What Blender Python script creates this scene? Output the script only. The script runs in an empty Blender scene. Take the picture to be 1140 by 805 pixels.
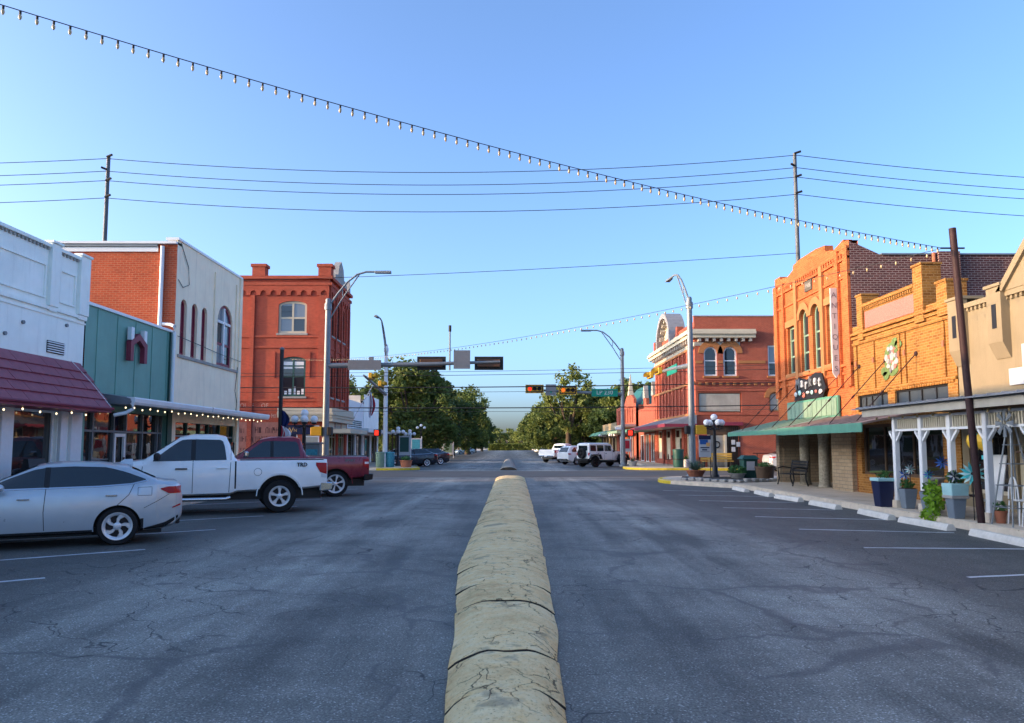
import bpy, bmesh, math, random
import numpy as np
from mathutils import Vector, Matrix
R = math.radians
rnd = random.Random(7)
scene = bpy.context.scene
C = scene.collection

# ---------------------------------------------------------------- camera, sky, sun, exposure
cam_d = bpy.data.cameras.new('camera'); cam = bpy.data.objects.new('camera', cam_d); C.objects.link(cam)
cam.location = (0, 0, 1.62); cam.rotation_euler = (R(90 + 4.79), 0, R(-0.276))
cam_d.sensor_width = 36; cam_d.lens = 36 * 830 / 1140; cam_d.shift_y = 25 / 1140
cam_d.clip_start = .1; cam_d.clip_end = 4000
scene.camera = cam
SUN_EL, SUN_BACK = 9.0, 8.0          # degrees: height of the sun, and how far behind the left-hand side it stands
to_sun = Vector((-math.cos(R(SUN_EL)) * math.cos(R(SUN_BACK)), -math.cos(R(SUN_EL)) * math.sin(R(SUN_BACK)), math.sin(R(SUN_EL))))
world = bpy.data.worlds.new('World'); scene.world = world; world.use_nodes = True
wn = world.node_tree.nodes; wl = world.node_tree.links
bg = wn['Background']; sky_t = wn.new('ShaderNodeTexSky'); sky_t.sky_type = 'NISHITA'; sky_t.sun_disc = False
sky_t.sun_elevation = R(SUN_EL); sky_t.sun_rotation = math.atan2(to_sun.x, to_sun.y)
sky_t.altitude = 100; sky_t.air_density = 0.62; sky_t.dust_density = 3.6; sky_t.ozone_density = 2.9
wl.new(sky_t.outputs[0], bg.inputs[0]); bg.inputs[1].default_value = 0.15
sun_d = bpy.data.lights.new('sun', 'SUN'); sun_d.energy = 2.0; sun_d.angle = R(0.6); sun_d.color = (.84, .53, .27)
sun = bpy.data.objects.new('sun', sun_d); C.objects.link(sun); sun.location = (-60, -8, 30)
sun.rotation_euler = (-to_sun).to_track_quat('-Z', 'Y').to_euler()
scene.view_settings.view_transform = 'Standard'; scene.view_settings.look = 'None'
scene.view_settings.gamma = 1.0; scene.view_settings.use_curve_mapping = False
scene.view_settings.exposure = 2.15
scene.render.resolution_x = 1024; scene.render.resolution_y = 723
scene.render.engine = 'CYCLES'

# ---------------------------------------------------------------- materials
MATS = {}
def newmat(name):
    m = bpy.data.materials.new(name); m.use_nodes = True; MATS[name] = m
    return m, m.node_tree.nodes, m.node_tree.links, m.node_tree.nodes['Principled BSDF']
def coord(n, kind='Object'):
    return n.new('ShaderNodeTexCoord').outputs[kind]
def noise(n, l, vec, scale, detail=4, rough=.6):
    t = n.new('ShaderNodeTexNoise'); t.inputs['Scale'].default_value = scale; t.inputs['Detail'].default_value = detail
    t.inputs['Roughness'].default_value = rough
    if vec is not None: l.new(vec, t.inputs['Vector'])
    return t.outputs['Fac']
def ramp(n, l, src, stops):
    r = n.new('ShaderNodeValToRGB'); e = r.color_ramp.elements
    while len(e) < len(stops): e.new(.5)
    for el, (p, c) in zip(e, stops):
        el.position = p; el.color = (c[0], c[1], c[2], 1) if isinstance(c, (tuple, list)) else (c, c, c, 1)
    l.new(src, r.inputs[0]); return r.outputs[0]
def mixc(n, l, fac, a, b, mode='MIX'):
    m = n.new('ShaderNodeMix'); m.data_type = 'RGBA'; m.blend_type = mode
    for sock, v in ((m.inputs[0], fac), (m.inputs[6], a), (m.inputs[7], b)):
        if isinstance(v, (int, float)): sock.default_value = v
        elif isinstance(v, (tuple, list)): sock.default_value = (v[0], v[1], v[2], 1)
        else: l.new(v, sock)
    return m.outputs[2]
def math_(n, l, op, a, b=0.0, c=None):
    m = n.new('ShaderNodeMath'); m.operation = op
    for i, v in enumerate((a, b, c)):
        if v is None: continue
        if isinstance(v, (int, float)): m.inputs[i].default_value = v
        else: l.new(v, m.inputs[i])
    return m.outputs[0]
def bump(n, l, b, height, strength=.3, dist=.02):
    k = n.new('ShaderNodeBump'); k.inputs['Strength'].default_value = strength; k.inputs['Distance'].default_value = dist
    l.new(height, k.inputs['Height']); l.new(k.outputs[0], b.inputs['Normal'])
def sc(c, k): return tuple(min(1, x * k) for x in c)
def M(name, col, rough=.65, metal=0., var=.18, scale=2.5, bmp=0., bscale=30., spec=.4, coat=0., streak=0.):
    """painted / plain surface with uneven tone, optional fine relief and vertical weather streaks"""
    m, n, l, b = newmat(name); v = coord(n)
    f = noise(n, l, v, scale, 5, .65)
    c = ramp(n, l, f, [(.25, sc(col, 1 - var)), (.55, col), (.8, sc(col, 1 + var))])
    if streak:
        mp = n.new('ShaderNodeMapping'); mp.inputs['Scale'].default_value = (3, 3, .25); l.new(v, mp.inputs[0])
        s = noise(n, l, mp.outputs[0], 2.2, 5, .7)
        c = mixc(n, l, math_(n, l, 'MULTIPLY', ramp(n, l, s, [(.52, 0.), (.75, 1.)]), streak), c, sc(col, .55))
    l.new(c, b.inputs['Base Color'])
    b.inputs['Roughness'].default_value = rough; b.inputs['Metallic'].default_value = metal
    b.inputs['Specular IOR Level'].default_value = spec; b.inputs['Coat Weight'].default_value = coat
    b.inputs['Coat Roughness'].default_value = .06
    if bmp: bump(n, l, b, noise(n, l, v, bscale, 4), bmp, .02)
    return m
def wall_uv(n, l):
    """(along the wall, height) from world position, whichever way the wall faces"""
    g = n.new('ShaderNodeNewGeometry'); sp = n.new('ShaderNodeSeparateXYZ'); l.new(g.outputs['Position'], sp.inputs[0])
    sn = n.new('ShaderNodeSeparateXYZ'); l.new(g.outputs['True Normal'], sn.inputs[0])
    fx = math_(n, l, 'GREATER_THAN', math_(n, l, 'ABSOLUTE', sn.outputs[0]), .6)
    u = math_(n, l, 'ADD', math_(n, l, 'MULTIPLY', sp.outputs[1], fx),
              math_(n, l, 'MULTIPLY', sp.outputs[0], math_(n, l, 'SUBTRACT', 1., fx)))
    fz = math_(n, l, 'GREATER_THAN', math_(n, l, 'ABSOLUTE', sn.outputs[2]), .6)
    vv = math_(n, l, 'ADD', math_(n, l, 'MULTIPLY', sp.outputs[2], math_(n, l, 'SUBTRACT', 1., fz)), math_(n, l, 'MULTIPLY', sp.outputs[1], fz))
    cb = n.new('ShaderNodeCombineXYZ'); l.new(u, cb.inputs[0]); l.new(vv, cb.inputs[1])
    return cb.outputs[0], g.outputs['Position']
def brick(name, c1, c2, mortar, bw=.21, bh=.075, ms=.011, var=.25, bmp=.5, stain=.35):
    m, n, l, b = newmat(name); uv, pos = wall_uv(n, l)
    t = n.new('ShaderNodeTexBrick'); l.new(uv, t.inputs['Vector'])
    t.inputs['Color1'].default_value = (*c1, 1); t.inputs['Color2'].default_value = (*c2, 1); t.inputs['Mortar'].default_value = (*mortar, 1)
    t.inputs['Scale'].default_value = 1; t.inputs['Brick Width'].default_value = bw; t.inputs['Row Height'].default_value = bh
    t.inputs['Mortar Size'].default_value = ms; t.inputs['Mortar Smooth'].default_value = .3; t.inputs['Bias'].default_value = 0.
    big = noise(n, l, pos, .9, 6, .7)
    c = mixc(n, l, var, t.outputs['Color'], ramp(n, l, big, [(.3, .25), (.6, .75)]), 'OVERLAY')
    fine = noise(n, l, pos, 26, 3)
    c = mixc(n, l, .35, c, ramp(n, l, fine, [(.3, .35), (.7, .7)]), 'OVERLAY')
    if stain:
        s = ramp(n, l, noise(n, l, pos, .35, 5, .7), [(.5, 0.), (.72, 1.)])
        c = mixc(n, l, math_(n, l, 'MULTIPLY', s, stain), c, sc(c1, .5))
    l.new(c, b.inputs['Base Color']); b.inputs['Roughness'].default_value = .88; b.inputs['Specular IOR Level'].default_value = .25
    h = math_(n, l, 'SUBTRACT', fine, t.outputs['Fac'])
    bump(n, l, b, h, bmp, .012)
    return m
def glass(name, col=(.012, .016, .02), rough=.03, spec=.9, wav=.0):
    m, n, l, b = newmat(name); b.inputs['Base Color'].default_value = (*col, 1); b.inputs['Roughness'].default_value = rough
    b.inputs['Specular IOR Level'].default_value = spec
    if wav: bump(n, l, b, noise(n, l, coord(n), 1.6, 2), wav, .05)
    return m
def emit(name, col, s):
    m, n, l, b = newmat(name); b.inputs['Base Color'].default_value = (*col, 1)
    b.inputs['Emission Color'].default_value = (*col, 1); b.inputs['Emission Strength'].default_value = s; return m
def carpaint(name, col, metal=.0, rough=.28):
    m, n, l, b = newmat(name); v = coord(n)
    f = noise(n, l, v, 1.3, 4)
    l.new(ramp(n, l, f, [(.3, sc(col, .93)), (.7, sc(col, 1.05))]), b.inputs['Base Color'])
    b.inputs['Metallic'].default_value = metal
    l.new(ramp(n, l, noise(n, l, v, 7, 5), [(.3, rough * .85), (.75, rough * 1.35)]), b.inputs['Roughness'])
    b.inputs['Coat Weight'].default_value = .7; b.inputs['Coat Roughness'].default_value = .06; return m

brick('brick_orange_side', (.50, .09, .034), (.40, .066, .027), (.46, .16, .085), stain=.2)
brick('brick_red_left', (.48, .072, .036), (.37, .052, .028), (.38, .13, .085))
brick('brick_red_right', (.36, .068, .038), (.28, .05, .03), (.36, .15, .10))
brick('brick_orange_paint', (.44, .115, .036), (.33, .075, .024), (.44, .14, .05), var=.35, bmp=.6, stain=.3)
brick('brick_purple', (.12, .04, .036), (.075, .027, .028), (.27, .19, .17), ms=.013, stain=.1)
brick('brick_yellow', (.32, .145, .032), (.20, .078, .015), (.33, .18, .065), stain=.3)
brick('brick_tan', (.38, .29, .19), (.30, .22, .14), (.22, .18, .13), bw=.4, bh=.12, ms=.014, stain=.2)
brick('brick_pavers', (.24, .12, .09), (.2, .1, .08), (.2, .16, .13))
M('trim_ochre', (.38, .155, .055), .8, var=.12, bmp=.1)
M('white_stucco', (.90, .93, .86), .85, var=.09, scale=1.2, bmp=.2, streak=.25)
M('green_metal', (.16, .34, .28), .55, var=.14, scale=.8, streak=.22)
M('beige_stucco', (.97, .82, .60), .9, var=.1, scale=1.1, bmp=.2, streak=.4)
M('cream_stucco', (.25, .20, .125), .9, var=.1, scale=1.4, bmp=.2, streak=.22)
M('cream_trim', (.54, .48, .36), .7, var=.08)
M('white_paint', (.74, .74, .73), .55, var=.07, scale=5, streak=.1)
M('white_metal', (.78, .80, .80), .4, var=.06, streak=.12)
M('maroon_paint', (.22, .03, .055), .5, var=.2)
M('maroon_shingle', (.30, .075, .10), .5, var=.22, scale=6)
M('green_awning', (.10, .28, .20), .5, var=.18, scale=3, streak=.2)
M('green_awning_pale', (.20, .30, .22), .5, var=.18, scale=3, streak=.25)
M('green_dark', (.015, .075, .06), .5, var=.2)
M('grey_metal_roof', (.36, .38, .40), .4, .5, var=.25, scale=2, streak=.25)
M('rust_metal_roof', (.33, .26, .23), .6, .2, var=.35, scale=2.5, streak=.3)
M('galvanised', (.20, .225, .24), .5, .35, var=.15, scale=6)
M('dark_iron', (.012, .012, .014), .5, var=.2)
M('brown_steel', (.035, .012, .012), .7, var=.4, scale=9, bmp=.2)
M('wood_dark', (.10, .06, .035), .7, var=.3, scale=6, bmp=.2)
M('wood_yellow', (.55, .33, .06), .6, var=.15)
M('stone_grey', (.36, .34, .31), .9, var=.22, scale=4, bmp=.4, streak=.3)
M('stone_column', (.34, .30, .23), .9, var=.5, scale=14, bmp=.8, bscale=14)
M('roof_dark', (.08, .08, .085), .9, var=.25, bmp=.3)
M('asphalt_side', (.10, .105, .115), .9, var=.2, scale=1.5, bmp=.4, bscale=90)
M('rubber', (.012, .012, .013), .8, var=.25, scale=8)
M('alloy', (.72, .73, .74), .35, .45, var=.05)
M('alloy_dark', (.03, .03, .033), .4, .6, var=.1)
M('black_plastic', (.014, .015, .017), .5, var=.2)
M('chrome', (.7, .72, .74), .15, 1., var=.04)
M('pole_grey', (.11, .12, .13), .6, .2, var=.15)
M('letter_grey', (.16, .16, .17), .7)
M('kerb_old', (.34, .31, .25), .9, var=.3, scale=2, bmp=.4)
M('joint_dirt', (.05, .04, .028), .95, var=.3, scale=12)
M('hood_grey', (.26, .26, .27), .6, var=.2, streak=.4)
M('seam', (.01, .01, .012), .8, var=0)
M('terracotta', (.36, .13, .07), .8, var=.2, bmp=.2)
M('planter_grey', (.17, .21, .25), .7, var=.15, bmp=.15)
M('planter_aqua', (.36, .60, .60), .7, var=.15, bmp=.2)
M('yellow_signal', (.62, .34, .02), .5, var=.12)
M('backplate', (.018, .016, .014), .6, var=.2)
M('signal_back', (.10, .045, .02), .55, var=.3, scale=12)
M('sign_grey', (.20, .205, .21), .5, .3, var=.1)
M('sign_green', (.0, .22, .15), .4, var=.08)
M('sign_white', (.48, .49, .50), .5, var=.06)
M('sign_blue', (.02, .10, .33), .5, var=.3, scale=9)
M('sign_navy', (.012, .018, .06), .4, var=.2)
M('sign_teal', (.05, .28, .36), .5, var=.4, scale=12)
M('letter_gold', (.70, .40, .14), .5, var=.1)
M('ghost_pale', (.62, .36, .28), .9, var=.3, scale=7)
M('ghost_dark', (.11, .04, .035), .9, var=.3, scale=7)
M('ghost_ground', (.40, .16, .12), .9, var=.25, scale=3)
M('painted_white', (.62, .64, .66), .8, var=.25, scale=7, bmp=.2, bscale=80)
M('painted_yellow', (.62, .46, .03), .8, var=.25, scale=5, bmp=.2)
M('kerb_concrete', (.66, .56, .43), .9, var=.25, scale=3, bmp=.35, streak=.2)
M('wheel_stop', (.72, .67, .58), .85, var=.2, scale=6, bmp=.25)
M('pink_mosaic', (.50, .16, .13), .8, var=.4, scale=22, bmp=.5, bscale=40)
M('flag_red', (.42, .02, .04), .8, var=.15); M('flag_navy', (.015, .025, .11), .8, var=.15); M('flag_white', (.7, .7, .72), .8, var=.05)
M('blue_paint', (.03, .12, .42), .5, var=.2); M('turquoise', (.05, .42, .44), .5, var=.2); M('yellow_paint', (.7, .42, .03), .5)
M('curtain', (.56, .50, .38), .9, var=.2, scale=7); M('board_grey', (.40, .37, .31), .8, var=.22, scale=1.5, streak=.3)
M('bark', (.09, .065, .045), .95, var=.3, scale=8, bmp=.6, bscale=12)
M('soil', (.06, .045, .03), .95, var=.3)
M('wire', (.02, .02, .022), .7, var=.1)
M('peacock_green', (.02, .28, .22), .5, var=.5, scale=14); M('peacock_blue', (.03, .10, .34), .5, var=.3)
M('flower_white', (.42, .36, .36), .7, var=.2, scale=12); M('leaf_paint', (.12, .19, .06), .7, var=.3, scale=10)
glass('window_glass', (.02, .026, .032), .03, .9, .05)
glass('shop_glass', (.018, .017, .016), .02, .8, .03)
glass('pale_glass', (.16, .19, .22), .06, .9, .06)
glass('transom_glass', (.045, .055, .065), .2, .7, .1)
glass('car_glass', (.010, .020, .024), .02, 1.)
emit('bulb_lit', (1., .78, .45), .7)
emit('red_lamp', (1., .035, .012), .32); emit('orange_lamp', (1., .16, .012), .34); emit('amber_lit', (1., .5, .1), .5)
M('bulb_clear', (.46, .33, .16), .3, var=.1, spec=.8)
M('globe_white', (.86, .86, .85), .3, var=.03)
carpaint('paint_silver', (.52, .57, .60), .4, .32)
carpaint('paint_white', (.95, .95, .92), 0., .3)
carpaint('paint_red', (.24, .012, .03), .25, .28)
carpaint('paint_navy', (.008, .011, .024), .2, .28)
carpaint('paint_grey', (.06, .07, .085), .4, .3)
M('tail_red', (.42, .006, .012), .3, var=.15, spec=.3)
M('lamp_clear', (.7, .72, .75), .1, var=.05, spec=.8, coat=1.)

def leafmat(name, a, b_, tr=.35):
    m, n, l, b = newmat(name); v = coord(n)
    inf = n.new('ShaderNodeObjectInfo')
    f = math_(n, l, 'ADD', noise(n, l, v, .55, 3), math_(n, l, 'MULTIPLY', inf.outputs['Random'], .15))
    g = noise(n, l, v, 6., 2)
    c = ramp(n, l, math_(n, l, 'ADD', math_(n, l, 'MULTIPLY', f, .6), math_(n, l, 'MULTIPLY', g, .4)), [(.38, a), (.66, b_)])
    l.new(c, b.inputs['Base Color']); b.inputs['Roughness'].default_value = .6; b.inputs['Specular IOR Level'].default_value = .3
    t = n.new('ShaderNodeBsdfTranslucent'); l.new(c, t.inputs[0])
    mx = n.new('ShaderNodeMixShader'); mx.inputs[0].default_value = tr
    l.new(b.outputs[0], mx.inputs[1]); l.new(t.outputs[0], mx.inputs[2]); l.new(mx.outputs[0], n['Material Output'].inputs[0])
    return m
leafmat('leaf_oak', (.026, .05, .014), (.16, .21, .05))
leafmat('leaf_light', (.05, .08, .018), (.26, .30, .07))
leafmat('leaf_lime', (.18, .34, .02), (.36, .55, .05)); leafmat('leaf_plant', (.03, .10, .03), (.09, .22, .06)); leafmat('leaf_agave', (.06, .11, .08), (.13, .20, .13))
leafmat('grass_green', (.05, .09, .02), (.16, .20, .05))

def asphalt():
    m, n, l, b = newmat('asphalt'); g = n.new('ShaderNodeNewGeometry'); pos = g.outputs['Position']
    sp = n.new('ShaderNodeSeparateXYZ'); l.new(pos, sp.inputs[0])
    big = noise(n, l, pos, .28, 6, .6); mid = noise(n, l, pos, 1.7, 5, .65)
    mp = n.new('ShaderNodeMapping'); mp.inputs['Scale'].default_value = (1.5, .10, 1); l.new(pos, mp.inputs[0])
    streak = noise(n, l, mp.outputs[0], 1.0, 5, .6)
    ax = math_(n, l, 'ABSOLUTE', sp.outputs[0])
    # traffic polishes the lanes to a paler grey; the parking strips keep darker sealer
    lane = ramp(n, l, math_(n, l, 'DIVIDE', math_(n, l, 'ADD', ax, math_(n, l, 'MULTIPLY', mid, .9)), 10.), [(.06, .25), (.20, .65), (.33, 1.), (.46, .8), (.60, .12), (.9, .12)])
    k = math_(n, l, 'MULTIPLY', lane, ramp(n, l, math_(n, l, 'ADD', math_(n, l, 'MULTIPLY', big, .55), math_(n, l, 'MULTIPLY', streak, .45)), [(.40, .08), (.60, 1.)]))
    c = mixc(n, l, k, (.070, .071, .063), (.35, .34, .285))
    mott = ramp(n, l, mid, [(.3, .35), (.7, .65)])
    c = mixc(n, l, .55, c, mott, 'OVERLAY')
    # exposed pale aggregate
    vo = n.new('ShaderNodeTexVoronoi'); vo.inputs['Scale'].default_value = 48; l.new(pos, vo.inputs['Vector'])
    dots = ramp(n, l, vo.outputs['Distance'], [(.22, 1.), (.38, 0.)])
    sel = ramp(n, l, noise(n, l, pos, 15, 3), [(.42, 0.), (.56, 1.)])
    spk = math_(n, l, 'MULTIPLY', math_(n, l, 'MULTIPLY', dots, sel), math_(n, l, 'ADD', math_(n, l, 'MULTIPLY', k, .85), .15))
    c = mixc(n, l, spk, c, (.74, .74, .70))
    fine = noise(n, l, pos, 55, 4, .75)
    c = mixc(n, l, .9, c, ramp(n, l, fine, [(.32, .12), (.68, .88)]), 'OVERLAY')
    # tar-filled cracks: a warped cell pattern kept only here and there
    w = n.new('ShaderNodeTexNoise'); w.inputs['Scale'].default_value = .9; w.inputs['Detail'].default_value = 4; l.new(pos, w.inputs['Vector'])
    wv = n.new('ShaderNodeVectorMath'); wv.operation = 'MULTIPLY_ADD'; l.new(w.outputs['Color'], wv.inputs[0]); wv.inputs[1].default_value = (1.5, 1.5, 0); l.new(pos, wv.inputs[2])
    v2 = n.new('ShaderNodeTexVoronoi'); v2.feature = 'DISTANCE_TO_EDGE'; v2.inputs['Scale'].default_value = .38; l.new(wv.outputs[0], v2.inputs['Vector'])
    wid = math_(n, l, 'MULTIPLY', ramp(n, l, noise(n, l, pos, .5, 3), [(.44, 0.), (.62, 1.)]), .038)
    tar = ramp(n, l, math_(n, l, 'DIVIDE', v2.outputs['Distance'], math_(n, l, 'ADD', wid, .0006)), [(.25, 1.), (.9, 0.)])
    c = mixc(n, l, math_(n, l, 'MULTIPLY', tar, .62), c, (.075, .073, .073))
    v3 = n.new('ShaderNodeTexVoronoi'); v3.feature = 'DISTANCE_TO_EDGE'; v3.inputs['Scale'].default_value = 1.1; l.new(wv.outputs[0], v3.inputs['Vector'])
    hair = math_(n, l, 'MULTIPLY', ramp(n, l, v3.outputs['Distance'], [(.004, 1.), (.010, 0.)]), ramp(n, l, noise(n, l, pos, .33, 3), [(.46, 0.), (.54, 1.)]))
    c = mixc(n, l, math_(n, l, 'MULTIPLY', hair, .8), c, (.02, .021, .024))
    l.new(c, b.inputs['Base Color'])
    l.new(ramp(n, l, tar, [(0., .7), (1., .66)]), b.inputs['Roughness']); b.inputs['Specular IOR Level'].default_value = .5
    h = math_(n, l, 'ADD', math_(n, l, 'SUBTRACT', math_(n, l, 'ADD', math_(n, l, 'MULTIPLY', dots, .5), fine), math_(n, l, 'MULTIPLY', hair, 2.)), 0.)
    bump(n, l, b, h, .35, .008)
asphalt()
def median_concrete():
    m, n, l, b = newmat('median_concrete'); pos = n.new('ShaderNodeNewGeometry').outputs['Position']
    big = noise(n, l, pos, 1.1, 6, .7)
    c = ramp(n, l, big, [(.28, (.66, .46, .21)), (.5, (.90, .67, .34)), (.75, (.97, .78, .44))])
    mid = noise(n, l, pos, 8, 5, .7)
    c = mixc(n, l, .6, c, ramp(n, l, mid, [(.3, .32), (.7, .68)]), 'OVERLAY')
    mp = n.new('ShaderNodeMapping'); mp.inputs['Scale'].default_value = (1.5, 1., 1.); l.new(pos, mp.inputs[0])
    w = n.new('ShaderNodeTexNoise'); w.inputs['Scale'].default_value = 3; w.inputs['Detail'].default_value = 5; l.new(pos, w.inputs['Vector'])
    wv = n.new('ShaderNodeVectorMath'); wv.operation = 'MULTIPLY_ADD'; l.new(w.outputs['Color'], wv.inputs[0]); wv.inputs[1].default_value = (.7, .7, .2); l.new(mp.outputs[0], wv.inputs[2])
    v3 = n.new('ShaderNodeTexVoronoi'); v3.feature = 'DISTANCE_TO_EDGE'; v3.inputs['Scale'].default_value = 2.6; l.new(wv.outputs[0], v3.inputs['Vector'])
    cr = math_(n, l, 'MULTIPLY', ramp(n, l, v3.outputs['Distance'], [(.006, 1.), (.02, 0.)]), ramp(n, l, noise(n, l, pos, 1.3, 3), [(.47, 0.), (.56, 1.)]))
    pit = math_(n, l, 'MULTIPLY', ramp(n, l, noise(n, l, pos, 46, 3, .7), [(.60, 0.), (.68, 1.)]), .6)
    dk = math_(n, l, 'MAXIMUM', cr, pit)
    c = mixc(n, l, math_(n, l, 'MULTIPLY', dk, .8), c, (.06, .05, .035))
    patch = ramp(n, l, noise(n, l, pos, 2.2, 4, .6), [(.60, 0.), (.66, 1.)])
    c = mixc(n, l, math_(n, l, 'MULTIPLY', patch, .55), c, (.20, .17, .12))
    l.new(c, b.inputs['Base Color']); b.inputs['Roughness'].default_value = .92; b.inputs['Specular IOR Level'].default_value = .2
    h = math_(n, l, 'SUBTRACT', math_(n, l, 'ADD', mid, math_(n, l, 'MULTIPLY', noise(n, l, pos, 60, 4), .5)), math_(n, l, 'MULTIPLY', dk, 1.2))
    bump(n, l, b, h, .8, .02)
median_concrete()
def sidewalk_mat():
    m, n, l, b = newmat('sidewalk_concrete'); pos = n.new('ShaderNodeNewGeometry').outputs['Position']
    big = noise(n, l, pos, .7, 6, .7)
    c = ramp(n, l, big, [(.3, (.46, .36, .25)), (.55, (.62, .51, .38)), (.8, (.70, .60, .47))])
    t = n.new('ShaderNodeTexBrick'); l.new(pos, t.inputs['Vector']); t.offset = 0
    t.inputs['Scale'].default_value = 1; t.inputs['Brick Width'].default_value = 1.2; t.inputs['Row Height'].default_value = 1.2; t.inputs['Mortar Size'].default_value = .012
    c = mixc(n, l, math_(n, l, 'MULTIPLY', t.outputs['Fac'], .6), c, (.12, .10, .08))
    fine = noise(n, l, pos, 50, 4)
    c = mixc(n, l, .4, c, ramp(n, l, fine, [(.3, .35), (.7, .65)]), 'OVERLAY')
    l.new(c, b.inputs['Base Color']); b.inputs['Roughness'].default_value = .92; bump(n, l, b, fine, .3, .01)
sidewalk_mat()
M('cross_asphalt', (.13, .115, .10), .85, var=.25, scale=.6, bmp=.3, bscale=70)
M('roof_green', (.02, .13, .105), .45, .2, var=.2, scale=2, streak=.2)
M('stone_dark', (.10, .085, .07), .9, var=.3, scale=8)
M('dirt_ground', (.16, .15, .09), .95, var=.35, scale=.15, bmp=.3)
# ---------------------------------------------------------------- helpers
ORG = {}
def tag(o, label=None, cat=None, group=None, kind=None):
    if label: o['label'] = label
    if cat: o['category'] = cat
    if group: o['group'] = group
    if kind: o['kind'] = kind
    return o
def empty(name, loc=(0, 0, 0), label=None, cat=None, group=None):
    o = bpy.data.objects.new(name, None); o.empty_display_size = .3; C.objects.link(o); o.location = loc
    ORG[o.name] = Vector(loc); return tag(o, label, cat, group)
def obj(name, bm, mat, parent=None, smooth=None, recalc=True, org=None, bev=0):
    if bev:
        bmesh.ops.bevel(bm, geom=list(bm.edges), offset=bev, segments=1, affect='EDGES', profile=.5, clamp_overlap=True)
    if recalc: bmesh.ops.recalc_face_normals(bm, faces=bm.faces)
    L = ORG[parent.name] if parent else (Vector(org) if org is not None else Vector((0, 0, 0)))
    if L.length: bmesh.ops.translate(bm, verts=bm.verts, vec=-L)
    me = bpy.data.meshes.new(name); bm.to_mesh(me); bm.free()
    for m in (mat if isinstance(mat, (list, tuple)) else [mat]): me.materials.append(MATS[m])
    if smooth is not None:
        me.shade_smooth(); me.set_sharp_from_angle(angle=R(smooth))
    return link(name, me, parent, L)
def link(name, me, parent, L=Vector((0, 0, 0))):
    o = bpy.data.objects.new(name, me); C.objects.link(o)
    if parent: o.parent = parent; ORG[o.name] = L.copy()
    else: o.location = L; ORG[o.name] = L.copy()
    return o
def inst(src, name, parent, loc, rotz=0, scale=1.):
    """a repeat that shares mesh data (local mesh built about its own origin); loc in world coordinates"""
    o = bpy.data.objects.new(name, src.data if hasattr(src, 'data') else src); C.objects.link(o)
    L = ORG[parent.name] if parent else Vector((0, 0, 0))
    o.parent = parent; o.location = Vector(loc) - L; o.rotation_euler = (0, 0, rotz); o.scale = (scale,) * 3 if not isinstance(scale, tuple) else scale
    ORG[o.name] = L; return o
def mesh_of(bm, mats, smooth=None):
    bmesh.ops.recalc_face_normals(bm, faces=bm.faces)
    me = bpy.data.meshes.new('shared'); bm.to_mesh(me); bm.free()
    for m in (mats if isinstance(mats, (list, tuple)) else [mats]): me.materials.append(MATS[m])
    if smooth is not None: me.shade_smooth(); me.set_sharp_from_angle(angle=R(smooth))
    return me
def copy_tree(o, parent=None):
    c = o.copy(); C.objects.link(c); c.parent = parent
    ORG[c.name] = Vector((0, 0, 0))
    for ch in list(o.children): copy_tree(ch, c)
    return c
def N(): return bmesh.new()
def quadhex(bm, p):                                   # 8 points: bottom ring 0-3, top ring 4-7
    v = [bm.verts.new(q) for q in p]
    for f in ((0, 3, 2, 1), (4, 5, 6, 7), (0, 1, 5, 4), (1, 2, 6, 5), (2, 3, 7, 6), (3, 0, 4, 7)):
        bm.faces.new([v[i] for i in f])
    return v
def box(bm, x0, x1, y0, y1, z0, z1):
    quadhex(bm, [(x0, y0, z0), (x1, y0, z0), (x1, y1, z0), (x0, y1, z0), (x0, y0, z1), (x1, y0, z1), (x1, y1, z1), (x0, y1, z1)]); return bm
class F:                                              # a wall plane: s along it, z up, d outwards
    def __init__(s, o, u, n): s.o, s.u, s.n = Vector(o), Vector(u), Vector(n)
    def p(s, a, z, d=0): return s.o + s.u * a + s.n * d + Vector((0, 0, z))
def east(x): return F((x, 0, 0), (0, 1, 0), (1, 0, 0))      # wall on the left of the street, looking east
def west(x): return F((x, 0, 0), (0, 1, 0), (-1, 0, 0))
def south(y): return F((0, y, 0), (1, 0, 0), (0, -1, 0))
def fbox(bm, f, s0, s1, z0, z1, d0, d1):
    quadhex(bm, [f.p(s0, z0, d0), f.p(s1, z0, d0), f.p(s1, z0, d1), f.p(s0, z0, d1), f.p(s0, z1, d0), f.p(s1, z1, d0), f.p(s1, z1, d1), f.p(s0, z1, d1)]); return bm
def fprism(bm, f, pts, d0, d1):                       # pts (s,z) polygon extruded between depths
    a = [bm.verts.new(f.p(s, z, d0)) for s, z in pts]; b = [bm.verts.new(f.p(s, z, d1)) for s, z in pts]
    bm.faces.new(a); bm.faces.new(b[::-1]); k = len(pts)
    for i in range(k): bm.faces.new([a[i], b[i], b[(i + 1) % k], a[(i + 1) % k]])
    return bm
def prism(bm, pts, z0, z1):
    a = [bm.verts.new((x, y, z0)) for x, y in pts]; b = [bm.verts.new((x, y, z1)) for x, y in pts]
    bm.faces.new(a[::-1]); bm.faces.new(b); k = len(pts)
    for i in range(k): bm.faces.new([a[i], a[(i + 1) % k], b[(i + 1) % k], b[i]])
    return bm
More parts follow.
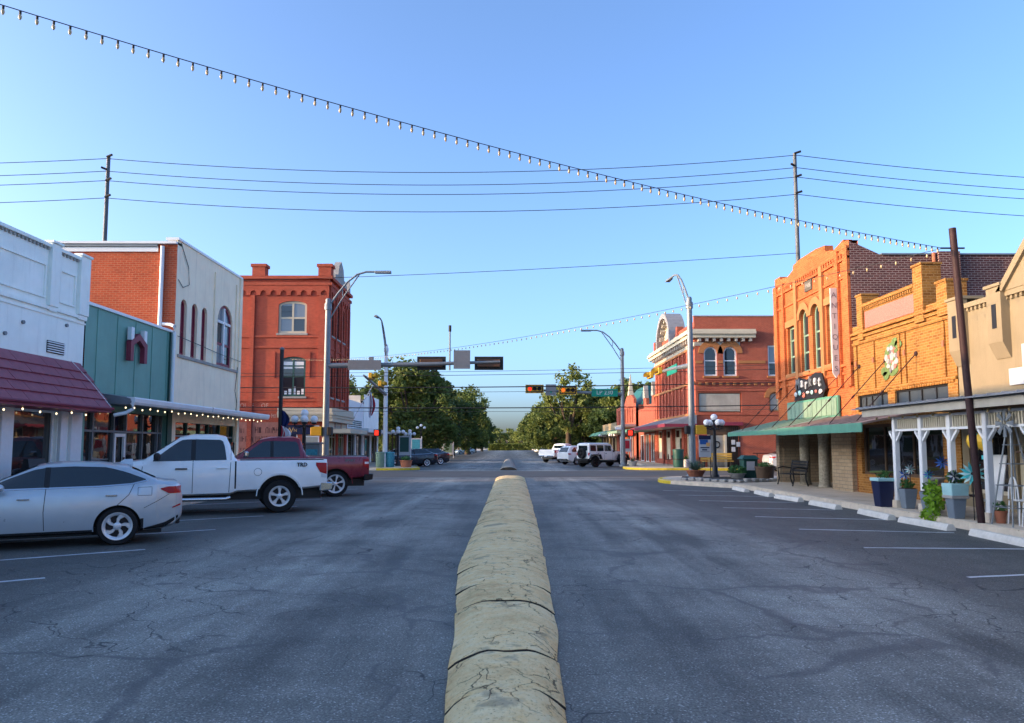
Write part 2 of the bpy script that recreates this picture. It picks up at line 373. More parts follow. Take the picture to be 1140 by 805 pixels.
def tube(bm, pts, r, seg=8, cap=True):
    pts = [Vector(p) for p in pts]; rr = r if isinstance(r, (list, tuple)) else [r] * len(pts); rings = []
    for i, p in enumerate(pts):
        t = (pts[min(i + 1, len(pts) - 1)] - pts[max(i - 1, 0)]).normalized()
        a = t.cross(Vector((0, 0, 1)) if abs(t.z) < .95 else Vector((0, 1, 0))).normalized(); b = t.cross(a)
        rings.append([bm.verts.new(p + (a * math.cos(k * 2 * math.pi / seg) + b * math.sin(k * 2 * math.pi / seg)) * rr[i]) for k in range(seg)])
    for i in range(len(rings) - 1):
        for k in range(seg): bm.faces.new([rings[i][k], rings[i][(k + 1) % seg], rings[i + 1][(k + 1) % seg], rings[i + 1][k]])
    if cap: bm.faces.new(rings[0][::-1]); bm.faces.new(rings[-1])
    return bm
def lathe(bm, prof, seg=20, c=(0, 0, 0), axis='z', cap=True):
    rings = []
    for r, h in prof:
        ring = []
        for k in range(seg):
            a = k * 2 * math.pi / seg; u, v = r * math.cos(a), r * math.sin(a)
            q = (u, v, h) if axis == 'z' else (u, h, v)
            ring.append(bm.verts.new((c[0] + q[0], c[1] + q[1], c[2] + q[2])))
        rings.append(ring)
    for i in range(len(rings) - 1):
        for k in range(seg): bm.faces.new([rings[i][k], rings[i][(k + 1) % seg], rings[i + 1][(k + 1) % seg], rings[i + 1][k]])
    if cap:
        for ring, rv in ((rings[0], True), (rings[-1], False)): bm.faces.new(ring[::-1] if rv else ring)
    return bm
def sphere(bm, c, r, seg=12, rings=8):
    m = Matrix.Translation(c) @ (Matrix.Diagonal((*r, 1)) if isinstance(r, tuple) else Matrix.Diagonal((r, r, r, 1)))
    bmesh.ops.create_uvsphere(bm, u_segments=seg, v_segments=rings, radius=1, matrix=m); return bm
def arch_pts(s0, s1, zs, h, k=10):                    # from left springer over the crown to the right one
    cx, a = (s0 + s1) / 2, (s1 - s0) / 2
    return [(cx - a * math.cos(math.pi * i / k), zs + h * math.sin(math.pi * i / k)) for i in range(k + 1)]
def wall(name, mat, parent, f, s0, s1, z0, z1, ops=(), depth=.28, top=None, d=0.):
    """a wall face with real openings and reveals; ops (s0,s1,z0,z1,arch height); top: list of (s,z) above z1"""
    bm = N(); S = sorted({s0, s1, *[o[0] for o in ops], *[o[1] for o in ops]}); Z = sorted({z0, z1, *[o[2] for o in ops], *[o[3] for o in ops]})
    def q(a, b, c, e): bm.faces.new([bm.verts.new(f.p(*t)) for t in (a, b, c, e)])
    for i in range(len(S) - 1):
        for j in range(len(Z) - 1):
            cs, cz = (S[i] + S[i + 1]) / 2, (Z[j] + Z[j + 1]) / 2
            if any(o[0] < cs < o[1] and o[2] < cz < o[3] for o in ops): continue
            q((S[i], Z[j], d), (S[i + 1], Z[j], d), (S[i + 1], Z[j + 1], d), (S[i], Z[j + 1], d))
    for o in ops:
        a0, a1, b0, b1 = o[:4]; h = o[4] if len(o) > 4 else 0; di = d - depth
        for s in (a0, a1): q((s, b0, d), (s, b1 - h, d), (s, b1 - h, di), (s, b0, di))
        q((a0, b0, d), (a1, b0, d), (a1, b0, di), (a0, b0, di))
        if not h: q((a0, b1, d), (a1, b1, d), (a1, b1, di), (a0, b1, di))
        else:
            P = arch_pts(a0, a1, b1 - h, h, 12)
            for u, v in zip(P, P[1:]):
                q((*u, d), (*v, d), (v[0], b1, d), (u[0], b1, d)); q((*u, d), (*v, d), (*v, di), (*u, di))
    if top:
        for (a, za), (b, zb) in zip(top, top[1:]):
            if b - a < 1e-4: continue
            q((a, z1, d), (b, z1, d), (b, zb, d), (a, za, d))
            q((a, za, d), (b, zb, d), (b, zb, d - .3), (a, za, d - .3))
            q((a, z1, d - .3), (b, z1, d - .3), (b, zb, d - .3), (a, za, d - .3))
        for (a, za), (b, zb) in zip(top, top[1:]):
            if b - a < 1e-4: q((a, za, d), (a, zb, d), (a, zb, d - .3), (a, za, d - .3))
    bmesh.ops.remove_doubles(bm, verts=bm.verts, dist=1e-4)
    bmesh.ops.dissolve_degenerate(bm, edges=bm.edges, dist=1e-4)
    return obj(name, bm, mat, parent)
def window(parent, f, s0, s1, z0, z1, arch=0, fm='white_paint', gm='window_glass', vs=(), hs=(), fw=.06, d=-.12, name='window', sill=None, pm=None):
    """frame mesh under the thing, every pane a sub-part"""
    bm = N(); zs = z1 - arch
    fbox(bm, f, s0, s0 + fw, z0, zs, d - .05, d + .03); fbox(bm, f, s1 - fw, s1, z0, zs, d - .05, d + .03)
    fbox(bm, f, s0 + fw, s1 - fw, z0, z0 + fw, d - .05, d + .028)
    if arch:
        P = arch_pts(s0, s1, zs, arch, 12); Q = arch_pts(s0 + fw, s1 - fw, zs, max(.01, arch - fw), 12)
        for i in range(12): fprism(bm, f, [P[i], P[i + 1], Q[i + 1], Q[i]], d - .05, d + .03)
    else: fbox(bm, f, s0 + fw, s1 - fw, z1 - fw, z1, d - .05, d + .028)
    for v in vs: fbox(bm, f, v - fw * .4, v + fw * .4, z0 + fw, (z1 - fw if not arch else zs + arch * .93), d - .04, d + .02)
    V = [s0 + fw, *vs, s1 - fw]
    for h in hs: fbox(bm, f, s0 + fw, s1 - fw, h - fw * .4, h + fw * .4, d - .04, d + .016)
    w = obj(name, bm, fm, parent)
    H = [z0 + fw, *hs, (z1 - fw) if not arch else zs]
    for i in range(len(V) - 1):
        for j in range(len(H) - 1):
            if H[j + 1] - H[j] < .03: continue
            g = gm if isinstance(gm, str) else gm[(i + j) % len(gm)]
            obj('pane', fbox(N(), f, V[i], V[i + 1], H[j], H[j + 1], d - .03, d - .01), g, w)
    if arch:
        g = gm if isinstance(gm, str) else gm[0]
        obj('pane', fprism(N(), f, arch_pts(s0 + fw, s1 - fw, zs, max(.01, arch - fw), 12), d - .03, d - .01), g, w)
    if sill: obj('sill', fbox(N(), f, s0 - .1, s1 + .1, z0 - .14, z0 - .005, -.1, .1), sill, w, bev=.01)
    return w
def text(name, body, size, f, s, z, d, mat, parent, flip=False, ext=.004, align='CENTER', font_w=0):
    """lettering standing on wall plane f; flip when +s runs right to left for the reader"""
    cu = bpy.data.curves.new(name, 'FONT'); cu.body = body; cu.size = size; cu.extrude = ext; cu.align_x = align; cu.align_y = 'CENTER'; cu.resolution_u = 2; cu.offset = font_w
    o = bpy.data.objects.new(name, cu); C.objects.link(o); bpy.context.view_layer.update()
    me = bpy.data.meshes.new_from_object(o.evaluated_get(bpy.context.evaluated_depsgraph_get())); bpy.data.objects.remove(o); bpy.data.curves.remove(cu)
    L = ORG[parent.name] if parent else Vector((0, 0, 0)); k = -1 if flip else 1
    for v in me.vertices:
        x, y, w = v.co; v.co = f.p(s + k * x, z + y, d + w) - L
    me.materials.clear(); me.materials.append(MATS[mat])
    q = bpy.data.objects.new(name, me); C.objects.link(q); q.parent = parent; ORG[q.name] = L; return q
def struct(name, bm, mat, **k):
    o = obj(name, bm, mat, **k); o['kind'] = 'structure'; return o
# ---------------------------------------------------------------- ground, road, pavements, median
bm = N(); box(bm, -1500, 1500, -400, 2600, -.4, -.03); struct('ground', bm, 'dirt_ground')
bm = N()
for a, b in ((-30, 37.6), (37.6, 50.4), (50.4, 420)):
    bm.faces.new([bm.verts.new(p) for p in ((-12, a, 0), (12, a, 0), (12, b, 0), (-12, b, 0))])
road = struct('road', bm, 'asphalt')
bm = N(); bm.faces.new([bm.verts.new(p) for p in ((-130, 39.2, .004), (130, 39.2, .004), (130, 49.3, .004), (-130, 49.3, .004))])
struct('cross_street', bm, 'cross_asphalt' if 'cross_asphalt' in MATS else 'asphalt_side')
def strip(name, mat, parent, pts, w, z0, z1, side=1):
    """a kerb run along pts, w wide towards side, mitred at the bends"""
    bm = N(); rows = []; P = [Vector((*p, 0)) for p in pts]
    for i, p in enumerate(P):
        t0 = (P[i] - P[i - 1]).normalized() if i else (P[1] - P[0]).normalized(); t1 = (P[i + 1] - P[i]).normalized() if i < len(P) - 1 else t0
        t = (t0 + t1).normalized(); nn = Vector((-t.y, t.x, 0)) * side; k = w / max(.4, nn.dot(Vector((-t0.y, t0.x, 0)) * side)); q = p + nn * k
        o = p - nn * .012
        rows.append([bm.verts.new(c) for c in ((o.x, o.y, z0), (p.x, p.y, z1 - .025), (p.x + nn.x * .025, p.y + nn.y * .025, z1), (q.x, q.y, z1), (q.x, q.y, z0))])
    for a, b in zip(rows, rows[1:]):
        for k in range(5): bm.faces.new([a[k], a[(k + 1) % 5], b[(k + 1) % 5], b[k]])
    bm.faces.new(rows[0][::-1]); bm.faces.new(rows[-1]); return obj(name, bm, mat, parent)
def bezier(a, c, b, k=6): return [((1 - t) ** 2 * a[0] + 2 * t * (1 - t) * c[0] + t * t * b[0], (1 - t) ** 2 * a[1] + 2 * t * (1 - t) * c[1] + t * t * b[1]) for t in [i / k for i in range(k + 1)]]
H = .16
def pavement(name, edge, outer, side, paint):
    bm = N(); prism(bm, edge + outer, -.03, H); o = struct(name, bm, 'sidewalk_concrete')
    cuts = [0, *paint, len(edge) - 1]
    for i in range(len(cuts) - 1):
        if cuts[i + 1] > cuts[i]:
            strip('kerb', 'painted_yellow' if i % 2 else 'kerb_concrete', o, edge[cuts[i]:cuts[i + 1] + 1], .17, -.025, H + .004, side)
    return o
e = [(8.95, -30), (8.95, 10), (8.95, 28.6)] + bezier((8.7, 29.4), (7.0, 31.8), (6.85, 33.2), 4) + bezier((6.8, 33.7), (6.9, 36.6), (9.3, 37.2), 6) + [(16, 37.3), (70, 37.3)]
pavement('near_right_pavement', e, [(70, -30)], -1, [6, 11])
e = [(-8.95, -30), (-8.95, 10), (-8.95, 28.6)] + bezier((-8.8, 29.2), (-7.5, 31.6), (-7.3, 33.2), 4) + bezier((-7.25, 33.7), (-7.3, 36.6), (-9.6, 37.2), 6) + [(-16, 37.3), (-70, 37.3)]
pavement('near_left_pavement', e, [(-70, -30)], 1, [6, 11])
e = [(70, 51.2), (20, 51.2), (12, 51.2)] + bezier((10.8, 51.2), (8.5, 51.4), (8.35, 53.4), 6) + [(8.4, 55.0), (8.9, 56.4), (11.1, 58.2), (11.2, 70), (11.2, 420)]
pavement('far_right_pavement', e, [(70, 420)], -1, [1, 11])
e = [(-70, 51.0), (-20, 51.0), (-9, 51.0)] + bezier((-8, 51.0), (-6.3, 51.0), (-6.2, 52.6), 6) + [(-6.6, 54.6), (-8.2, 56.6), (-10.3, 58.2), (-10.4, 70), (-10.4, 420)]
pavement('far_left_pavement', e, [(-70, 420)], 1, [2, 11])

def line(x0, y0, ang, ln, w=.09, z=.004, mat='painted_white'):
    d = Vector((math.cos(R(ang)), math.sin(R(ang)))); q = Vector((-d.y, d.x)) * w / 2; p = Vector((x0, y0)); bm = N(); k = 14; r0 = None
    for i in range(k + 1):
        c = p + d * ln * i / k; a = c + q * (1 + rnd.uniform(-.35, .25)); b = c - q * (1 + rnd.uniform(-.35, .25))
        r = (bm.verts.new((a.x, a.y, z)), bm.verts.new((b.x, b.y, z)))
        if r0: bm.faces.new([r0[0], r[0], r[1], r0[1]])
        r0 = r
    return obj('painted_line', bm, mat, road)
for i, (y, a) in enumerate(((9.38, 13), (12.1, -4), (14.78, -13), (17.4, -16), (19.95, -16), (22.5, -16), (25.1, -16), (27.7, -16))): line(5.7, y, a, 2.75)
for y in (6.7, 9.4, 11.95, 14.78, 17.65, 20.4, 23.2, 26, 28.7): line(-5.72, y, 216, 3.9)
for y in (60, 63, 66, 69, 72, 75, 78, 81): line(6.2, y, 35, 5, .1)
for y in (59, 62, 65, 68, 71, 74): line(-5.9, y, 145, 5, .1)
for x0, x1, y in ((1.3, 6.6, 36.4), (-7., -1.0, 36.4), (1.3, 8., 38.7), (-8, -1.0, 38.7), (.9, 7.8, 50.2), (-6., -.8, 50.2)): line(x0, y, 0, x1 - x0, .16)

# the raised concrete median: cracked slabs lying in a row, each a piece of its own
def lerp(T, y): return float(np.interp(y, [t[0] for t in T], [t[1] for t in T]))
ML = [(-3, -.33), (4.5, -.375), (6.8, -.48), (9.2, -.62), (10.2, -.665), (13, -.67), (20, -.64), (39, -.63)]
MR = [(-3, .28), (4.5, .335), (6.8, .43), (10, .51), (13.3, .57), (20, .66), (39, .84)]
def crack(seed):
    r = random.Random(seed); a = [r.uniform(-.05, .05) for _ in range(7)]; t = r.uniform(-.10, .10)
    return lambda u: t * u + float(np.interp(u, np.linspace(-1, 1, 7), a)) + .018 * math.sin(u * 9 + seed)
def smooth_list(a):
    for _ in range(3): a = [(a[max(i - 1, 0)] + 2 * a[i] + a[min(i + 1, len(a) - 1)]) / 4 for i in range(len(a))]
    return a
def slab(parent, ya, yb, ca, cb, left, right, h, seed, mat='median_concrete'):
    bm = N(); r = random.Random(seed); nx = 14; ny = max(6, int((yb - ya) * 5)); rows = []; dz = r.uniform(-.006, .008); tilt = r.uniform(-.008, .008)
    gap = r.uniform(.010, .024); el = smooth_list([r.uniform(-.02, .02) for _ in range(ny + 1)]); er = smooth_list([r.uniform(-.02, .02) for _ in range(ny + 1)])
    Lg = yb - ya; T = [0, .010 / Lg, .028 / Lg] + [.028 / Lg + (1 - .056 / Lg) * q / ny for q in range(1, ny)] + [1 - .028 / Lg, 1 - .010 / Lg, 1]
    dip = lambda q: .034 if q in (0, len(T) - 1) else (.010 if q in (1, len(T) - 2) else 0)
    el = list(np.interp(T, np.linspace(0, 1, ny + 1), el)); er = list(np.interp(T, np.linspace(0, 1, ny + 1), er))
    for j, tj in enumerate(T):
        row = []
        for i in range(nx + 1):
            u = -1 + 2 * i / nx; y0 = ya + ca(u) + gap; y1 = yb + cb(u) - gap; y = y0 + (y1 - y0) * tj
            yc = ya + (yb - ya) * tj
            xl, xr = lerp(left, yc) + el[j], lerp(right, yc) + er[j]; x = xl + (xr - xl) * (u + 1) / 2
            z = h * (1 - abs(u) ** 3.0) + .012 + dz * (1 - u * u) + tilt * (2 * tj - 1) * (1 - u * u) + .002 * math.sin(x * 9 + y * 7 + seed) * (1 - u * u) - dip(j) * (1 - u * u)
            row.append(bm.verts.new((x, y, max(z, .008))))
        rows.append(row)
    for a, b in zip(rows, rows[1:]):
        for i in range(nx): bm.faces.new([a[i], a[i + 1], b[i + 1], b[i]])
    def skirt(vs):
        lo = [bm.verts.new((v.co.x, v.co.y, -.02)) for v in vs]
        for i in range(len(vs) - 1): bm.faces.new([vs[i], vs[i + 1], lo[i + 1], lo[i]])
    k0 = len(bm.faces); skirt(rows[0]); skirt(rows[-1][::-1])
    bm.faces.ensure_lookup_table()
    for q in range(k0, len(bm.faces)): bm.faces[q].tag = True
    for q in [*range(nx), *range(k0 - nx, k0)]: bm.faces[q].tag = True
    skirt([q[0] for q in rows][::-1]); skirt([q[-1] for q in rows])
    for fc in bm.faces:
        if fc.tag: fc.material_index = 1
    return obj('slab', bm, [mat, 'joint_dirt'], parent, smooth=50)
med = empty('median', (0, 0, 0)); med['kind'] = 'structure'; ORG[med.name] = Vector((0, 0, 0))
Y = [-3, .5, 3.2, 4.72, 5.62, 7.35, 8.3, 9.6, 11.1, 13.2, 15.3, 18, 21.2, 25, 29.3, 34, 38.6]
cr = [crack(i) for i in range(len(Y))]
for i in range(len(Y) - 1): slab(med, Y[i], Y[i + 1], cr[i], cr[i + 1], ML, MR, .13, i)
med2 = empty('median', (0, 0, 0)); med2['kind'] = 'structure'
Y = [51.5, 58, 66, 76, 88]
for i in range(4): slab(med2, Y[i], Y[i + 1], crack(50 + i), crack(51 + i), [(51, -.60), (88, -.42)], [(51, .60), (88, .44)], .2, 60 + i, 'kerb_old')

# wheel stops along the right-hand kerb
bm = N()
for s in (0,):
    P = [(-.10, 0), (.10, 0), (.085, .06), (.05, .12), (-.05, .12), (-.085, .06)]
    a = [bm.verts.new((x, -.84, z)) for x, z in P]; b = [bm.verts.new((x, .84, z)) for x, z in P]
    bm.faces.new(a); bm.faces.new(b[::-1])
    for i in range(6): bm.faces.new([a[i], a[(i + 1) % 6], b[(i + 1) % 6], b[i]])
ws_me = mesh_of(bm, 'wheel_stop')
WS = [(12.95, 8.47, 'pale concrete wheel stop beside the leaning brown pole'), (15.35, 8.5, 'pale concrete wheel stop below the lime green trailing plant'), (17.4, 8.5, 'pale concrete wheel stop in front of the black tapered bin'),
      (20.2, 8.5, 'wheel stop across from the cafe table, next beyond the black bin'), (22.8, 8.5, 'wheel stop at the kerb in front of the stone columns'), (25.0, 8.5, 'wheel stop at the kerb in front of the iron bench'), (27.5, 8.5, 'farthest wheel stop, just before the stone edged corner bed')]
for y, x, lb in WS:
    o = link('wheel_stop', ws_me, None, Vector((x, y, 0))); o.rotation_euler.z = R(rnd.uniform(-4, 4)); tag(o, lb, 'wheel stop', 'wheel stops along the right kerb')
# ---------------------------------------------------------------- left side of the street
def body(root, x0, x1, y0, y1, z1, mat, roof='roof_dark', sides=('w', 'n', 's', 'e'), z0=0.):
    """plain outer walls for the faces without openings, and a flat roof"""
    if 's' in sides: wall('wall', mat, root, south(y0), x0, x1, z0, z1)
    if 'n' in sides: wall('wall', mat, root, south(y1), x0, x1, z0, z1)
    if 'w' in sides: wall('wall', mat, root, west(x0), y0, y1, z0, z1)
    if 'e' in sides: wall('wall', mat, root, west(x1), y0, y1, z0, z1)
    obj('roof', box(N(), x0 + .02, x1 - .02, y0 + .02, y1 - .02, z1 - .45, z1 - .3), roof, root)
FL = -11.3; E_ = east(FL)
def bulb_row(root, pts, r=.02, name='bulb', mat='bulb_lit'):
    bm = N(); sphere(bm, (0, 0, 0), (r, r, r * 1.3), 8, 6); me = mesh_of(bm, mat, 60)
    for p in pts: inst(me, name, root, p)

# --- white stucco shop with the shingled awning
wb = empty('shop_building', (-15, 14, 0), 'white stucco shop with plum shingled awning at the left edge', 'building')
wall('wall', 'white_stucco', wb, E_, 6, 19.72, H, 6.5, [(17.0, 18.75, .62, 2.52), (13.2, 16.55, .62, 2.52), (9, 12.6, .62, 2.52)], .3)
body(wb, -26, FL - .3, 6.02, 19.70, 6.46, 'white_stucco', sides=('w', 'n', 's'))
obj('wall', box(N(), -26, FL, 6, 6.02, 0, 6.5), 'white_stucco', wb)
for a, b in ((8.4, 9), (12.4, 13), (18.05, 18.42), (19.3, 19.74)):                                     # pilasters on the parapet
    bm = N(); fbox(bm, E_, a, b, 5.06, 6.62, 0, .10); fbox(bm, E_, a - .03, b + .03, 6.62, 6.68, -.1, .14); fbox(bm, E_, a + .03, b - .03, 4.94, 5.06, 0, .07); obj('pilaster', bm, 'white_stucco', wb, bev=.008)
bm = N(); fbox(bm, E_, 6, 19.74, 6.5, 6.58, -.3, .07); obj('coping', bm, 'white_stucco', wb)
for a, b in ((9, 12.4), (13, 18.05), (18.42, 19.3)):
    k = int((b - a) / .14)
    for i in range(k): pass
    bm = N()
    for i in range(k): fbox(bm, E_, a + (i + .25) * (b - a) / k, a + (i + .75) * (b - a) / k, 6.43, 6.5, .0, .05)
    o = obj('dentils', bm, 'stone_grey', wb); o['kind'] = 'stuff'
    bm = N()
    fbox(bm, E_, a + .1, b - .1, 6.02, 6.06, 0, .04); fbox(bm, E_, a + .1, b - .1, 5.22, 5.26, 0, .04); fbox(bm, E_, a + .1, a + .14, 5.26, 6.02, 0, .038); fbox(bm, E_, b - .14, b - .1, 5.26, 6.02, 0, .038)
    obj('panel_moulding', bm, 'white_stucco', wb)
bm = N(); fbox(bm, E_, 6, 19.74, 4.97, 5.05, 0, .06); fbox(bm, E_, 6, 19.74, 4.84, 4.88, 0, .03); obj('string_course', bm, 'white_stucco', wb)
v = obj('vent', fbox(N(), E_, 18.15, 18.85, 3.92, 4.22, 0, .02), 'seam', wb)
for i in range(5): obj('louvre', fbox(N(), E_, 18.15, 18.85, 3.94 + i * .058, 3.965 + i * .058, .02, .05), 'white_metal', v)
for a, b in ((8.4, 9), (12.6, 13.2), (16.55, 17.0), (18.75, 19.05), (19.2, 19.72)):
    obj('pier', fbox(N(), E_, a + .02, b - .02, H, 2.6, .0, .09), 'white_paint', wb, bev=.01)
for a, b in ((9, 12.6), (13.2, 16.55), (17.0, 18.75)):
    window(wb, E_, a, b, .62, 2.52, fm='white_paint', gm='shop_glass', vs=((a + b) / 2 + .3,) if b - a > 3 else (), fw=.07, name='shop_window')
# awning: five courses of big shingles on a sloped board
ax0, az0, ax1, az1 = FL, 3.80, -10.42, 2.62
aw = obj('awning', fprism(N(), south(0), [(ax0, az0), (ax1, az1), (ax1, az1 - .12), (ax0, az1 - .12)], -19.62, -6.0), 'maroon_paint', wb)
sl = Vector((ax1 - ax0, 0, az1 - az0)); rows = 5
for r in range(rows):
    p0 = Vector((ax0, 0, az0)) + sl * (r / rows); p1 = Vector((ax0, 0, az0)) + sl * ((r + 1) / rows + .03); nn = Vector((-sl.z, 0, sl.x)).normalized()
    y = 6.1 + (r % 2) * .28
    while y < 19.5:
        y1 = min(y + .56, 19.6); bm = N(); a, b = p0 + nn * .006, p1 + nn * (.045 + rnd.uniform(-.004, .006)); a2 = p0 + nn * .002; b2 = p1 + nn * .006
        quadhex(bm, [(a2.x, y + .006, a2.z), (b2.x, y + .006, b2.z), (b2.x, y1 - .006, b2.z), (a2.x, y1 - .006, a2.z), (a.x, y + .006, a.z), (b.x, y + .006, b.z), (b.x, y1 - .006, b.z), (a.x, y1 - .006, a.z)])
        obj('shingle', bm, 'maroon_shingle', aw); y = y1
bm = N(); tube(bm, [(ax1 + .02, 6, az1 - .02), (ax1 + .02, 19.64, az1 - .02)], .045, 8); obj('awning_edge', bm, 'maroon_paint', aw)
bm = N(); tube(bm, [tuple(Vector((ax0, 19.2, az0)) + Vector((0, 0, .03))), tuple(Vector((ax0, 19.35, az0)) + sl * .5 + Vector((.05, 0, .04))), tuple(Vector((ax0, 19.5, az0)) + sl + Vector((.05, 0, .02)))], .009, 5); obj('cable', bm, 'white_metal', aw)
bulb_row(wb, [(-10.75, 12.2 + i * .62, 2.42 + .03 * math.sin(i * 2.)) for i in range(12)])
# things by that window
o = obj('sandwich_board', fprism(N(), south(0), [(-10.75, H), (-10.2, H), (-10.42, 1.35), (-10.52, 1.35)], -16.9, -16.3), 'black_plastic', None, org=(0, 0, 0)); tag(o, 'black sandwich board standing before the white shop window', 'sign')
for i, (y, lb) in enumerate(((17.6, 'lit ornament with a glass dome inside the white shop window, the left one'), (18.15, 'lit ornament with a glass dome inside the white shop window, beside the pier'))):
    t = empty('window_ornament', (-11.05, y, .74), lb, 'ornament', 'ornaments in the shop window'); bm = N(); lathe(bm, [(.2, 0), (.24, .05), (.24, .10), (.05, .14)], 16, (-11.05, y, .74)); obj('tray', bm, 'letter_gold', t, 40)
    bm = N(); sphere(bm, (-11.05, y, .93), (.2, .2, .16), 14, 10); obj('dome', bm, 'pale_glass', t, 60); bulb_row(t, [(-10.84, y - .12 + k * .08, .83) for k in range(4)], .014, mat='amber_lit')
    bm = N(); box(bm, -11.25, -10.85, y - .25, y + .25, H, .73); o2 = obj('stand', bm, 'wood_dark', t)

# --- green metal front shop
gb = empty('shop_building', (-15, 22, 0), 'green panelled shop with a maroon house-shaped emblem', 'building')
G0, G1 = 19.78, 25.02
wall('wall', 'green_metal', gb, E_, G0, G1, H, 5.42, [(19.95, 24.72, H + .02, 2.62)], .35)
body(gb, -24, FL - .3, G0, G1, 5.36, 'green_metal', sides=('w', 's'))
for i in range(5): obj('cladding_seam', fbox(N(), E_, G0 + .55 + i * 1.05, G0 + .58 + i * 1.05, 2.95, 5.40, 0, .02), 'green_metal', gb)
bm = N(); fbox(bm, E_, G0, G1, 5.42, 5.5, -.35, .06); obj('coping', bm, 'white_metal', gb)
bm = N(); fbox(bm, E_, G1 - .32, G1, H, 5.41, .0, .05); obj('corner_post', bm, 'green_dark', gb)
bm = N(); tube(bm, [(FL - .4, 25.0, 5.75), (FL - .1, 24.98, 5.72), (FL + .14, 24.72, 5.62), (FL + .16, 24.68, 5.4), (FL + .16, 24.68, 3.05)], .06, 8); obj('downpipe', bm, 'white_metal', gb, 50)
em = empty('wall_emblem', (FL, 22.3, 4.1), 'maroon house-shaped emblem with two white uprights on green panels', 'sign')
hp = [(21.82, 4.14), (22.0, 4.14), (22.0, 4.62), (22.32, 4.80), (22.64, 4.62), (22.64, 4.14), (22.82, 4.14), (22.82, 4.72), (22.32, 5.0), (21.82, 4.72)]
bm = N()
for q in ([0, 1, 2, 9], [2, 3, 8, 9], [3, 4, 7, 8], [4, 5, 6, 7]): fprism(bm, E_, [hp[i] for i in q], .06, .2)
obj('house_shape', bm, 'maroon_paint', em)
for s in (21.84, 22.62): obj('upright', fbox(N(), E_, s, s + .17, (4.76), 5.14, .07, .19), 'white_metal', em)
# storefront
cols = [19.97, 20.62, 21.72, 22.42, 23.42, 24.42, 24.70]
sf = obj('shop_front', fbox(N(), E_, 19.96, 24.71, H + .03, H + .30, -.3, -.16), 'galvanised', gb)
for c in cols: obj('mullion', fbox(N(), E_, c - .03, c + .03, H + .30, 2.6, -.28, -.14), 'galvanised', gb)
obj('transom_bar', fbox(N(), E_, 19.99, 24.68, 2.02, 2.08, -.27, -.145), 'galvanised', gb)
for a, b in zip(cols, cols[1:]):
    obj('pane', fbox(N(), E_, a + .03, b - .03, H + .30, 2.02, -.24, -.22), 'shop_glass', gb); obj('pane', fbox(N(), E_, a + .03, b - .03, 2.08, 2.6, -.24, -.22), 'shop_glass', gb)
dr = obj('door', fbox(N(), E_, 21.77, 22.37, 1.90, 2.0, -.2, -.13), 'white_metal', gb)
for a, b in ((21.76, 21.84), (22.30, 22.38)): obj('stile', fbox(N(), E_, a, b, H + .05, 1.9, -.2, -.13), 'white_metal', dr)
obj('handle', fbox(N(), E_, 22.24, 22.28, 1.0, 1.3, -.13, -.08), 'chrome', dr)
for z in (.62, .95, 1.25): obj('shelf', fbox(N(), E_, 20.75, 21.6, z, z + .02, -.215, -.205), 'galvanised', gb)

# --- beige two-storey building with the orange brick side
bb = empty('two_storey_building', (-15, 28, 0), 'beige two-storey building with maroon arched windows and orange brick flank', 'building')
B0, B1 = 25.05, 31.2
ops = [(25.45, 25.95, 4.78, 6.72, .25), (26.35, 26.85, 4.78, 6.74, .25), (27.22, 27.72, 4.78, 6.76, .25), (28.72, 30.28, 4.78, 7.22, .70), (25.4, 30.9, H + .3, 2.45)]
wall('wall', 'beige_stucco', bb, E_, B0, B1, H, 8.66, ops, .22)
wall('brick_flank', 'brick_orange_side', bb, south(B0), -27, FL - .002, 0, 8.5)
body(bb, -27, FL - .3, B0, B1, 8.5, 'brick_orange_side', sides=('w', 'n'))
bm = N(); fbox(bm, E_, B0 - .03, B1, 8.66, 8.74, -.4, .05); obj('coping', bm, 'white_metal', bb)
bm = N(); fbox(bm, E_, B1 - .26, B1, H, 8.655, 0, .06); fbox(bm, E_, 28.28, 28.4, 4.7, 8.3, 0, .05); fbox(bm, E_, 30.55, 30.65, 4.7, 8.3, 0, .05); obj('pilasters', bm, 'beige_stucco', bb)
bm = N(); fbox(bm, E_, 25.3, 30.9, 4.66, 4.76, 0, .06); obj('sill_course', bm, 'stone_grey', bb)
for o_ in ops[:3]: window(bb, E_, o_[0], o_[1], o_[2], o_[3], .25, 'maroon_paint', 'maroon_paint', hs=(5.6,), fw=.07, d=-.12)
o_ = ops[3]; window(bb, E_, o_[0], o_[1], o_[2], o_[3], .70, 'maroon_paint', ('pale_glass', 'window_glass'), vs=(29.5,), hs=(5.65,), fw=.12, d=-.1)
bm = N(); fbox(bm, E_, 28.84, 30.16, 6.46, 6.56, -.14, -.03); fbox(bm, E_, 29.43, 29.57, 4.9, 7.1, -.14, -.035); obj('cross_bars', bm, 'white_paint', bb)
bm = N(); fbox(bm, south(B0), -27, FL - .0, 8.5, 8.58, -.3, .14); fbox(bm, south(B0), -27, -11.95, 8.24, 8.40, .003, .05); obj('eaves_gutter', bm, 'white_metal', bb)
obj('rake_trim', fbox(N(), south(B0), -27, -11.95, 8.41, 8.495, .003, .10), 'galvanised', bb)
bm = N(); tube(bm, [(-11.78, B0 - .07, 8.42), (-11.78, B0 - .07, 5.6)], .07, 8); obj('downpipe', bm, 'white_metal', bb, 50)
cols = [25.42, 26.5, 27.6, 28.4, 29.5, 30.88]
for c in cols: obj('mullion', fbox(N(), E_, c - .03, c + .03, H + .3, 2.45, -.2, -.08), 'green_dark', bb)
obj('transom_bar', fbox(N(), E_, 25.45, 30.85, 1.95, 2.01, -.2, -.085), 'galvanised', bb)
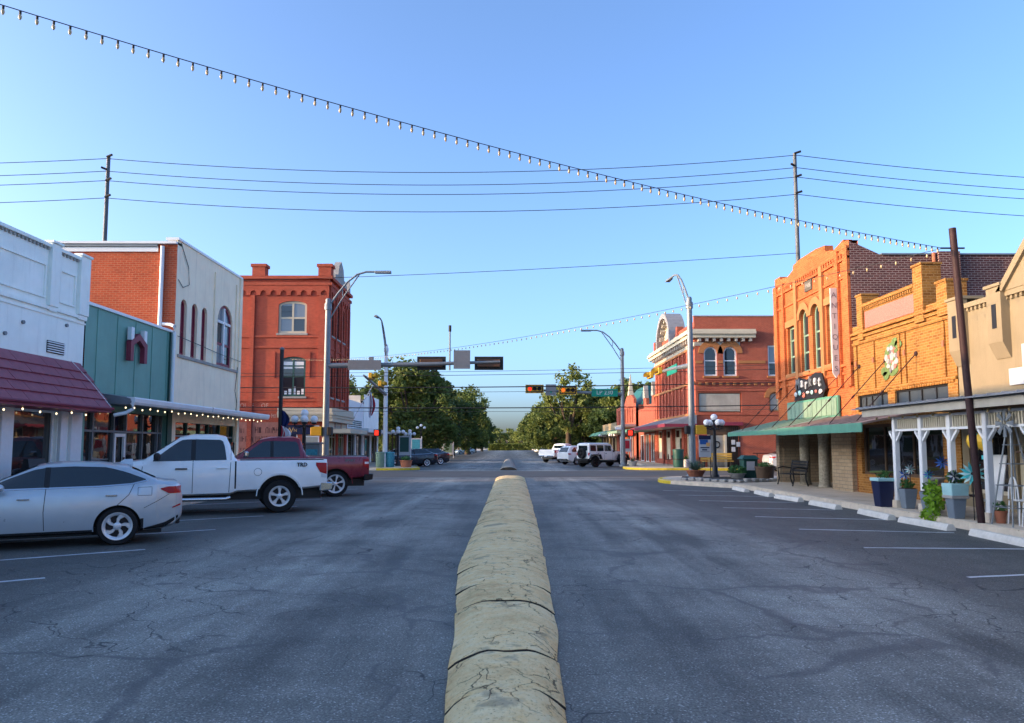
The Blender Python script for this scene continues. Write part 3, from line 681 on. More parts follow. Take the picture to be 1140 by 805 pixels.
for a, b in zip(cols, cols[1:]):
    obj('pane', fbox(N(), E_, a + .03, b - .03, H + .3, 1.95, -.17, -.15), 'shop_glass', bb); obj('pane', fbox(N(), E_, a + .03, b - .03, 2.01, 2.45, -.17, -.15), 'shop_glass', bb)
for P_ in ([(25.25, 8.6), (25.9, 7.9), (26.0, 7.3), (25.5, 7.1), (25.12, 7.3)], [(30.9, 4.9), (30.7, 3.9), (30.95, 3.4), (30.85, 3.1)], [(25.1, 5.35), (27, 5.28), (28.6, 5.2), (31.1, 5.15)]):
    obj('cable', tube(N(), [E_.p(s_, z_, .03 if P_[0][0] > 26 or P_[0][1] > 6 else .09) for s_, z_ in P_], .012, 5), 'wire', bb)
for s_, z_ in ((17.2, 4.5), (16.6, 4.15), (18.9, 4.7)): obj('wall_fixing', tube(N(), [E_.p(s_, z_, 0), E_.p(s_, z_, .05)], .045, 8), 'galvanised', wb)
# --- long flat canopy over both shops
cn = empty('canopy', (FL, 25, 2.8), 'long white metal canopy with a gutter over the green and beige shops', 'canopy')
prof = [(FL, 3.10), (-10.22, 2.93), (-10.1, 2.90), (-10.07, 2.80), (-10.14, 2.74), (FL, 2.78)]
obj('canopy_deck', fprism(N(), south(0), prof, -31.3, -19.9), 'galvanised', cn)
bm = N(); prof2 = [(-10.12, 2.745), (-10.05, 2.74), (-10.0, 2.80), (-9.98, 2.90), (-10.0, 2.935), (-10.21, 2.945)]; fprism(bm, south(0), prof2, -25.2, -19.95); obj('gutter', bm, 'white_metal', cn)
bm = N(); fprism(bm, south(0), prof2, -31.25, -25.3); obj('gutter', bm, 'white_metal', cn)
bm = N(); tube(bm, [(-10.06, 20.0, 2.74), (-10.06, 20.0, 2.62), (-10.2, 19.95, 2.52), (-10.5, 19.9, 2.45)], .05, 8); obj('spout', bm, 'white_metal', cn, 50)
bulb_row(cn, [(-10.3, 20.1 + i * .46, 2.66 + .025 * math.sin(i * 2.4)) for i in range(25)])

# --- three-storey red brick block across the side street
rb = empty('brick_building', (-16, 56, 0), 'three-storey dark red brick building with arched corbels across the side street', 'building')
RX, RY, RT = -12.65, 52.0, 13.55
S_ = south(RY); RE = east(RX)
ops = [(-16.2, -14.2, 9.55, 11.85, .32), (-15.95, -14.2, 5.1, 7.9, .3), (-15.6, -14.65, H + .25, 3.1), (-14.35, -13.15, H + .25, 3.1), (-22.2, -20.4, 9.55, 11.85, .32), (-22.2, -20.4, 5.1, 7.9, .3)]
wall('wall', 'brick_red_left', rb, S_, -38, RX, 0, RT, ops, .3)
opsE = [(y0, y1, z0, z1, .3) for (y0, y1) in ((52.7, 53.6), (54.35, 55.4), (56.1, 57.0)) for (z0, z1) in ((9.5, 12.0), (5.1, 8.0))] + [(52.5, 55.2, H + .2, 3.0), (55.6, 57.9, H + .2, 3.0)]
wall('wall', 'brick_red_left', rb, RE, RY, 58.6, 0, RT, opsE, .3)
body(rb, -38, RX - .3, RY, 58.6, RT, 'brick_red_left', sides=('w', 'n'))
for o_ in (ops[0], ops[4]): window(rb, S_, *o_[:4], .32, 'cream_trim', ('pale_glass', 'window_glass'), vs=((o_[0] + o_[1]) / 2,), hs=(10.65,), fw=.16, d=-.12, sill='stone_grey')
for o_ in (ops[1], ops[5]): window(rb, S_, *o_[:4], .3, 'green_dark', 'window_glass', vs=((o_[0] + o_[1]) / 2,), hs=(6.5, 7.25), fw=.12, d=-.12, sill='stone_grey')
for o_ in opsE[:6]: window(rb, RE, *o_[:4], .3, 'dark_iron', 'window_glass', vs=(), hs=((o_[2] + o_[3]) / 2,), fw=.1, d=-.12, sill='stone_grey')
for o_ in opsE[6:]: window(rb, RE, *o_[:4], 0, 'cream_trim', 'shop_glass', vs=(o_[0] + .9, o_[0] + 1.7), hs=(2.3,), fw=.1, d=-.14, name='shop_window')
obj('blind', fbox(N(), S_, -15.78, -15.15, 7.05, 7.55, -.128, -.122), 'white_paint', rb); obj('blind', fbox(N(), S_, -15.0, -14.36, 7.1, 7.55, -.128, -.122), 'white_paint', rb)
for i in range(5): obj('boxed_goods', fbox(N(), S_, -15.7 + i * .3, -15.5 + i * .3, 5.25, 5.5 + (i * 7 % 3) * .14, -.128, -.122), 'white_paint', rb)
# corbel table, cornice, pilasters, chimneys
bm = N(); fbox(bm, S_, -38, RX + .2, 12.95, 13.15, 0, .16); fbox(bm, S_, -38, RX + .26, 13.4, 13.62, -.3, .22); fbox(bm, RE, RY, 58.8, 12.95, 13.15, 0, .16); fbox(bm, RE, RY, 58.85, 13.4, 13.62, -.3, .22); obj('cornice', bm, 'brick_red_left', rb)
def arcade(f, s0, s1, z0, z1, step, d, root, mat):
    n_ = max(1, int(round((s1 - s0) / step))); st = (s1 - s0) / n_
    for i in range(n_):
        a = s0 + i * st; P = arch_pts(a + st * .2, a + st * .8, z0 + .12, .22, 6)
        bm = N(); pts = [(a, z0), (a + st * .2, z0)] + P + [(a + st * .8, z0), (a + st, z0), (a + st, z1), (a, z1)]
        L_ = [(a, z0), (a + st * .2, z0), (a + st * .2, z1), (a, z1)]; fprism(bm, f, L_, 0, d); fprism(bm, f, [(a + st * .8, z0), (a + st, z0), (a + st, z1), (a + st * .8, z1)], 0, d)
        for u, v in zip(P, P[1:]): fprism(bm, f, [u, v, (v[0], z1), (u[0], z1)], 0, d)
        obj('corbel_arch', bm, mat, root)
arcade(S_, -24, RX, 12.25, 12.95, .72, .12, rb, 'brick_red_left'); arcade(RE, RY + .1, 58.5, 12.25, 12.95, .72, .12, rb, 'brick_red_left')
for a, b in ((-18.05, -17.85), (-13.25, RX + .0)): obj('pilaster', fbox(N(), S_, a - .1, b, 0 if b < -14 else 4.4, 12.24, .003, .12), 'brick_red_left', rb)
for y in (52.1, 53.85, 55.65, 57.3, 58.25): obj('pilaster', fbox(N(), RE, y, y + .3, 4.4, 12.24, .003, .12), 'brick_red_left', rb)
for z in (9.25, 8.5, 4.75): obj('band_course', fbox(N(), S_, -38, RX, z, z + .14, .003, .07), 'brick_red_left', rb)
for z in (9.25, 8.5): obj('band_course', fbox(N(), RE, RY + .1, 58.6, z, z + .14, .003, .05), 'brick_red_left', rb)
for a in (-16.45, -14.0): obj('niche_strip', fbox(N(), S_, a, a + .12, 6.4, 8.2, .003, .06), 'brick_red_left', rb)
for x in (-17.6, -12.95):
    bm = N(); fbox(bm, S_, x - .45, x + .45, 13.6, 14.25, -.5, .24); fbox(bm, S_, x - .55, x + .55, 14.25, 14.45, -.55, .3); obj('chimney', bm, 'brick_red_left', rb)
bm = N(); fprism(bm, RE, [(53.2, 13.62), (57.2, 13.62), (57.0, 14.1), (56.2, 14.25), (55.9, 15.0), (55.2, 15.45), (54.5, 15.0), (54.2, 14.25), (53.4, 14.1)], -.35, .1); obj('pediment', bm, 'stone_grey', rb)
for y in (52.2, 58.2): obj('finial', fprism(N(), RE, [(y - .25, 13.62), (y + .3, 13.62), (y + .2, 14.2), (y + .05, 14.6), (y - .15, 14.2)], -.4, .1), 'stone_grey', rb)
# cream cornice of the corner shop, turning the corner
cc = obj('shop_cornice', fbox(N(), S_, -15.85, RX + .5, 3.35, 3.62, 0, .42), 'cream_trim', rb)
for z0_, z1_, d_ in ((3.62, 3.8, .5), (3.8, 3.95, .58), (3.95, 4.3, .48)): obj('moulding', fbox(N(), S_, -15.95, RX + d_, z0_ + .002, z1_, 0, d_), 'cream_trim', cc)
for z0_, z1_, d_ in ((3.35, 3.62, .44), (3.622, 3.8, .52), (3.802, 3.95, .60), (3.952, 4.3, .5)): obj('moulding', fbox(N(), RE, RY + .004, 58.6, z0_, z1_, 0.002, d_), 'cream_trim', cc)
obj('street_awning', fbox(N(), RE, RY + .2, 58.6, 2.55, 2.85, .01, 1.6), 'cream_trim', rb)
for k in range(3): obj('frieze_panel', fbox(N(), RE, RY + .5 + k * 2, RY + 2.2 + k * 2, 2.9, 3.32, .003, .04), 'board_grey' if k % 2 else 'cream_trim', rb)
window(rb, S_, -15.6, -14.65, H + .25, 3.1, 0, 'white_paint', 'sign_navy', hs=(1.6, 2.2), fw=.1, d=-.08, name='shop_window')
window(rb, S_, -14.35, -13.15, H + .25, 3.1, 0, 'white_paint', ('board_grey',), hs=(2.3,), fw=.1, d=-.08, name='shop_window')
obj('teal_strip', fbox(N(), S_, -15.5, -14.75, 1.75, 2.05, -.088, -.08), 'sign_teal', rb)
sg = empty('shop_sign', (-14.6, RY, 2.4), 'navy shop sign with gold letters by the corner window', 'sign')
obj('board', fbox(N(), S_, -15.5, -13.6, 2.45, 3.12, .0, .06), 'sign_navy', sg); text('letters', 'W', .55, S_, -15.2, 2.72, .063, 'letter_gold', sg); text('letters', 'N', .30, S_, -14.8, 2.72, .063, 'letter_gold', sg)
# ghost sign painted on the flank
gs = empty('ghost_sign', (-17.2, RY, 2), 'faded painted lettering on the red brick flank', 'painted sign')
obj('painted_ground', fbox(N(), S_, -18.95, -15.98, .5, 3.3, .004, .010), 'ghost_ground', gs)
text('letters', 'A HOUSE', .40, S_, -18.55, 4.45, .02, 'ghost_pale', gs, ext=.002); text('letters', 'OF', .40, S_, -16.95, 4.45, .126, 'ghost_pale', gs, ext=.002)
def worn_row(z, h, s0, s1, mat, seed):
    """rubbed-out capitals: broken upright and level strokes, none of them legible in the photograph"""
    r = random.Random(seed); bm = N(); s = s0
    while s < s1:
        w = r.uniform(.10, .17)
        if r.random() > .14:
            fbox(bm, S_, s, s + .045, z, z + h * r.uniform(.75, 1), .012, .016)
            if r.random() > .35: fbox(bm, S_, s + .05, s + w, z + h * r.choice((0., .42, .8)), z + h * r.choice((.16, .58, .98)) if False else z + h * .95, .012, .0145) if r.random() > .7 else fbox(bm, S_, s + .05, s + w, z + h * .42, z + h * .6, .012, .0145)
            if r.random() > .4: fbox(bm, S_, s + w + .003, s + w + .04, z, z + h * r.uniform(.6, 1), .012, .0155)
        s += w + .09
    obj('worn_letters', bm, mat, gs)
worn_row(2.55, .42, -18.75, -16.05, 'ghost_dark', 1); worn_row(1.95, .40, -18.75, -16.1, 'ghost_dark', 2); worn_row(1.35, .2, -18.6, -16.3, 'ghost_dark', 3); worn_row(3.6, .30, -17.4, -15.98, 'ghost_pale', 4)

# --- white painted shops further along on the left
wl2 = empty('shop_building', (-16, 62, 0), 'low white false-fronted shop beside the red brick block', 'building')
WE = east(-12.7)
wall('wall', 'white_metal', wl2, WE, 58.75, 65.4, 0, 5.35, [(59.2, 62.0, H, 2.6), (62.5, 65.0, H, 2.6)], .3)
body(wl2, -26, -13.0, 58.75, 65.4, 5.2, 'white_metal', sides=('w', 'n', 's'))
for a, b in ((59.2, 62.0), (62.5, 65.0)): window(wl2, WE, a, b, H, 2.6, 0, 'wood_dark', 'shop_glass', vs=(a + .9, a + 1.8), hs=(2.0,), name='shop_window', d=-.15)
obj('awning', fbox(N(), WE, 58.8, 65.4, 2.75, 3.05, .0, 1.7), 'white_metal', wl2)
for r in range(4):
    for k in range(5): obj('louvre', fbox(N(), WE, 59.2 + k * 1.1, 60.1 + k * 1.1, 3.2 + r * .16, 3.27 + r * .16, .005, .05), 'green_dark', wl2)
wl3 = empty('shop_building', (-16, 69, 0), 'taller weathered white shop at the end of the left row', 'building')
W3 = east(-12.7)
wall('wall', 'white_stucco', wl3, W3, 65.5, 73, 0, 6.2, [(66, 68.8, H, 2.6), (69.4, 72.5, H, 2.6)], .3)
body(wl3, -26, -13.0, 65.5, 73, 6.1, 'white_stucco', sides=('w', 'n', 's'))
for a, b in ((66, 68.8), (69.4, 72.5)): window(wl3, W3, a, b, H, 2.6, 0, 'wood_dark', 'shop_glass', vs=(a + 1, a + 2), fw=.14, name='shop_window', d=-.15)
obj('awning', fbox(N(), W3, 65.5, 73, 2.75, 2.95, 0, 1.9), 'board_grey', wl3)
for y in (65.8, 68, 70.5, 72.8): obj('post', box(N(), -11.0, -10.88, y, y + .12, H, 2.75), 'wood_dark', wl3)
# the row goes on behind the camera (unseen here, it keeps the street in shade)
nb = empty('shop_building', (-18, -8, 0), 'plain white stucco shop row before the left edge of the view', 'building')
wall('wall', 'white_stucco', nb, E_, -30, 5.9, 0, 6.8, [(-26 + i * 8, -20 + i * 8, .6, 2.6) for i in range(4)], .3); body(nb, -26, FL - .3, -30, 5.9, 6.7, 'white_stucco', sides=('w', 'n', 's'))
for i in range(4): window(nb, E_, -26 + i * 8, -20 + i * 8, .6, 2.6, 0, 'white_paint', 'shop_glass', vs=(-23 + i * 8,), name='shop_window')
# ---------------------------------------------------------------- right side of the street
FR = 11.3; W_ = west(FR)
# --- orange painted brick building
ob = empty('brick_building', (15, 27.6, 0), 'orange painted brick building with arched upper windows', 'building')
O0, O1 = 24.22, 31.1
ops = [(29.05, 29.85, 4.5, 6.38), (27.75, 28.5, 4.45, 6.85, .36), (26.65, 27.4, 4.45, 6.85, .36), (25.35, 26.15, 4.5, 6.6), (25.75, 30.75, -.02, 2.55)]
top = [(O0, 8.45), (24.6, 8.5), (24.62, 8.58), (25.4, 8.42), (26.05, 8.55), (26.1, 8.78), (26.9, 8.86), (28.3, 8.86), (29.05, 8.78), (29.1, 8.6), (29.7, 8.45), (30.5, 8.55), (30.52, 8.66), (O1, 8.66)]
wall('wall', 'brick_orange_paint', ob, W_, O0, O1, 0, 8.3, ops, .3, top=top)
wall('brick_flank', 'brick_purple', ob, south(O0), FR + .001, 24, 0, 7.6, top=[(FR + .001, 8.42), (11.6, 8.3), (12.35, 7.95), (24, 7.95)])
obj('flank_coping', fbox(N(), south(O0), 12.35, 24, 7.95, 8.0, -.32, .05), 'galvanised', ob)
obj('chimney', box(N(), 14.15, 14.85, O0 - .22, O0 - .003, 6.5, 8.02), 'brick_purple', ob); obj('flue_pipe', tube(N(), [(14.05, O0 - .1, 6.5), (14.05, O0 - .1, 8.0)], .06, 8), 'terracotta', ob)
body(ob, FR + .3, 24, O0, O1, 7.9, 'brick_red_right', sides=('n', 'e'))
for a, b in ((O0, 24.55), (24.95, 25.2), (26.25, 26.5), (28.65, 28.9), (30.0, 30.2), (30.75, O1)):
    obj('pilaster', fbox(N(), W_, a, b, 3.6, 8.1 if a in (26.25, 28.65) else 8.28, .003, .10), 'trim_ochre' if a in (26.25, 28.65) else 'brick_orange_paint', ob)
for z, dd in ((4.28, .09), (4.02, .05), (7.25, .05), (7.85, .08), (8.1, .06)): obj('band_course', fbox(N(), W_, O0, O1, z, z + .09, .003, dd), 'brick_orange_paint', ob)
bm = N(); k = 34
for i in range(k): fbox(bm, W_, O0 + .1 + i * .2, O0 + .2 + i * .2, 7.95, 8.09, .003, .07)
o = obj('dentils', bm, 'brick_orange_paint', ob); o['kind'] = 'stuff'
for o_ in ops[1:3]:
    P = arch_pts(o_[0], o_[1], o_[3] - .36, .36, 12); Q = arch_pts(o_[0] - .2, o_[1] + .2, o_[3] - .36, .62, 12)
    for i in range(12): obj('arch_stone', fprism(N(), W_, [P[i], P[i + 1], Q[i + 1], Q[i]], .003, .07), 'trim_ochre', ob)
for o_ in (ops[0], ops[3]): obj('lintel', fbox(N(), W_, o_[0] - .12, o_[1] + .12, o_[3] + .004, o_[3] + .26, .003, .06), 'trim_ochre', ob)
for o_ in ops[:4]: window(ob, W_, o_[0], o_[1], o_[2], o_[3], o_[4] if len(o_) > 4 else 0, 'green_awning_pale', 'window_glass', hs=(5.2, 5.85), fw=.08, d=-.14, sill='trim_ochre')
for s in (29.45, 28.1, 27.0, 25.75): obj('apron_panel', fbox(N(), W_, s - .36, s + .36, 3.66, 3.98, .003, .05), 'brick_orange_paint', ob)
db = obj('date_stone', fbox(N(), W_, 27.25, 27.9, 7.45, 7.84, .003, .05), 'stone_dark', ob); text('letters', '1906', .26, W_, 27.57, 7.64, .052, 'stone_grey', db, flip=True)
# ground floor: stone-clad piers, two round columns, dark porch
bm = N(); fbox(bm, W_, 25.75, 30.75, H, 2.6, -2.2, -2.1); obj('porch_back', bm, 'wood_dark', ob)
for s in (25.76, 30.74): obj('porch_side', fbox(N(), W_, s - .02, s + .02, H, 2.6, -2.1, -.004), 'brick_tan', ob)
obj('porch_ceiling', fbox(N(), W_, 25.8, 30.7, 2.56, 2.6, -2.1, 0), 'wood_dark', ob)
window(ob, W_, 26.2, 27.9, .7, 2.3, 0, 'wood_dark', 'shop_glass', fw=.08, d=-2.05, name='shop_window'); window(ob, W_, 28.3, 29.3, H + .02, 2.3, 0, 'wood_dark', 'shop_glass', fw=.1, d=-2.05, name='door')
for a, b in ((24.25, 25.75), (30.75, 31.08)): obj('stone_pier', fbox(N(), W_, a, b, H, 2.2, .003, .16), 'brick_tan', ob)
for s in (27.0, 28.75):
    bm = N(); lathe(bm, [(.23, H), (.22, H + .08), (.19, H + .1), (.18, 1.9), (.2, 2.0), (.22, 2.5)], 18, (FR + .1, s, 0)); obj('column', bm, 'stone_column', ob, 50)
# panelled name board over the awning
nbx = obj('panel_frame', fbox(N(), W_, 25.2, 29.8, 2.62, 3.36, .05, .12), 'green_awning', ob)
for i in range(11): obj('panel', fbox(N(), W_, 25.27 + i * .41, 25.64 + i * .41, 2.70, 3.28, .12, .15), 'green_awning_pale', nbx)
# --- awnings along the orange and yellow fronts
def awning(name, label, s0, s1, zt, ze, out, mat, vmat, vh, rods, hip0=0, hip1=0, panels=0):
    t = empty(name, (FR, (s0 + s1) / 2, ze), label, 'awning'); bm = N()
    quadhex(bm, [W_.p(s0, zt - .06, .17), W_.p(s1, zt - .06, .17), W_.p(s1 + hip1, ze, out), W_.p(s0 - hip0, ze, out), W_.p(s0, zt, .17), W_.p(s1, zt, .17), W_.p(s1 + hip1, ze + .05, out), W_.p(s0 - hip0, ze + .05, out)])
    d = obj('deck', bm, mat, t)
    for i in range(panels):
        a = s0 + (i + 1) * (s1 - s0) / (panels + 1); q = (i + 1) / (panels + 1)
        e = (s0 - hip0) + q * (s1 + hip1 - s0 + hip0)
        obj('standing_seam', tube(N(), [W_.p(a, zt + .012, .18), W_.p(e, ze + .062, out)], .018, 5), mat, d)
    obj('valance', fbox(N(), W_, s0 - hip0, s1 + hip1, ze - vh, ze + .045, out + .002, out + .03), vmat, t)
    for s in rods:
        bm = N(); a, b = W_.p(s + .1, 4.0 + (.18 if s < 24 else 0), .02), W_.p(s + .1, ze + .10, out - .25); tube(bm, [a, b], .014, 6); c = a + (b - a) * .55; tube(bm, [c, c + (b - a).normalized() * .12], .03, 6)
        tube(bm, [W_.p(s + .1, 4.0 + (.18 if s < 24 else 0), .0), W_.p(s + .1, 4.0 + (.18 if s < 24 else 0), .035)], .07, 8); obj('tie_rod', bm, 'brown_steel', t)
    return t
awning('metal_awning', 'pale green metal awning jutting out past the corner of the orange building', 25.75, 31.3, 2.66, 2.16, 1.95, 'green_awning_pale', 'green_awning', .12, (27.2, 29.0, 30.6), 0, .4, 7)
awning('metal_awning', 'rusty metal awning with dark green valance below the yellow brick front', 19.55, 25.7, 2.62, 2.20, 2.0, 'rust_metal_roof', 'green_awning', .2, (25.3, 23.7, 22.05, 20.35), 0, 0, 8)
# --- carved sign on the green board and hanging blade sign
cs = empty('carved_sign', (FR - .15, 27.4, 3.36), 'jumbled black and white carved letter sign above the green awning', 'sign')
r = random.Random(5)
bm = N(); fprism(bm, W_, [(26.3, 3.38), (28.95, 3.38), (28.8, 3.62), (28.5, 4.25), (27.7, 4.1), (26.9, 4.3), (26.35, 4.22), (26.05, 3.7)], .12, .16); obj('board', bm, 'dark_iron', cs)
for i, ch in enumerate('Market'):
    text('letter', ch, .52, W_, 28.5 - i * .40, 3.98 + .05 * math.sin(i * 2.2), .168 + .002 * i, 'sign_white' if i % 3 else 'sign_grey', cs, flip=True, ext=.03, font_w=.012)
for i in range(7):
    q = N(); s = 28.7 - i * .38; sphere(q, W_.p(s, 3.60 + r.uniform(-.06, .06), .19), (.04, r.uniform(.08, .16), r.uniform(.05, .11)), 8, 6); obj('scroll', q, ('sign_white', 'planter_aqua', 'pink_mosaic')[i % 3], cs, 60)
bl = empty('blade_sign', (FR, 25.0, 4), 'tall narrow white blade sign with vertical letters on the orange front', 'sign')
bm = N(); B_ = south(25.02)
fprism(bm, B_, [(FR - .34, 4.1), (FR - .23, 3.92), (FR - .12, 4.1), (FR - .12, 7.0), (FR - .34, 7.0)], -.03, .03); obj('board', bm, 'sign_white', bl)
for i, ch in enumerate('ANTIQUES'): text('letter', ch, .26, B_, FR - .23, 6.75 - i * .36, .032, 'letter_grey', bl)
obj('bracket', box(N(), FR - .13, FR, 25.0, 25.03, 6.6, 6.66), 'dark_iron', bl); obj('bracket', box(N(), FR - .13, FR, 25.0, 25.03, 4.4, 4.46), 'dark_iron', bl)

# --- yellow brick building
yb = empty('brick_building', (15, 21.4, 0), 'yellow brick shop with stepped parapet and a long pink panel', 'building')
Y0, Y1 = 18.62, 24.2
top = [(Y0, 5.3), (18.8, 5.32), (18.8, 5.85), (19.22, 5.85), (19.22, 5.42), (19.9, 5.42), (19.9, 6.55), (20.32, 6.55), (20.32, 6.02), (23.36, 6.02), (23.36, 6.4), (23.68, 6.4), (23.68, 5.5), (Y1, 5.5)]
ops = [(22.1, 24.0, 2.72, 3.24), (19.05, 21.7, 2.72, 3.24), (19.4, 23.9, .75, 2.3)]
wall('wall', 'brick_yellow', yb, W_, Y0, Y1, 0, 5.25, ops, .3, top=top)
body(yb, FR + .3, 24, Y0, Y1, 5.2, 'brick_yellow', sides=('n', 'e', 's'))
for a, b, z in ((18.78, 19.24, 5.85), (19.88, 20.34, 6.55), (23.34, 23.7, 6.4)):
    bm = N(); fbox(bm, W_, a, b, 5.0, z + .004, -.45, .08); fbox(bm, W_, a - .03, b + .03, z + .006, z + .07, -.48, .11); obj('parapet_pier', bm, 'brick_yellow', yb)
pk = obj('name_panel', fbox(N(), W_, 20.42, 23.28, 5.34, 5.86, .003, .03), 'pink_mosaic', yb)
bm = N(); fbox(bm, W_, 20.34, 23.34, 6.02, 6.12, -.3, .09); obj('coping', bm, 'brick_yellow', yb)
bm = N()
for i in range(24): fbox(bm, W_, 20.38 + i * .124, 20.45 + i * .124, 5.92, 6.01, .003, .06)
o = obj('dentils', bm, 'brick_yellow', yb); o['kind'] = 'stuff'
for z, dd in ((5.2, .10), (5.08, .06), (4.88, .05), (3.32, .06)): obj('band_course', fbox(N(), W_, Y0, Y1, z, z + .08, .003, dd), 'brick_yellow', yb)
for a in (19.05, 20.95, 21.25, 22.75, 23.9):
    obj('brick_strip', fbox(N(), W_, a, a + .1, 3.4, 4.86, .003, .045), 'brick_yellow', yb); obj('anchor_plate', fbox(N(), W_, a - .0, a + .1, 4.2, 4.36, .046, .07), 'terracotta', yb)
bm = N()
for i in range(44): fbox(bm, W_, 18.75 + i * .122, 18.85 + i * .122, 3.243, 3.32, .003, .035)
o = obj('soldier_course', bm, 'brick_yellow', yb); o['kind'] = 'stuff'
window(yb, W_, 22.1, 24.0, 2.72, 3.24, 0, 'dark_iron', 'transom_glass', vs=(22.6, 23.2, 23.6), fw=.05, d=-.08, name='transom_window')
window(yb, W_, 19.05, 21.7, 2.72, 3.24, 0, 'dark_iron', 'transom_glass', vs=(19.7, 20.4, 21.05), fw=.05, d=-.08, name='transom_window')
window(yb, W_, 19.4, 23.9, .75, 2.3, 0, 'wood_dark', 'shop_glass', vs=(21.0, 22.6), fw=.09, d=-.12, name='shop_window')
# painted flower medallion
md = empty('wall_medallion', (FR, 21.75, 4.3), 'oval painted flower medallion with green leaves on yellow brick', 'sign')
def ell(cs_, cz, a, b, k=22, j=.0): return [(cs_ + a * math.cos(i * 2 * math.pi / k) * (1 + rnd.uniform(-j, j)), cz + b * math.sin(i * 2 * math.pi / k) * (1 + rnd.uniform(-j, j))) for i in range(k)]
obj('plate', fprism(N(), W_, ell(21.72, 4.18, .46, .5), .003, .03), 'leaf_paint', md)
for i in range(26):
    a = i * 2.4; q = .035 + .30 * math.sqrt(i / 26); obj('petal', fprism(N(), W_, ell(21.70 + q * math.cos(a), 4.2 + q * 1.05 * math.sin(a), rnd.uniform(.05, .10), rnd.uniform(.06, .11), 8, .2), .031, .036 + i * .0012), ('flower_white', 'flower_white', 'pink_mosaic', 'flower_white', 'leaf_paint', 'letter_grey')[i % 6], md)
for k, (s_, z_) in enumerate(((21.55, 4.66), (21.35, 4.58), (22.1, 3.72), (22.2, 3.86))): obj('painted_leaf', fprism(N(), W_, ell(s_, z_, .2, .13, 9, .15), .0315, .034), 'leaf_paint', md)
# --- cream stucco shop with the porch
cb = empty('shop_building', (15, 12, 0), 'cream stucco shop with a posted porch at the right edge', 'building')
P0, P1 = 4.0, 18.58
wall('wall', 'cream_stucco', cb, W_, P0, P1, 0, 5.0, [(16.9, 18.3, .5, 2.1), (15.2, 16.6, H, 2.15), (12.6, 14.8, .5, 2.1), (8.5, 12, .5, 2.1)], .3)
body(cb, FR + .3, 24, P0, P1, 4.8, 'cream_stucco', sides=('n', 'e', 's'))
bm = N(); fbox(bm, W_, P0, P1, 5.0, 5.12, -.4, .1); obj('coping', bm, 'cream_stucco', cb)
bm = N()
for i in range(90): fbox(bm, W_, P0 + .05 + i * .16, P0 + .12 + i * .16, 4.92, 4.999, .003, .06)
o = obj('dentils', bm, 'cream_stucco', cb); o['kind'] = 'stuff'
for a in (18.08, 16.55):
    bm = N(); fprism(bm, W_, [(a, 3.98), (a + .5, 3.98), (a + .5, 5.25), (a, 5.25)], .0, .20); fbox(bm, W_, a - .04, a + .54, 5.25, 5.32, -.4, .24)
    p = [W_.p(a, 3.98, 0), W_.p(a + .5, 3.98, 0), W_.p(a + .5, 3.98, .2), W_.p(a, 3.98, .2), W_.p(a, 3.62, 0), W_.p(a + .5, 3.62, 0), W_.p(a + .5, 3.62, .03), W_.p(a, 3.62, .03)]; quadhex(bm, p[4:] + p[:4])
    q = obj('bracket_pier', bm, 'cream_stucco', cb); obj('slot', fbox(N(), W_, a + .17, a + .33, 4.3, 4.86, .201, .206), 'dark_iron', q)
bm = N(); fprism(bm, W_, [(16.5, 5.12), (14.0, 7.6), (13.4, 7.6), (11, 5.12)], -.4, .12); obj('gable', bm, 'cream_stucco', cb)
bm = N(); fprism(bm, W_, [(16.72, 5.12), (16.5, 5.12), (13.9, 7.55), (13.9, 7.8)], -.45, .2); obj('gable_trim', bm, 'cream_stucco', cb)
obj('fascia_board', fbox(N(), W_, P0, 17.8, 2.75, 3.05, .003, .04), 'cream_stucco', cb)
for a, b in ((16.9, 18.3), (12.6, 14.8), (8.5, 12)): window(cb, W_, a, b, .5, 2.1, 0, 'cream_trim', 'shop_glass', vs=((a + b) / 2,), fw=.09, d=-.1, name='shop_window')
window(cb, W_, 15.2, 16.6, H, 2.15, 0, 'cream_trim', 'shop_glass', vs=(15.9,), hs=(1.0,), fw=.12, d=-.1, name='door')
# stepped peacock signboard
ps = empty('shop_sign', (FR, 14.6, 3.2), 'white stepped signboard with a peacock at the right edge', 'sign'); PS_ = F((FR, 1.0, 0), (0, 1, 0), (-1, 0, 0))
obj('board', fprism(N(), PS_, [(12.6, 2.98), (15.55, 2.98), (15.55, 3.35), (15.1, 3.35), (15.1, 3.85), (14.95, 3.85), (14.95, 4.0), (14.6, 4.0), (14.6, 4.12), (13.2, 4.12), (13.2, 3.35), (12.6, 3.35)], .05, .1), 'sign_white', ps)
bm = N()
for i, (s, z, a, b) in enumerate(((14.72, 3.62, .12, .22), (14.78, 3.45, .14, .18), (14.6, 3.7, .1, .16), (14.68, 3.36, .1, .14))): fprism(bm, PS_, ell(s, z, a, b, 10, .2), .101, .105 + i * .002)
obj('peacock_tail', bm, 'peacock_green', ps); bm = N(); fprism(bm, PS_, ell(14.45, 3.86, .10, .08, 10), .104, .114); fprism(bm, PS_, ell(14.55, 3.95, .06, .05, 10), .104, .116); obj('peacock_body', bm, 'peacock_blue', ps)
text('letters', 'Pl', .26, PS_, 14.85, 3.15, .103, 'peacock_blue', ps, flip=True)
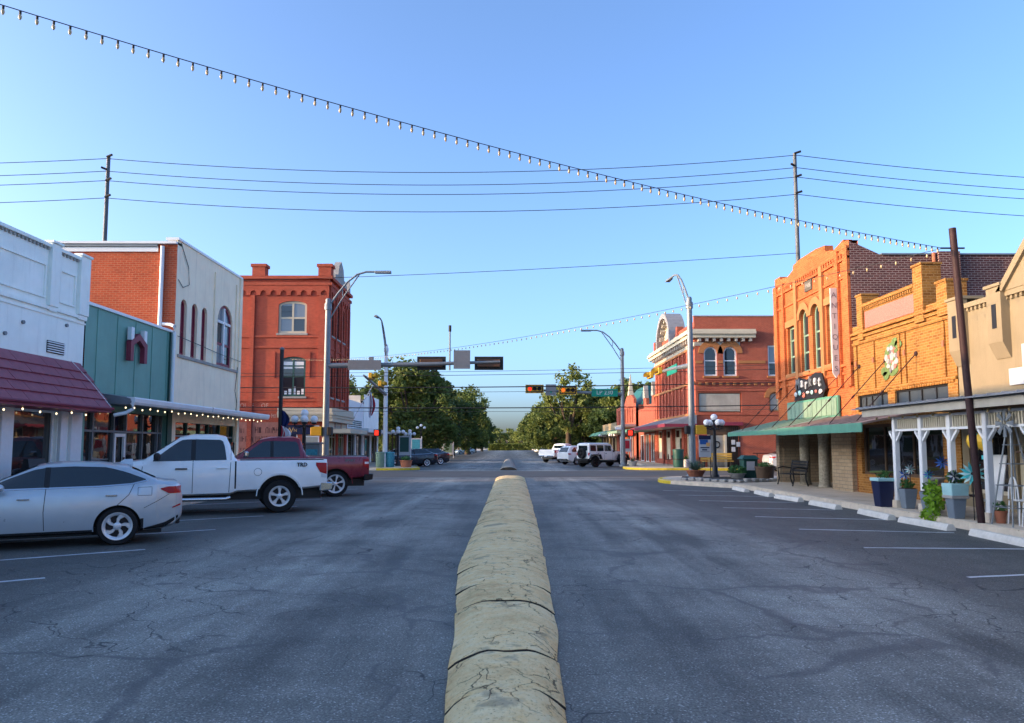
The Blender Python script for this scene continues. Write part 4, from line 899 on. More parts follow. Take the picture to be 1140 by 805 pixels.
# porch
pc = empty('porch', (9.6, 15, H), 'white timber porch with slatted frieze in front of the cream shop', 'porch')
PW = west(9.35)
posts = [18.0, 16.85, 15.75, 14.55, 13.3, 12.0, 10.7]
for s in posts:
    o = obj('post', box(N(), 9.29, 9.41, s - .06, s + .06, H, 2.3), 'white_paint', pc, bev=.008)
    obj('post_base', box(N(), 9.25, 9.45, s - .1, s + .1, H, H + .18), 'kerb_concrete', o)
    bm = N()
    for k in (-1, 1): quadhex(bm, [PW.p(s + k * .06, 1.72, -.03), PW.p(s + k * .06, 1.79, -.03), PW.p(s + k * .06, 1.79, .03), PW.p(s + k * .06, 1.72, .03), PW.p(s + k * .26, 1.93, -.03), PW.p(s + k * .26, 2.0, -.03), PW.p(s + k * .26, 2.0, .03), PW.p(s + k * .26, 1.93, .03)])
    obj('brace', bm, 'white_paint', o)
obj('rail', fbox(N(), PW, 10.6, 18.08, 1.98, 2.03, -.035, .035), 'white_paint', pc); obj('rail', fbox(N(), PW, 10.6, 18.08, 2.27, 2.32, -.035, .035), 'white_paint', pc)
bm = N(); box(bm, -.02, .02, -.02, .02, 0, .238); sl_me = mesh_of(bm, 'cream_trim')
s = 10.7
while s < 18.05:
    if all(abs(s - q) > .09 for q in posts): inst(sl_me, 'slat', pc, (9.35, s, 2.031))
    s += .085
obj('porch_fascia', fbox(N(), west(9.0), 10.4, 18.9, 2.36, 2.54, -.02, .02), 'board_grey', pc)
bm = N(); quadhex(bm, [(8.85, 10.3, 2.55), (8.85, 19.2, 2.55), (FR - .05, 19.2, 2.66), (FR - .05, 10.3, 2.66), (8.85, 10.3, 2.58), (8.85, 19.2, 2.58), (FR - .05, 19.2, 2.72), (FR - .05, 10.3, 2.72)])
dk = obj('porch_roof', bm, 'grey_metal_roof', pc)
for i in range(22): obj('corrugation', tube(N(), [(8.84, 10.5 + i * .4, 2.585), (FR - .06, 10.5 + i * .4, 2.725)], .02, 5), 'grey_metal_roof', dk)
obj('porch_ceiling', box(N(), 9.05, FR - .02, 10.5, 19.0, 2.50, 2.53), 'wood_dark', pc)
bulb_row(pc, [(9.2, 18.6 - i * .62, 2.31) for i in range(12)], .03, mat='bulb_clear')

# --- brick corner building across the side street on the right
kb = empty('brick_building', (18, 60, 0), 'red brick corner building with a round arched pediment across the side street', 'building')
KX, KY, KT = 13.35, 53.0, 10.2
KS = south(KY); KW = west(KX); K1 = 67.5
ops = [(14.0, 14.95, 6.65, 8.75, .47), (15.4, 16.35, 6.65, 8.75, .47), (18.6, 19.7, 6.65, 8.85), (13.55, 16.6, 4.05, 5.45), (18.6, 19.4, 4.1, 5.5, .4), (14.1, 16.4, H, 3.1), (22.6, 23.7, 6.65, 8.85)]
wall('wall', 'brick_red_right', kb, KS, KX, 34, 0, KT, ops, .3)
opsW = [(54.0 + i * 1.28, 54.6 + i * 1.28, 6.5, 8.5) for i in range(10)] + [(54.0 + i * 1.28, 54.6 + i * 1.28, 4.2, 5.9) for i in range(10)] + [(54.2, 56.2, H, 3.0), (57.4, 60.2, H + .4, 3.0), (60.9, 63.6, H + .4, 3.0), (64.3, 66.9, H + .4, 3.0)]
wall('wall', 'brick_red_right', kb, KW, KY, K1, 0, 9.4, opsW, .3)
body(kb, KX + .3, 34, KY, K1, 10.0, 'brick_red_right', sides=('n', 'e'))
for o_ in ops[:2]:
    window(kb, KS, *o_[:4], .47, 'white_paint', 'window_glass', hs=(7.75,), fw=.1, d=-.12, sill='trim_ochre')
    P = arch_pts(o_[0], o_[1], o_[3] - .47, .47, 12); Q = arch_pts(o_[0] - .42, o_[1] + .42, o_[3] - .47, .9, 12)
    for i in range(12): obj('arch_stone', fprism(N(), KS, [P[i], P[i + 1], Q[i + 1], Q[i]], .003, .07), 'trim_ochre', kb)
for o_ in (ops[2], ops[6]): window(kb, KS, *o_[:4], 0, 'white_paint', ('window_glass', 'pale_glass'), hs=(7.6,), fw=.1, d=-.12, sill='trim_ochre')
obj('blank_panel', fbox(N(), KS, 13.62, 16.53, 4.12, 5.38, -.14, -.08), 'board_grey', kb)
window(kb, KS, *ops[4][:4], .4, 'trim_ochre', 'board_grey', fw=.1, d=-.12)
P = arch_pts(18.6, 19.4, 5.1, .4, 10); Q = arch_pts(18.25, 19.75, 5.1, .8, 10)
for i in range(10): obj('arch_stone', fprism(N(), KS, [P[i], P[i + 1], Q[i + 1], Q[i]], .003, .07), 'trim_ochre', kb)
for a, b in ((13.4, 13.9), (15.0, 15.35), (16.45, 18.4)): obj('stone_band', fbox(N(), KS, a, b, 7.55, 7.75, .003, .05), 'trim_ochre', kb)
for z, dd in ((6.3, .14), (6.18, .08), (5.55, .06), (3.85, .06)): obj('ledge', fbox(N(), KS, KX, 34, z, z + .1, .003, dd), 'brick_red_right', kb)
for i in range(18): obj('corbel', fbox(N(), KS, KX + .2 + i * .5, KX + .4 + i * .5, 5.98, 6.17, .003, .12), 'trim_ochre', kb)
# wooden cornice of the front, returning along the flank
for i, (z0_, z1_, d_) in enumerate(((9.35, 9.6, .5), (9.602, 9.8, .65), (9.802, 9.95, .55))):
    obj('cornice', fbox(N(), KS, KX - d_, 17.6, z0_, z1_, .003, d_), 'cream_trim', kb); obj('cornice', fbox(N(), KW, KY + .004, K1 + .3, z0_ + .001, z1_ - .001, .004, d_), 'cream_trim', kb)
for i in range(8): obj('cornice_bracket', fbox(N(), KS, KX + .2 + i * .52, KX + .38 + i * .52, 9.1, 9.345, .003, .4), 'stone_grey', kb)
for i in range(20): obj('cornice_bracket', fbox(N(), KW, KY + .3 + i * .7, KY + .48 + i * .7, 9.1, 9.345, .003, .4), 'stone_grey', kb)
obj('frieze', fbox(N(), KS, KX, 16.6, 8.82, 9.09, .003, .05), 'stone_grey', kb); obj('frieze', fbox(N(), KW, KY, K1, 8.7, 9.09, .003, .05), 'board_grey', kb)
bm = N(); fbox(bm, KS, KX, 34, KT, 10.95, -.3, -.02); obj('parapet', bm, 'brick_red_right', kb); obj('coping', fbox(N(), KS, KX - .05, 34, 10.95, 11.02, -.35, .03), 'stone_grey', kb)
bm = N(); fbox(bm, KW, KY + .3, K1, 9.4, 10.6, -.35, -.02); obj('parapet', bm, 'brick_red_right', kb)
for y in (K1 - .4, 58.2, 66.0): obj('parapet_pier', fbox(N(), KW, y - .3, y + .3, 9.98, 11.0, -.4, .12), 'brick_red_right', kb)
P = arch_pts(59.2, 64.8, 9.97, 2.75, 20); Q = arch_pts(59.6, 64.4, 9.97, 2.35, 20)
pd = empty('unused', (0, 0, 0)); bpy.data.objects.remove(pd)
pd = obj('pediment', fprism(N(), KW, [(59.6, 9.97), *Q[1:-1], (64.4, 9.97)], -.6, -.2), 'cream_trim', kb)
bm = N()
for i in range(20): fprism(bm, KW, [P[i], P[i + 1], Q[i + 1], Q[i]], -.9, .45)
obj('pediment_hood', bm, 'hood_grey', pd)
for i in range(1, 19, 2): obj('hood_block', fprism(N(), KW, [Q[i], Q[i + 1], (62 + (Q[i + 1][0] - 62) * .9, 9.97 + (Q[i + 1][1] - 9.97) * .9), (62 + (Q[i][0] - 62) * .9, 9.97 + (Q[i][1] - 9.97) * .9)], -.19, .2), 'stone_grey', pd)
obj('pediment_boss', fprism(N(), KW, ell(62, 10.9, .5, .55, 14), -.19, -.05), 'stone_grey', pd)
for a in opsW[:20]:
    obj('recess', fbox(N(), KW, *a[:4], -.28, -.24), 'maroon_paint', kb)
for i in range(11): obj('brick_pier', fbox(N(), KW, 53.5 + i * 1.28 - .08 + .1, 53.5 + i * 1.28 + .36, 3.9, 8.6, .003, .12), 'brick_red_right', kb)
for z in (6.1, 3.85, 8.62): obj('ledge', fbox(N(), KW, KY, K1, z, z + .16, .004, .16), 'trim_ochre', kb)
for o_ in opsW[20:]: window(kb, KW, *o_[:4], 0, 'cream_trim', ('shop_glass', 'curtain'), vs=((o_[0] + o_[1]) / 2,), hs=(2.3,), fw=.12, d=-.15, name='shop_window')
for y, m_ in ((KY + .02, 'brick_orange_paint'), (56.35, 'brick_red_right'), (60.3, 'brick_red_right'), (63.7, 'brick_red_right')): obj('pier', fbox(N(), KW, y, y + .7, H, 3.0, .003, .12), m_, kb)  # corner pier takes the orange brick: sunlight on it put into its colour
bm = N(); quadhex(bm, [(11.1, KY - .2, 3.05), (KX, KY - .2, 3.05), (KX, K1, 3.05), (11.1, K1, 3.05), (11.1, KY - .2, 3.2), (KX, KY - .2, 3.85), (KX, K1, 3.85), (11.1, K1, 3.2)])
k_aw = obj('street_awning', bm, 'grey_metal_roof', kb)
obj('awning_fascia', fbox(N(), west(11.1), KY - .25, K1 + .1, 3.0, 3.24, .003, .05), 'maroon_paint', k_aw); obj('awning_fascia', fbox(N(), south(KY - .2), 11.1, KX, 3.0, 3.22, .003, .05), 'maroon_paint', k_aw)
for i in range(18): obj('standing_seam', tube(N(), [(11.12, KY + .3 + i * .8, 3.23), (KX - .13, KY + .3 + i * .8, 3.84)], .03, 5), 'grey_metal_roof', k_aw)
# doorway on the flank
for i in range(7): obj('gate_bar', fbox(N(), KS, 15.5 + i * .15, 15.54 + i * .15, H, 3.0, .0, .03), 'dark_iron', kb)
obj('transom_grille', fbox(N(), KS, 14.1, 16.4, 2.45, 3.08, -.12, -.06), 'wood_dark', kb); obj('door', fbox(N(), KS, 14.15, 15.45, H + .02, 2.4, -.16, -.1), 'board_grey', kb); obj('door_surround', fbox(N(), KS, 13.9, 16.6, 3.1, 3.35, .003, .3), 'maroon_paint', kb)
for a, b in ((14.12, 14.3), (15.3, 15.48)): obj('door_post', fbox(N(), KS, a, b, H, 2.44, -.06, .06), 'cream_trim', kb)
obj('wreath', tube(N(), [KS.p(14.8 + .22 * math.cos(i * .52), 1.75 + .22 * math.sin(i * .52), -.06) for i in range(13)], .05, 6), 'dark_iron', kb)
obj('back_panel', fbox(N(), KS, 14.1, 16.4, H, 3.1, -.3, -.28), 'wood_dark', kb)
nt = empty('notice_boards', (16.2, KY - .1, 1.4), 'three small white notices hanging by the iron gate', 'sign')
for s, z in ((15.95, 1.75), (16.3, 1.6), (15.95, 1.25)): obj('notice', fbox(N(), KS, s - .13, s + .13, z, z + .33, .035, .06), 'sign_white', nt)
# small shops beyond it
sb = empty('brick_building', (18, 72, 0), 'small red brick shop with tall pale gable finials beyond the corner building', 'building')
SW = west(13.35)
wall('wall', 'brick_red_right', sb, SW, 67.7, 73.5, 0, 5.2, [(68.2, 70.4, H, 2.8), (71, 73, H, 2.8)], .3, top=[(67.7, 5.2), (68.3, 6.4), (69.2, 6.4), (69.3, 5.6), (72, 5.6), (72.1, 6.3), (73.5, 6.3)]); body(sb, 13.65, 26, 67.7, 73.5, 5, 'brick_red_right', sides=('n', 'e', 's'))
for a in ((68.2, 70.4), (71, 73)): window(sb, SW, *a, H, 2.8, 0, 'white_paint', 'shop_glass', vs=(sum(a) / 2,), name='shop_window')
obj('street_awning', fbox(N(), SW, 67.7, 73.5, 3.0, 3.25, .003, 1.9), 'green_awning', sb)
for y in (68.6, 72.8): obj('finial', fprism(N(), SW, [(y - .5, 6.3), (y + .5, 6.3), (y + .35, 7.0), (y, 7.6), (y - .35, 7.0)], -.3, .1), 'stone_grey', sb)
gh = empty('brick_building', (18, 84, 0), 'tall gabled red brick hall with a green metal roof and pale spire', 'building')
wall('wall', 'brick_red_right', gh, SW, 78, 92, 0, 6.2, [(79.5 + i * 3, 81.2 + i * 3, H, 2.9) for i in range(4)] + [(79.8 + i * 1.6, 80.5 + i * 1.6, 4.2, 5.9) for i in range(7)], .3, top=[(78, 6.2), (79.3, 6.2), (79.3, 6.7), (80.8, 7.2), (84, 7.2), (85, 6.7), (86, 6.3), (92, 6.2)])
body(gh, 13.65, 30, 78, 92, 6.0, 'brick_red_right', sides=('n', 'e', 's'))
bm = N(); quadhex(bm, [(14.0, 78, 5.75), (30, 78, 5.75), (30, 92, 5.75), (14.0, 92, 5.75), (15.2, 82, 8.3), (30, 82, 8.3), (30, 88, 8.3), (15.2, 88, 8.3)]); o = obj('metal_roof', bm, 'roof_green', gh) if 'roof_green' in MATS else obj('metal_roof', bm, 'green_dark', gh)
for i in range(16): obj('roof_seam', tube(N(), [(14.6 + i * .95, 77.98, 5.78), (15.4 + i * .92, 81.99, 8.32)], .05, 5), 'green_metal', o)
bm = N(); quadhex(bm, [(13.2, 81.6, 7.2), (13.75, 81.6, 7.2), (13.75, 82.4, 7.2), (13.2, 82.4, 7.2), (13.45, 81.97, 9.6), (13.51, 81.97, 9.6), (13.51, 82.03, 9.6), (13.45, 82.03, 9.6)]); obj('spire', bm, 'cream_trim', gh)
for i in range(4): window(gh, SW, 79.5 + i * 3, 81.2 + i * 3, H, 2.9, 0, 'white_paint', 'shop_glass', name='shop_window', d=-.15)
for i in range(7): window(gh, SW, 79.8 + i * 1.6, 80.5 + i * 1.6, 4.2, 5.9, 0, 'white_paint', 'window_glass', name='window', d=-.15)
obj('street_awning', fbox(N(), SW, 78, 92, 3.0, 3.3, .003, 2.0), 'green_awning_pale', gh); obj('street_awning', fbox(N(), SW, 78, 86, 3.7, 3.95, .003, 1.2), 'grey_metal_roof', gh)
lo = empty('shop_building', (18, 98, 0), 'low cream shop with a rounded green awning at the end of the right row', 'building')
wall('wall', 'cream_stucco', lo, SW, 92.2, 106, 0, 4.6, [(93.5 + i * 3, 95.5 + i * 3, H, 2.8) for i in range(4)], .3); body(lo, 13.65, 26, 92.2, 106, 4.5, 'cream_stucco', sides=('n', 'e', 's'))
for i in range(4): window(lo, SW, 93.5 + i * 3, 95.5 + i * 3, H, 2.8, 0, 'wood_dark', 'shop_glass', name='shop_window', d=-.15)
bm = N(); fprism(bm, south(0), [(13.34, 3.0), (13.34, 3.7), (12.6, 3.6), (11.9, 3.4), (11.4, 3.0)], -106, -92.2); obj('street_awning', bm, 'green_awning', lo)
gap = empty('shop_building', (18, 75.7, 0), 'narrow recessed brick shop between the finials and the green-roofed hall', 'building')
wall('wall', 'brick_red_right', gap, west(13.6), 73.6, 77.9, 0, 5.4, [(74.2, 77.2, H, 2.8)], .3); body(gap, 13.9, 26, 73.6, 77.9, 5.2, 'brick_red_right', sides=('e', 'n', 's')); window(gap, west(13.6), 74.2, 77.2, H, 2.8, 0, 'white_paint', 'shop_glass', vs=(75.7,), name='shop_window')
# the right-hand row goes on behind the camera
nr = empty('shop_building', (18, -12, 0), 'plain cream shop row before the right edge of the view', 'building')
wall('wall', 'cream_stucco', nr, W_, -30, 3.9, 0, 6, [(-26 + i * 8, -20 + i * 8, .6, 2.6) for i in range(3)], .3); body(nr, FR + .3, 24, -30, 3.9, 5.9, 'cream_stucco', sides=('e', 'n', 's'))
for i in range(3): window(nr, W_, -26 + i * 8, -20 + i * 8, .6, 2.6, 0, 'white_paint', 'shop_glass', vs=(-23 + i * 8,), name='shop_window')
# ---------------------------------------------------------------- vehicles
def smooth1(a, k):
    a = np.asarray(a, float)
    for _ in range(k): a = np.concatenate(([a[0]], (a[:-2] + 2 * a[1:-1] + a[2:]) / 4, [a[-1]]))
    return a
class Car:
    """x runs from the nose to the tail with 0 at the rear axle, y across, z up. tables: (x, value)"""
    def __init__(s, root, paint, belt, roof, bottom, half, tophalf, n=90, sm=2):
        s.root, s.paint = root, paint; x0, x1 = roof[0][0], roof[-1][0]
        keys = sorted({*np.linspace(x0, x1, n).round(4), *[t[0] for T in (belt, roof, bottom, half, tophalf) for t in T]}); s.x = np.array(keys)
        g = lambda T, k: smooth1(np.interp(s.x, [t[0] for t in T], [t[1] for t in T]), k)
        s.belt, s.roof, s.bot, s.half, s.th = g(belt, sm), g(roof, sm), g(bottom, sm), g(half, 3), g(tophalf, sm)
        s.roof = np.maximum(s.roof, s.belt + .012)
    def ring(s, i):
        zb, zm, zt, w, t = s.bot[i], s.belt[i], s.roof[i], s.half[i], s.th[i]; t = min(t, w * .96); h = zm - zb; g = zt - zm
        r = [(w * .86, zb), (w * .965, zb + .05), (w * .995, zb + h * .28), (w, zb + h * .55), (w * .985, zb + h * .82), (w * .955, zm)]
        a = w * .955
        k = min(1, g / .25)
        r += [(a + (t - a) * .45, zm + g * .48), (a + (t - a) * .88, zm + g * .88), (a + (t - a) * 1.0 - .03 * (1 - k), zm + g * .965), (t * .80, zt + .008), (t * .4, zt + .02), (0, zt + .024)]
        return r
    def ysurf(s, x, z):
        out = []
        i = int(np.clip(np.searchsorted(s.x, x), 1, len(s.x) - 1)); f = (x - s.x[i - 1]) / max(1e-6, s.x[i] - s.x[i - 1])
        for j in (i - 1, i):
            r = s.ring(j); out.append(float(np.interp(z, [q[1] for q in r[:9]], [q[0] for q in r[:9]])))
        return out[0] * (1 - f) + out[1] * f
    def ztop(s, x): return float(np.interp(x, s.x, s.roof))
    def build(s, wells, wr, wd=.30):
        bm = N(); rows = []
        for i in range(len(s.x)):
            r = s.ring(i); L = [(y, z) for y, z in r] + [(-y, z) for y, z in r[::-1][1:]]
            rows.append([bm.verts.new((s.x[i], y, z)) for y, z in L])
        m = len(rows[0])
        for a, b in zip(rows, rows[1:]):
            for k in range(m): bm.faces.new([a[k], a[(k + 1) % m], b[(k + 1) % m], b[k]])
        bm.faces.new(rows[0][::-1]); bm.faces.new(rows[-1]); bmesh.ops.recalc_face_normals(bm, faces=bm.faces)
        me = bpy.data.meshes.new('body'); bm.to_mesh(me); bm.free(); o = bpy.data.objects.new('body', me); C.objects.link(o)
        W = max(s.half); cb = N()
        for wx, wz in wells:
            for k in (-1, 1): lathe(cb, [(wr, k * (W - wd)), (wr, k * (W + .3))], 36, (wx, 0, wz), 'y')
        bmesh.ops.recalc_face_normals(cb, faces=cb.faces); cm = bpy.data.meshes.new('cut'); cb.to_mesh(cm); cb.free(); co = bpy.data.objects.new('cut', cm); C.objects.link(co)
        md = o.modifiers.new('b', 'BOOLEAN'); md.object = co; md.operation = 'DIFFERENCE'; md.solver = 'EXACT'
        bpy.context.view_layer.update(); nm = bpy.data.meshes.new_from_object(o.evaluated_get(bpy.context.evaluated_depsgraph_get()))
        bpy.data.objects.remove(o); bpy.data.objects.remove(co)
        nm.materials.clear(); nm.materials.append(MATS[s.paint]); nm.materials.append(MATS['black_plastic']); W2 = W - wd + .02
        for p in nm.polygons:
            c = p.center
            for wx, wz in wells:
                if abs((Vector((c.x - wx, c.z - wz))).length - wr) < .03 and abs(c.y) < W * .965 or (abs(abs(c.y) - (W - wd)) < .01 and Vector((c.x - wx, c.z - wz)).length < wr + .02): p.material_index = 1
        nm.shade_smooth(); nm.set_sharp_from_angle(angle=R(32))
        s.body = link('body', nm, s.root); s.body.name = 'body'; return s.body
    def patch(s, name, mat, lo, hi, x0, x1, parent=None, off=.006, nx=16, nz=5, sides=(-1, 1), thick=0):
        """a panel lying on the flank between curves lo and hi (tables of x,z)"""
        f = lambda T, x: float(np.interp(x, [t[0] for t in T], [t[1] for t in T]))
        for k in sides:
            bm = N(); rows = []
            for i in range(nx + 1):
                x = x0 + (x1 - x0) * i / nx; a, b = f(lo, x), f(hi, x)
                rows.append([bm.verts.new((x, k * (s.ysurf(x, a + (b - a) * j / nz) + off), a + (b - a) * j / nz)) for j in range(nz + 1)])
            for a, b in zip(rows, rows[1:]):
                for j in range(nz):
                    try: bm.faces.new([a[j], a[j + 1], b[j + 1], b[j]])
                    except ValueError: pass
            o = obj(name, bm, mat, parent or s.root, smooth=40)
    def seamline(s, name, pts, w=.010, sides=(-1, 1), mat='seam', off=.004, parent=None):
        for k in sides:
            bm = N(); P = []
            for a, b in zip(pts, pts[1:]):
                for i in range(8): P.append((a[0] + (b[0] - a[0]) * i / 8, a[1] + (b[1] - a[1]) * i / 8))
            P.append(pts[-1]); rows = []
            for i, (x, z) in enumerate(P):
                q = P[min(i + 1, len(P) - 1)]; p = P[max(i - 1, 0)]; dx, dz = q[0] - p[0], q[1] - p[1]; l_ = math.hypot(dx, dz) or 1; nx, nz = -dz / l_ * w / 2, dx / l_ * w / 2
                rows.append([bm.verts.new((x + e * nx, k * (s.ysurf(x + e * nx, z + e * nz) + off), z + e * nz)) for e in (-1, 1)])
            for a, b in zip(rows, rows[1:]): bm.faces.new([a[0], a[1], b[1], b[0]])
            obj(name, bm, mat, parent or s.root)
    def onside(s, name, mat, x0, x1, z0, z1, d0, d1, sides=(-1, 1), bev=.006, parent=None):
        for k in sides:
            y = s.ysurf((x0 + x1) / 2, (z0 + z1) / 2); bm = N(); ya, yb = sorted((k * (y + d0), k * (y + d1))); box(bm, x0, x1, ya, yb, z0, z1); obj(name, bm, mat, parent or s.root, bev=bev)
    def topglass(s, name, x0, x1, w0, w1, mat='car_glass', off=.012):
        bm = N(); rows = []
        for i in range(9):
            x = x0 + (x1 - x0) * i / 8; w = w0 + (w1 - w0) * i / 8; zt = s.ztop(x)
            rows.append([bm.verts.new((x, w * e / 4, zt + off + .016 * (1 - abs(e / 4)))) for e in range(-4, 5)])
        for a, b in zip(rows, rows[1:]):
            for j in range(8): bm.faces.new([a[j], a[j + 1], b[j + 1], b[j]])
        obj(name, bm, mat, s.root, smooth=60)
def wheel_mesh(r, w, style, spokes, rimmat='alloy'):
    rim = r * (.70 if style != 'truck' else .60)
    t = N(); lathe(t, [(rim, -w * .5 + .02), (rim + .02, -w / 2), (r * .93, -w / 2), (r * .985, -w * .36), (r, -w * .2), (r, w * .2), (r * .985, w * .36), (r * .93, w / 2), (rim + .02, w / 2), (rim, w * .5 - .02)], 40, axis='y', cap=False)
    tm = mesh_of(t, 'rubber', 35)
    b = N(); lathe(b, [(rim - .035, -w * .22), (rim - .02, -w * .42), (rim, -w * .47), (rim + .012, -w * .45), (rim + .012, -w * .2)], 40, axis='y', cap=False); lathe(b, [(.01, -w * .18), (rim - .03, -w * .18), (rim - .03, -w * .14), (.01, -w * .14)], 32, axis='y')
    bm_ = mesh_of(b, 'alloy_dark', 35)
    k = N()
    lathe(k, [(rim - .045, -w * .34), (rim - .02, -w * .46), (rim + .010, -w * .475), (rim + .012, -w * .44), (rim - .03, -w * .30)], 40, axis='y', cap=False)
    for i in range(spokes):
        a = i * 2 * math.pi / spokes + .3
        def P(rr, off, y): c, s_ = math.cos(a + off), math.sin(a + off); return (rr * c, y, rr * s_)
        if style == 'twist': A = [(.05, .35, .0), (rim * .55, .26, -.10), (rim - .03, .30, -.36)]
        elif style == 'split': A = [(.05, .5, .0), (rim * .45, .16, .0), (rim - .03, .20, .0)]
        else: A = [(.05, .6, .0), (rim * .5, .24, .0), (rim - .03, .27, .0)]
        for (r0, h0, o0), (r1, h1, o1) in zip(A, A[1:]):
            y0 = -w * (.40 if r0 < .1 else .39); y1 = -w * .40
            quadhex(k, [P(r0, o0 - h0, y0 + .03), P(r0, o0 + h0, y0 + .03), P(r1, o1 + h1 , y1 + .03), P(r1, o1 - h1, y1 + .03), P(r0, o0 - h0 * .8, y0), P(r0, o0 + h0 * .8, y0), P(r1, o1 + h1 * .75, y1), P(r1, o1 - h1 * .75, y1)])
    lathe(k, [(.01, -w * .45), (.05, -w * .44), (.065, -w * .40), (.065, -w * .2)], 18, axis='y')
    return tm, bm_, mesh_of(k, rimmat, 40)
def wheels(root, ms, pos):
    for x, y, z in pos:
        o = bpy.data.objects.new('wheel', ms[0]); C.objects.link(o); o.parent = root; o.location = (x, y, z); o.rotation_euler.z = 0 if y < 0 else math.pi; ORG[o.name] = Vector((0, 0, 0))
        for nm, m in (('rim', ms[1]), ('spokes', ms[2])):
            c = bpy.data.objects.new(nm, m); C.objects.link(c); c.parent = o; ORG[c.name] = Vector((0, 0, 0))
def place(root, P, rot, local=(0, -.78)):
    a = R(rot); root.rotation_euler.z = a
    root.location = (P[0] - (local[0] * math.cos(a) - local[1] * math.sin(a)), P[1] - (local[0] * math.sin(a) + local[1] * math.cos(a)), 0)
BL = 'black_plastic'
def sedan(label, paint, style='twist', group=None):
    t = empty('parked_car', (0, 0, 0), label, 'car', group)
    belt = [(-3.62, .55), (-3.55, .66), (-3.2, .80), (-2.6, .88), (-1.9, .93), (-.6, .97), (.2, 1.0), (.7, 1.03), (.93, .98), (1.03, .80)]
    roof = [(-3.62, .58), (-3.55, .70), (-3.2, .84), (-2.5, .93), (-2.05, .985), (-1.25, 1.37), (-.9, 1.415), (-.3, 1.41), (.15, 1.33), (.62, 1.10), (.75, 1.075), (.93, 1.06), (1.0, .97), (1.03, .82)]
    bot = [(-3.62, .30), (-3.4, .20), (-2.9, .19), (0, .20), (.7, .24), (.9, .29), (1.03, .45)]
    half = [(-3.62, .52), (-3.5, .74), (-3.2, .86), (-2.6, .905), (0, .905), (.6, .87), (.9, .78), (1.03, .62)]
    th = [(-3.62, .5), (-3.2, .7), (-2.4, .76), (-1.9, .70), (-1.2, .60), (-.3, .59), (.2, .58), (.62, .64), (.75, .68), (1.03, .55)]
    c = Car(t, paint, belt, roof, bot, half, th); c.build([(-2.7, .32), (0, .32)], .365)
    lo = [(-2.1, .975), (-1.2, 1.0), (-.3, 1.02), (.2, 1.055), (.42, 1.10)]
    c.patch('window', 'car_glass', lo, [(-2.0, .985), (-1.6, 1.17), (-1.28, 1.30), (-1.1, 1.335)], -1.98, -1.10)
    c.patch('window', 'car_glass', lo, [(-1.06, 1.34), (-.7, 1.355), (-.2, 1.335), (.1, 1.25), (.42, 1.12)], -1.05, .42)
    c.patch('door_pillar', BL, [(-1.12, 1.0), (-1.03, 1.0)], [(-1.12, 1.34), (-1.03, 1.345)], -1.115, -1.035, off=.009)
    c.seamline('chrome_strip', [(-2.05, .978), (-1.2, .995), (-.3, 1.012), (.2, 1.045), (.44, 1.10)], .022, mat='chrome', off=.009)
    c.seamline('door_seam', [(-1.08, .99), (-1.10, .60), (-1.08, .30)]); c.seamline('door_seam', [(.24, 1.05), (.16, .86), (-.18, .52), (-.34, .30)]); c.seamline('door_seam', [(-2.2, .93), (-2.28, .6), (-2.22, .30)])
    c.patch('sill_trim', BL, [(-2.25, .20), (-.38, .21)], [(-2.25, .275), (-.38, .28)], -2.25, -.38, off=.004)
    c.onside('door_handle', 'chrome', -.20, -.02, .84, .868, .004, .035); c.onside('door_handle', 'chrome', -1.48, -1.30, .81, .838, .004, .035)
    c.seamline('fuel_flap', [(.30, .98), (.52, .985), (.52, .84), (.30, .84), (.30, .98)], .006)
    c.patch('tail_lamp', 'tail_red', [(.66, .94), (.8, .86), (1.0, .86)], [(.66, .955), (.8, .985), (1.0, .99)], .66, 1.005, off=.012); c.patch('tail_lamp_lens', 'lamp_clear', [(.76, .985), (1.0, .985)], [(.76, .99), (1.0, 1.03)], .76, 1.0, off=.014)
    c.patch('head_lamp', 'lamp_clear', [(-3.5, .62), (-3.05, .72)], [(-3.5, .70), (-3.05, .79)], -3.5, -3.05, off=.01)
    c.patch('rear_diffuser', BL, [(.40, .24), (.75, .27), (.96, .42)], [(.40, .27), (.75, .36), (.96, .47)], .42, .965, off=.008); c.seamline('bumper_seam', [(.40, .62), (.62, .74), (.8, .85)], .008)
    c.patch('side_reflector', 'tail_red', [(.86, .60), (1.0, .64)], [(.86, .62), (1.0, .675)], .86, 1.0, off=.012)
    c.topglass('windscreen', -1.98, -1.24, .66, .54); c.topglass('rear_window', .16, .58, .50, .54)
    bm = N(); quadhex(bm, [(-.02, -.05, 1.40), (.22, -.05, 1.34), (.22, .05, 1.34), (-.02, .05, 1.40), (.06, -.02, 1.46), (.20, -.01, 1.47), (.20, .01, 1.47), (.06, .02, 1.46)]); obj('roof_fin', bm, paint, t, bev=.008)
    for k in (-1, 1): bm = N(); sphere(bm, (-1.72, k * 1.0, 1.02), (.08, .10, .065), 12, 8); obj('door_mirror', bm, paint, t, 60)
    obj('number_plate', box(N(), 1.015, 1.035, -.15, .15, .70, .85), 'sign_white', t); obj('rear_bumper', box(N(), .80, 1.0, -.6, .6, .30, .42), BL, t, bev=.02)
    obj('undertray', box(N(), -3.2, .7, -.7, .7, .17, .30), BL, t)
    wheels(t, wheel_mesh(.325, .215, style, 5), [(x, k * .795, .325) for x in (-2.7, 0) for k in (-1, 1)])
    return t
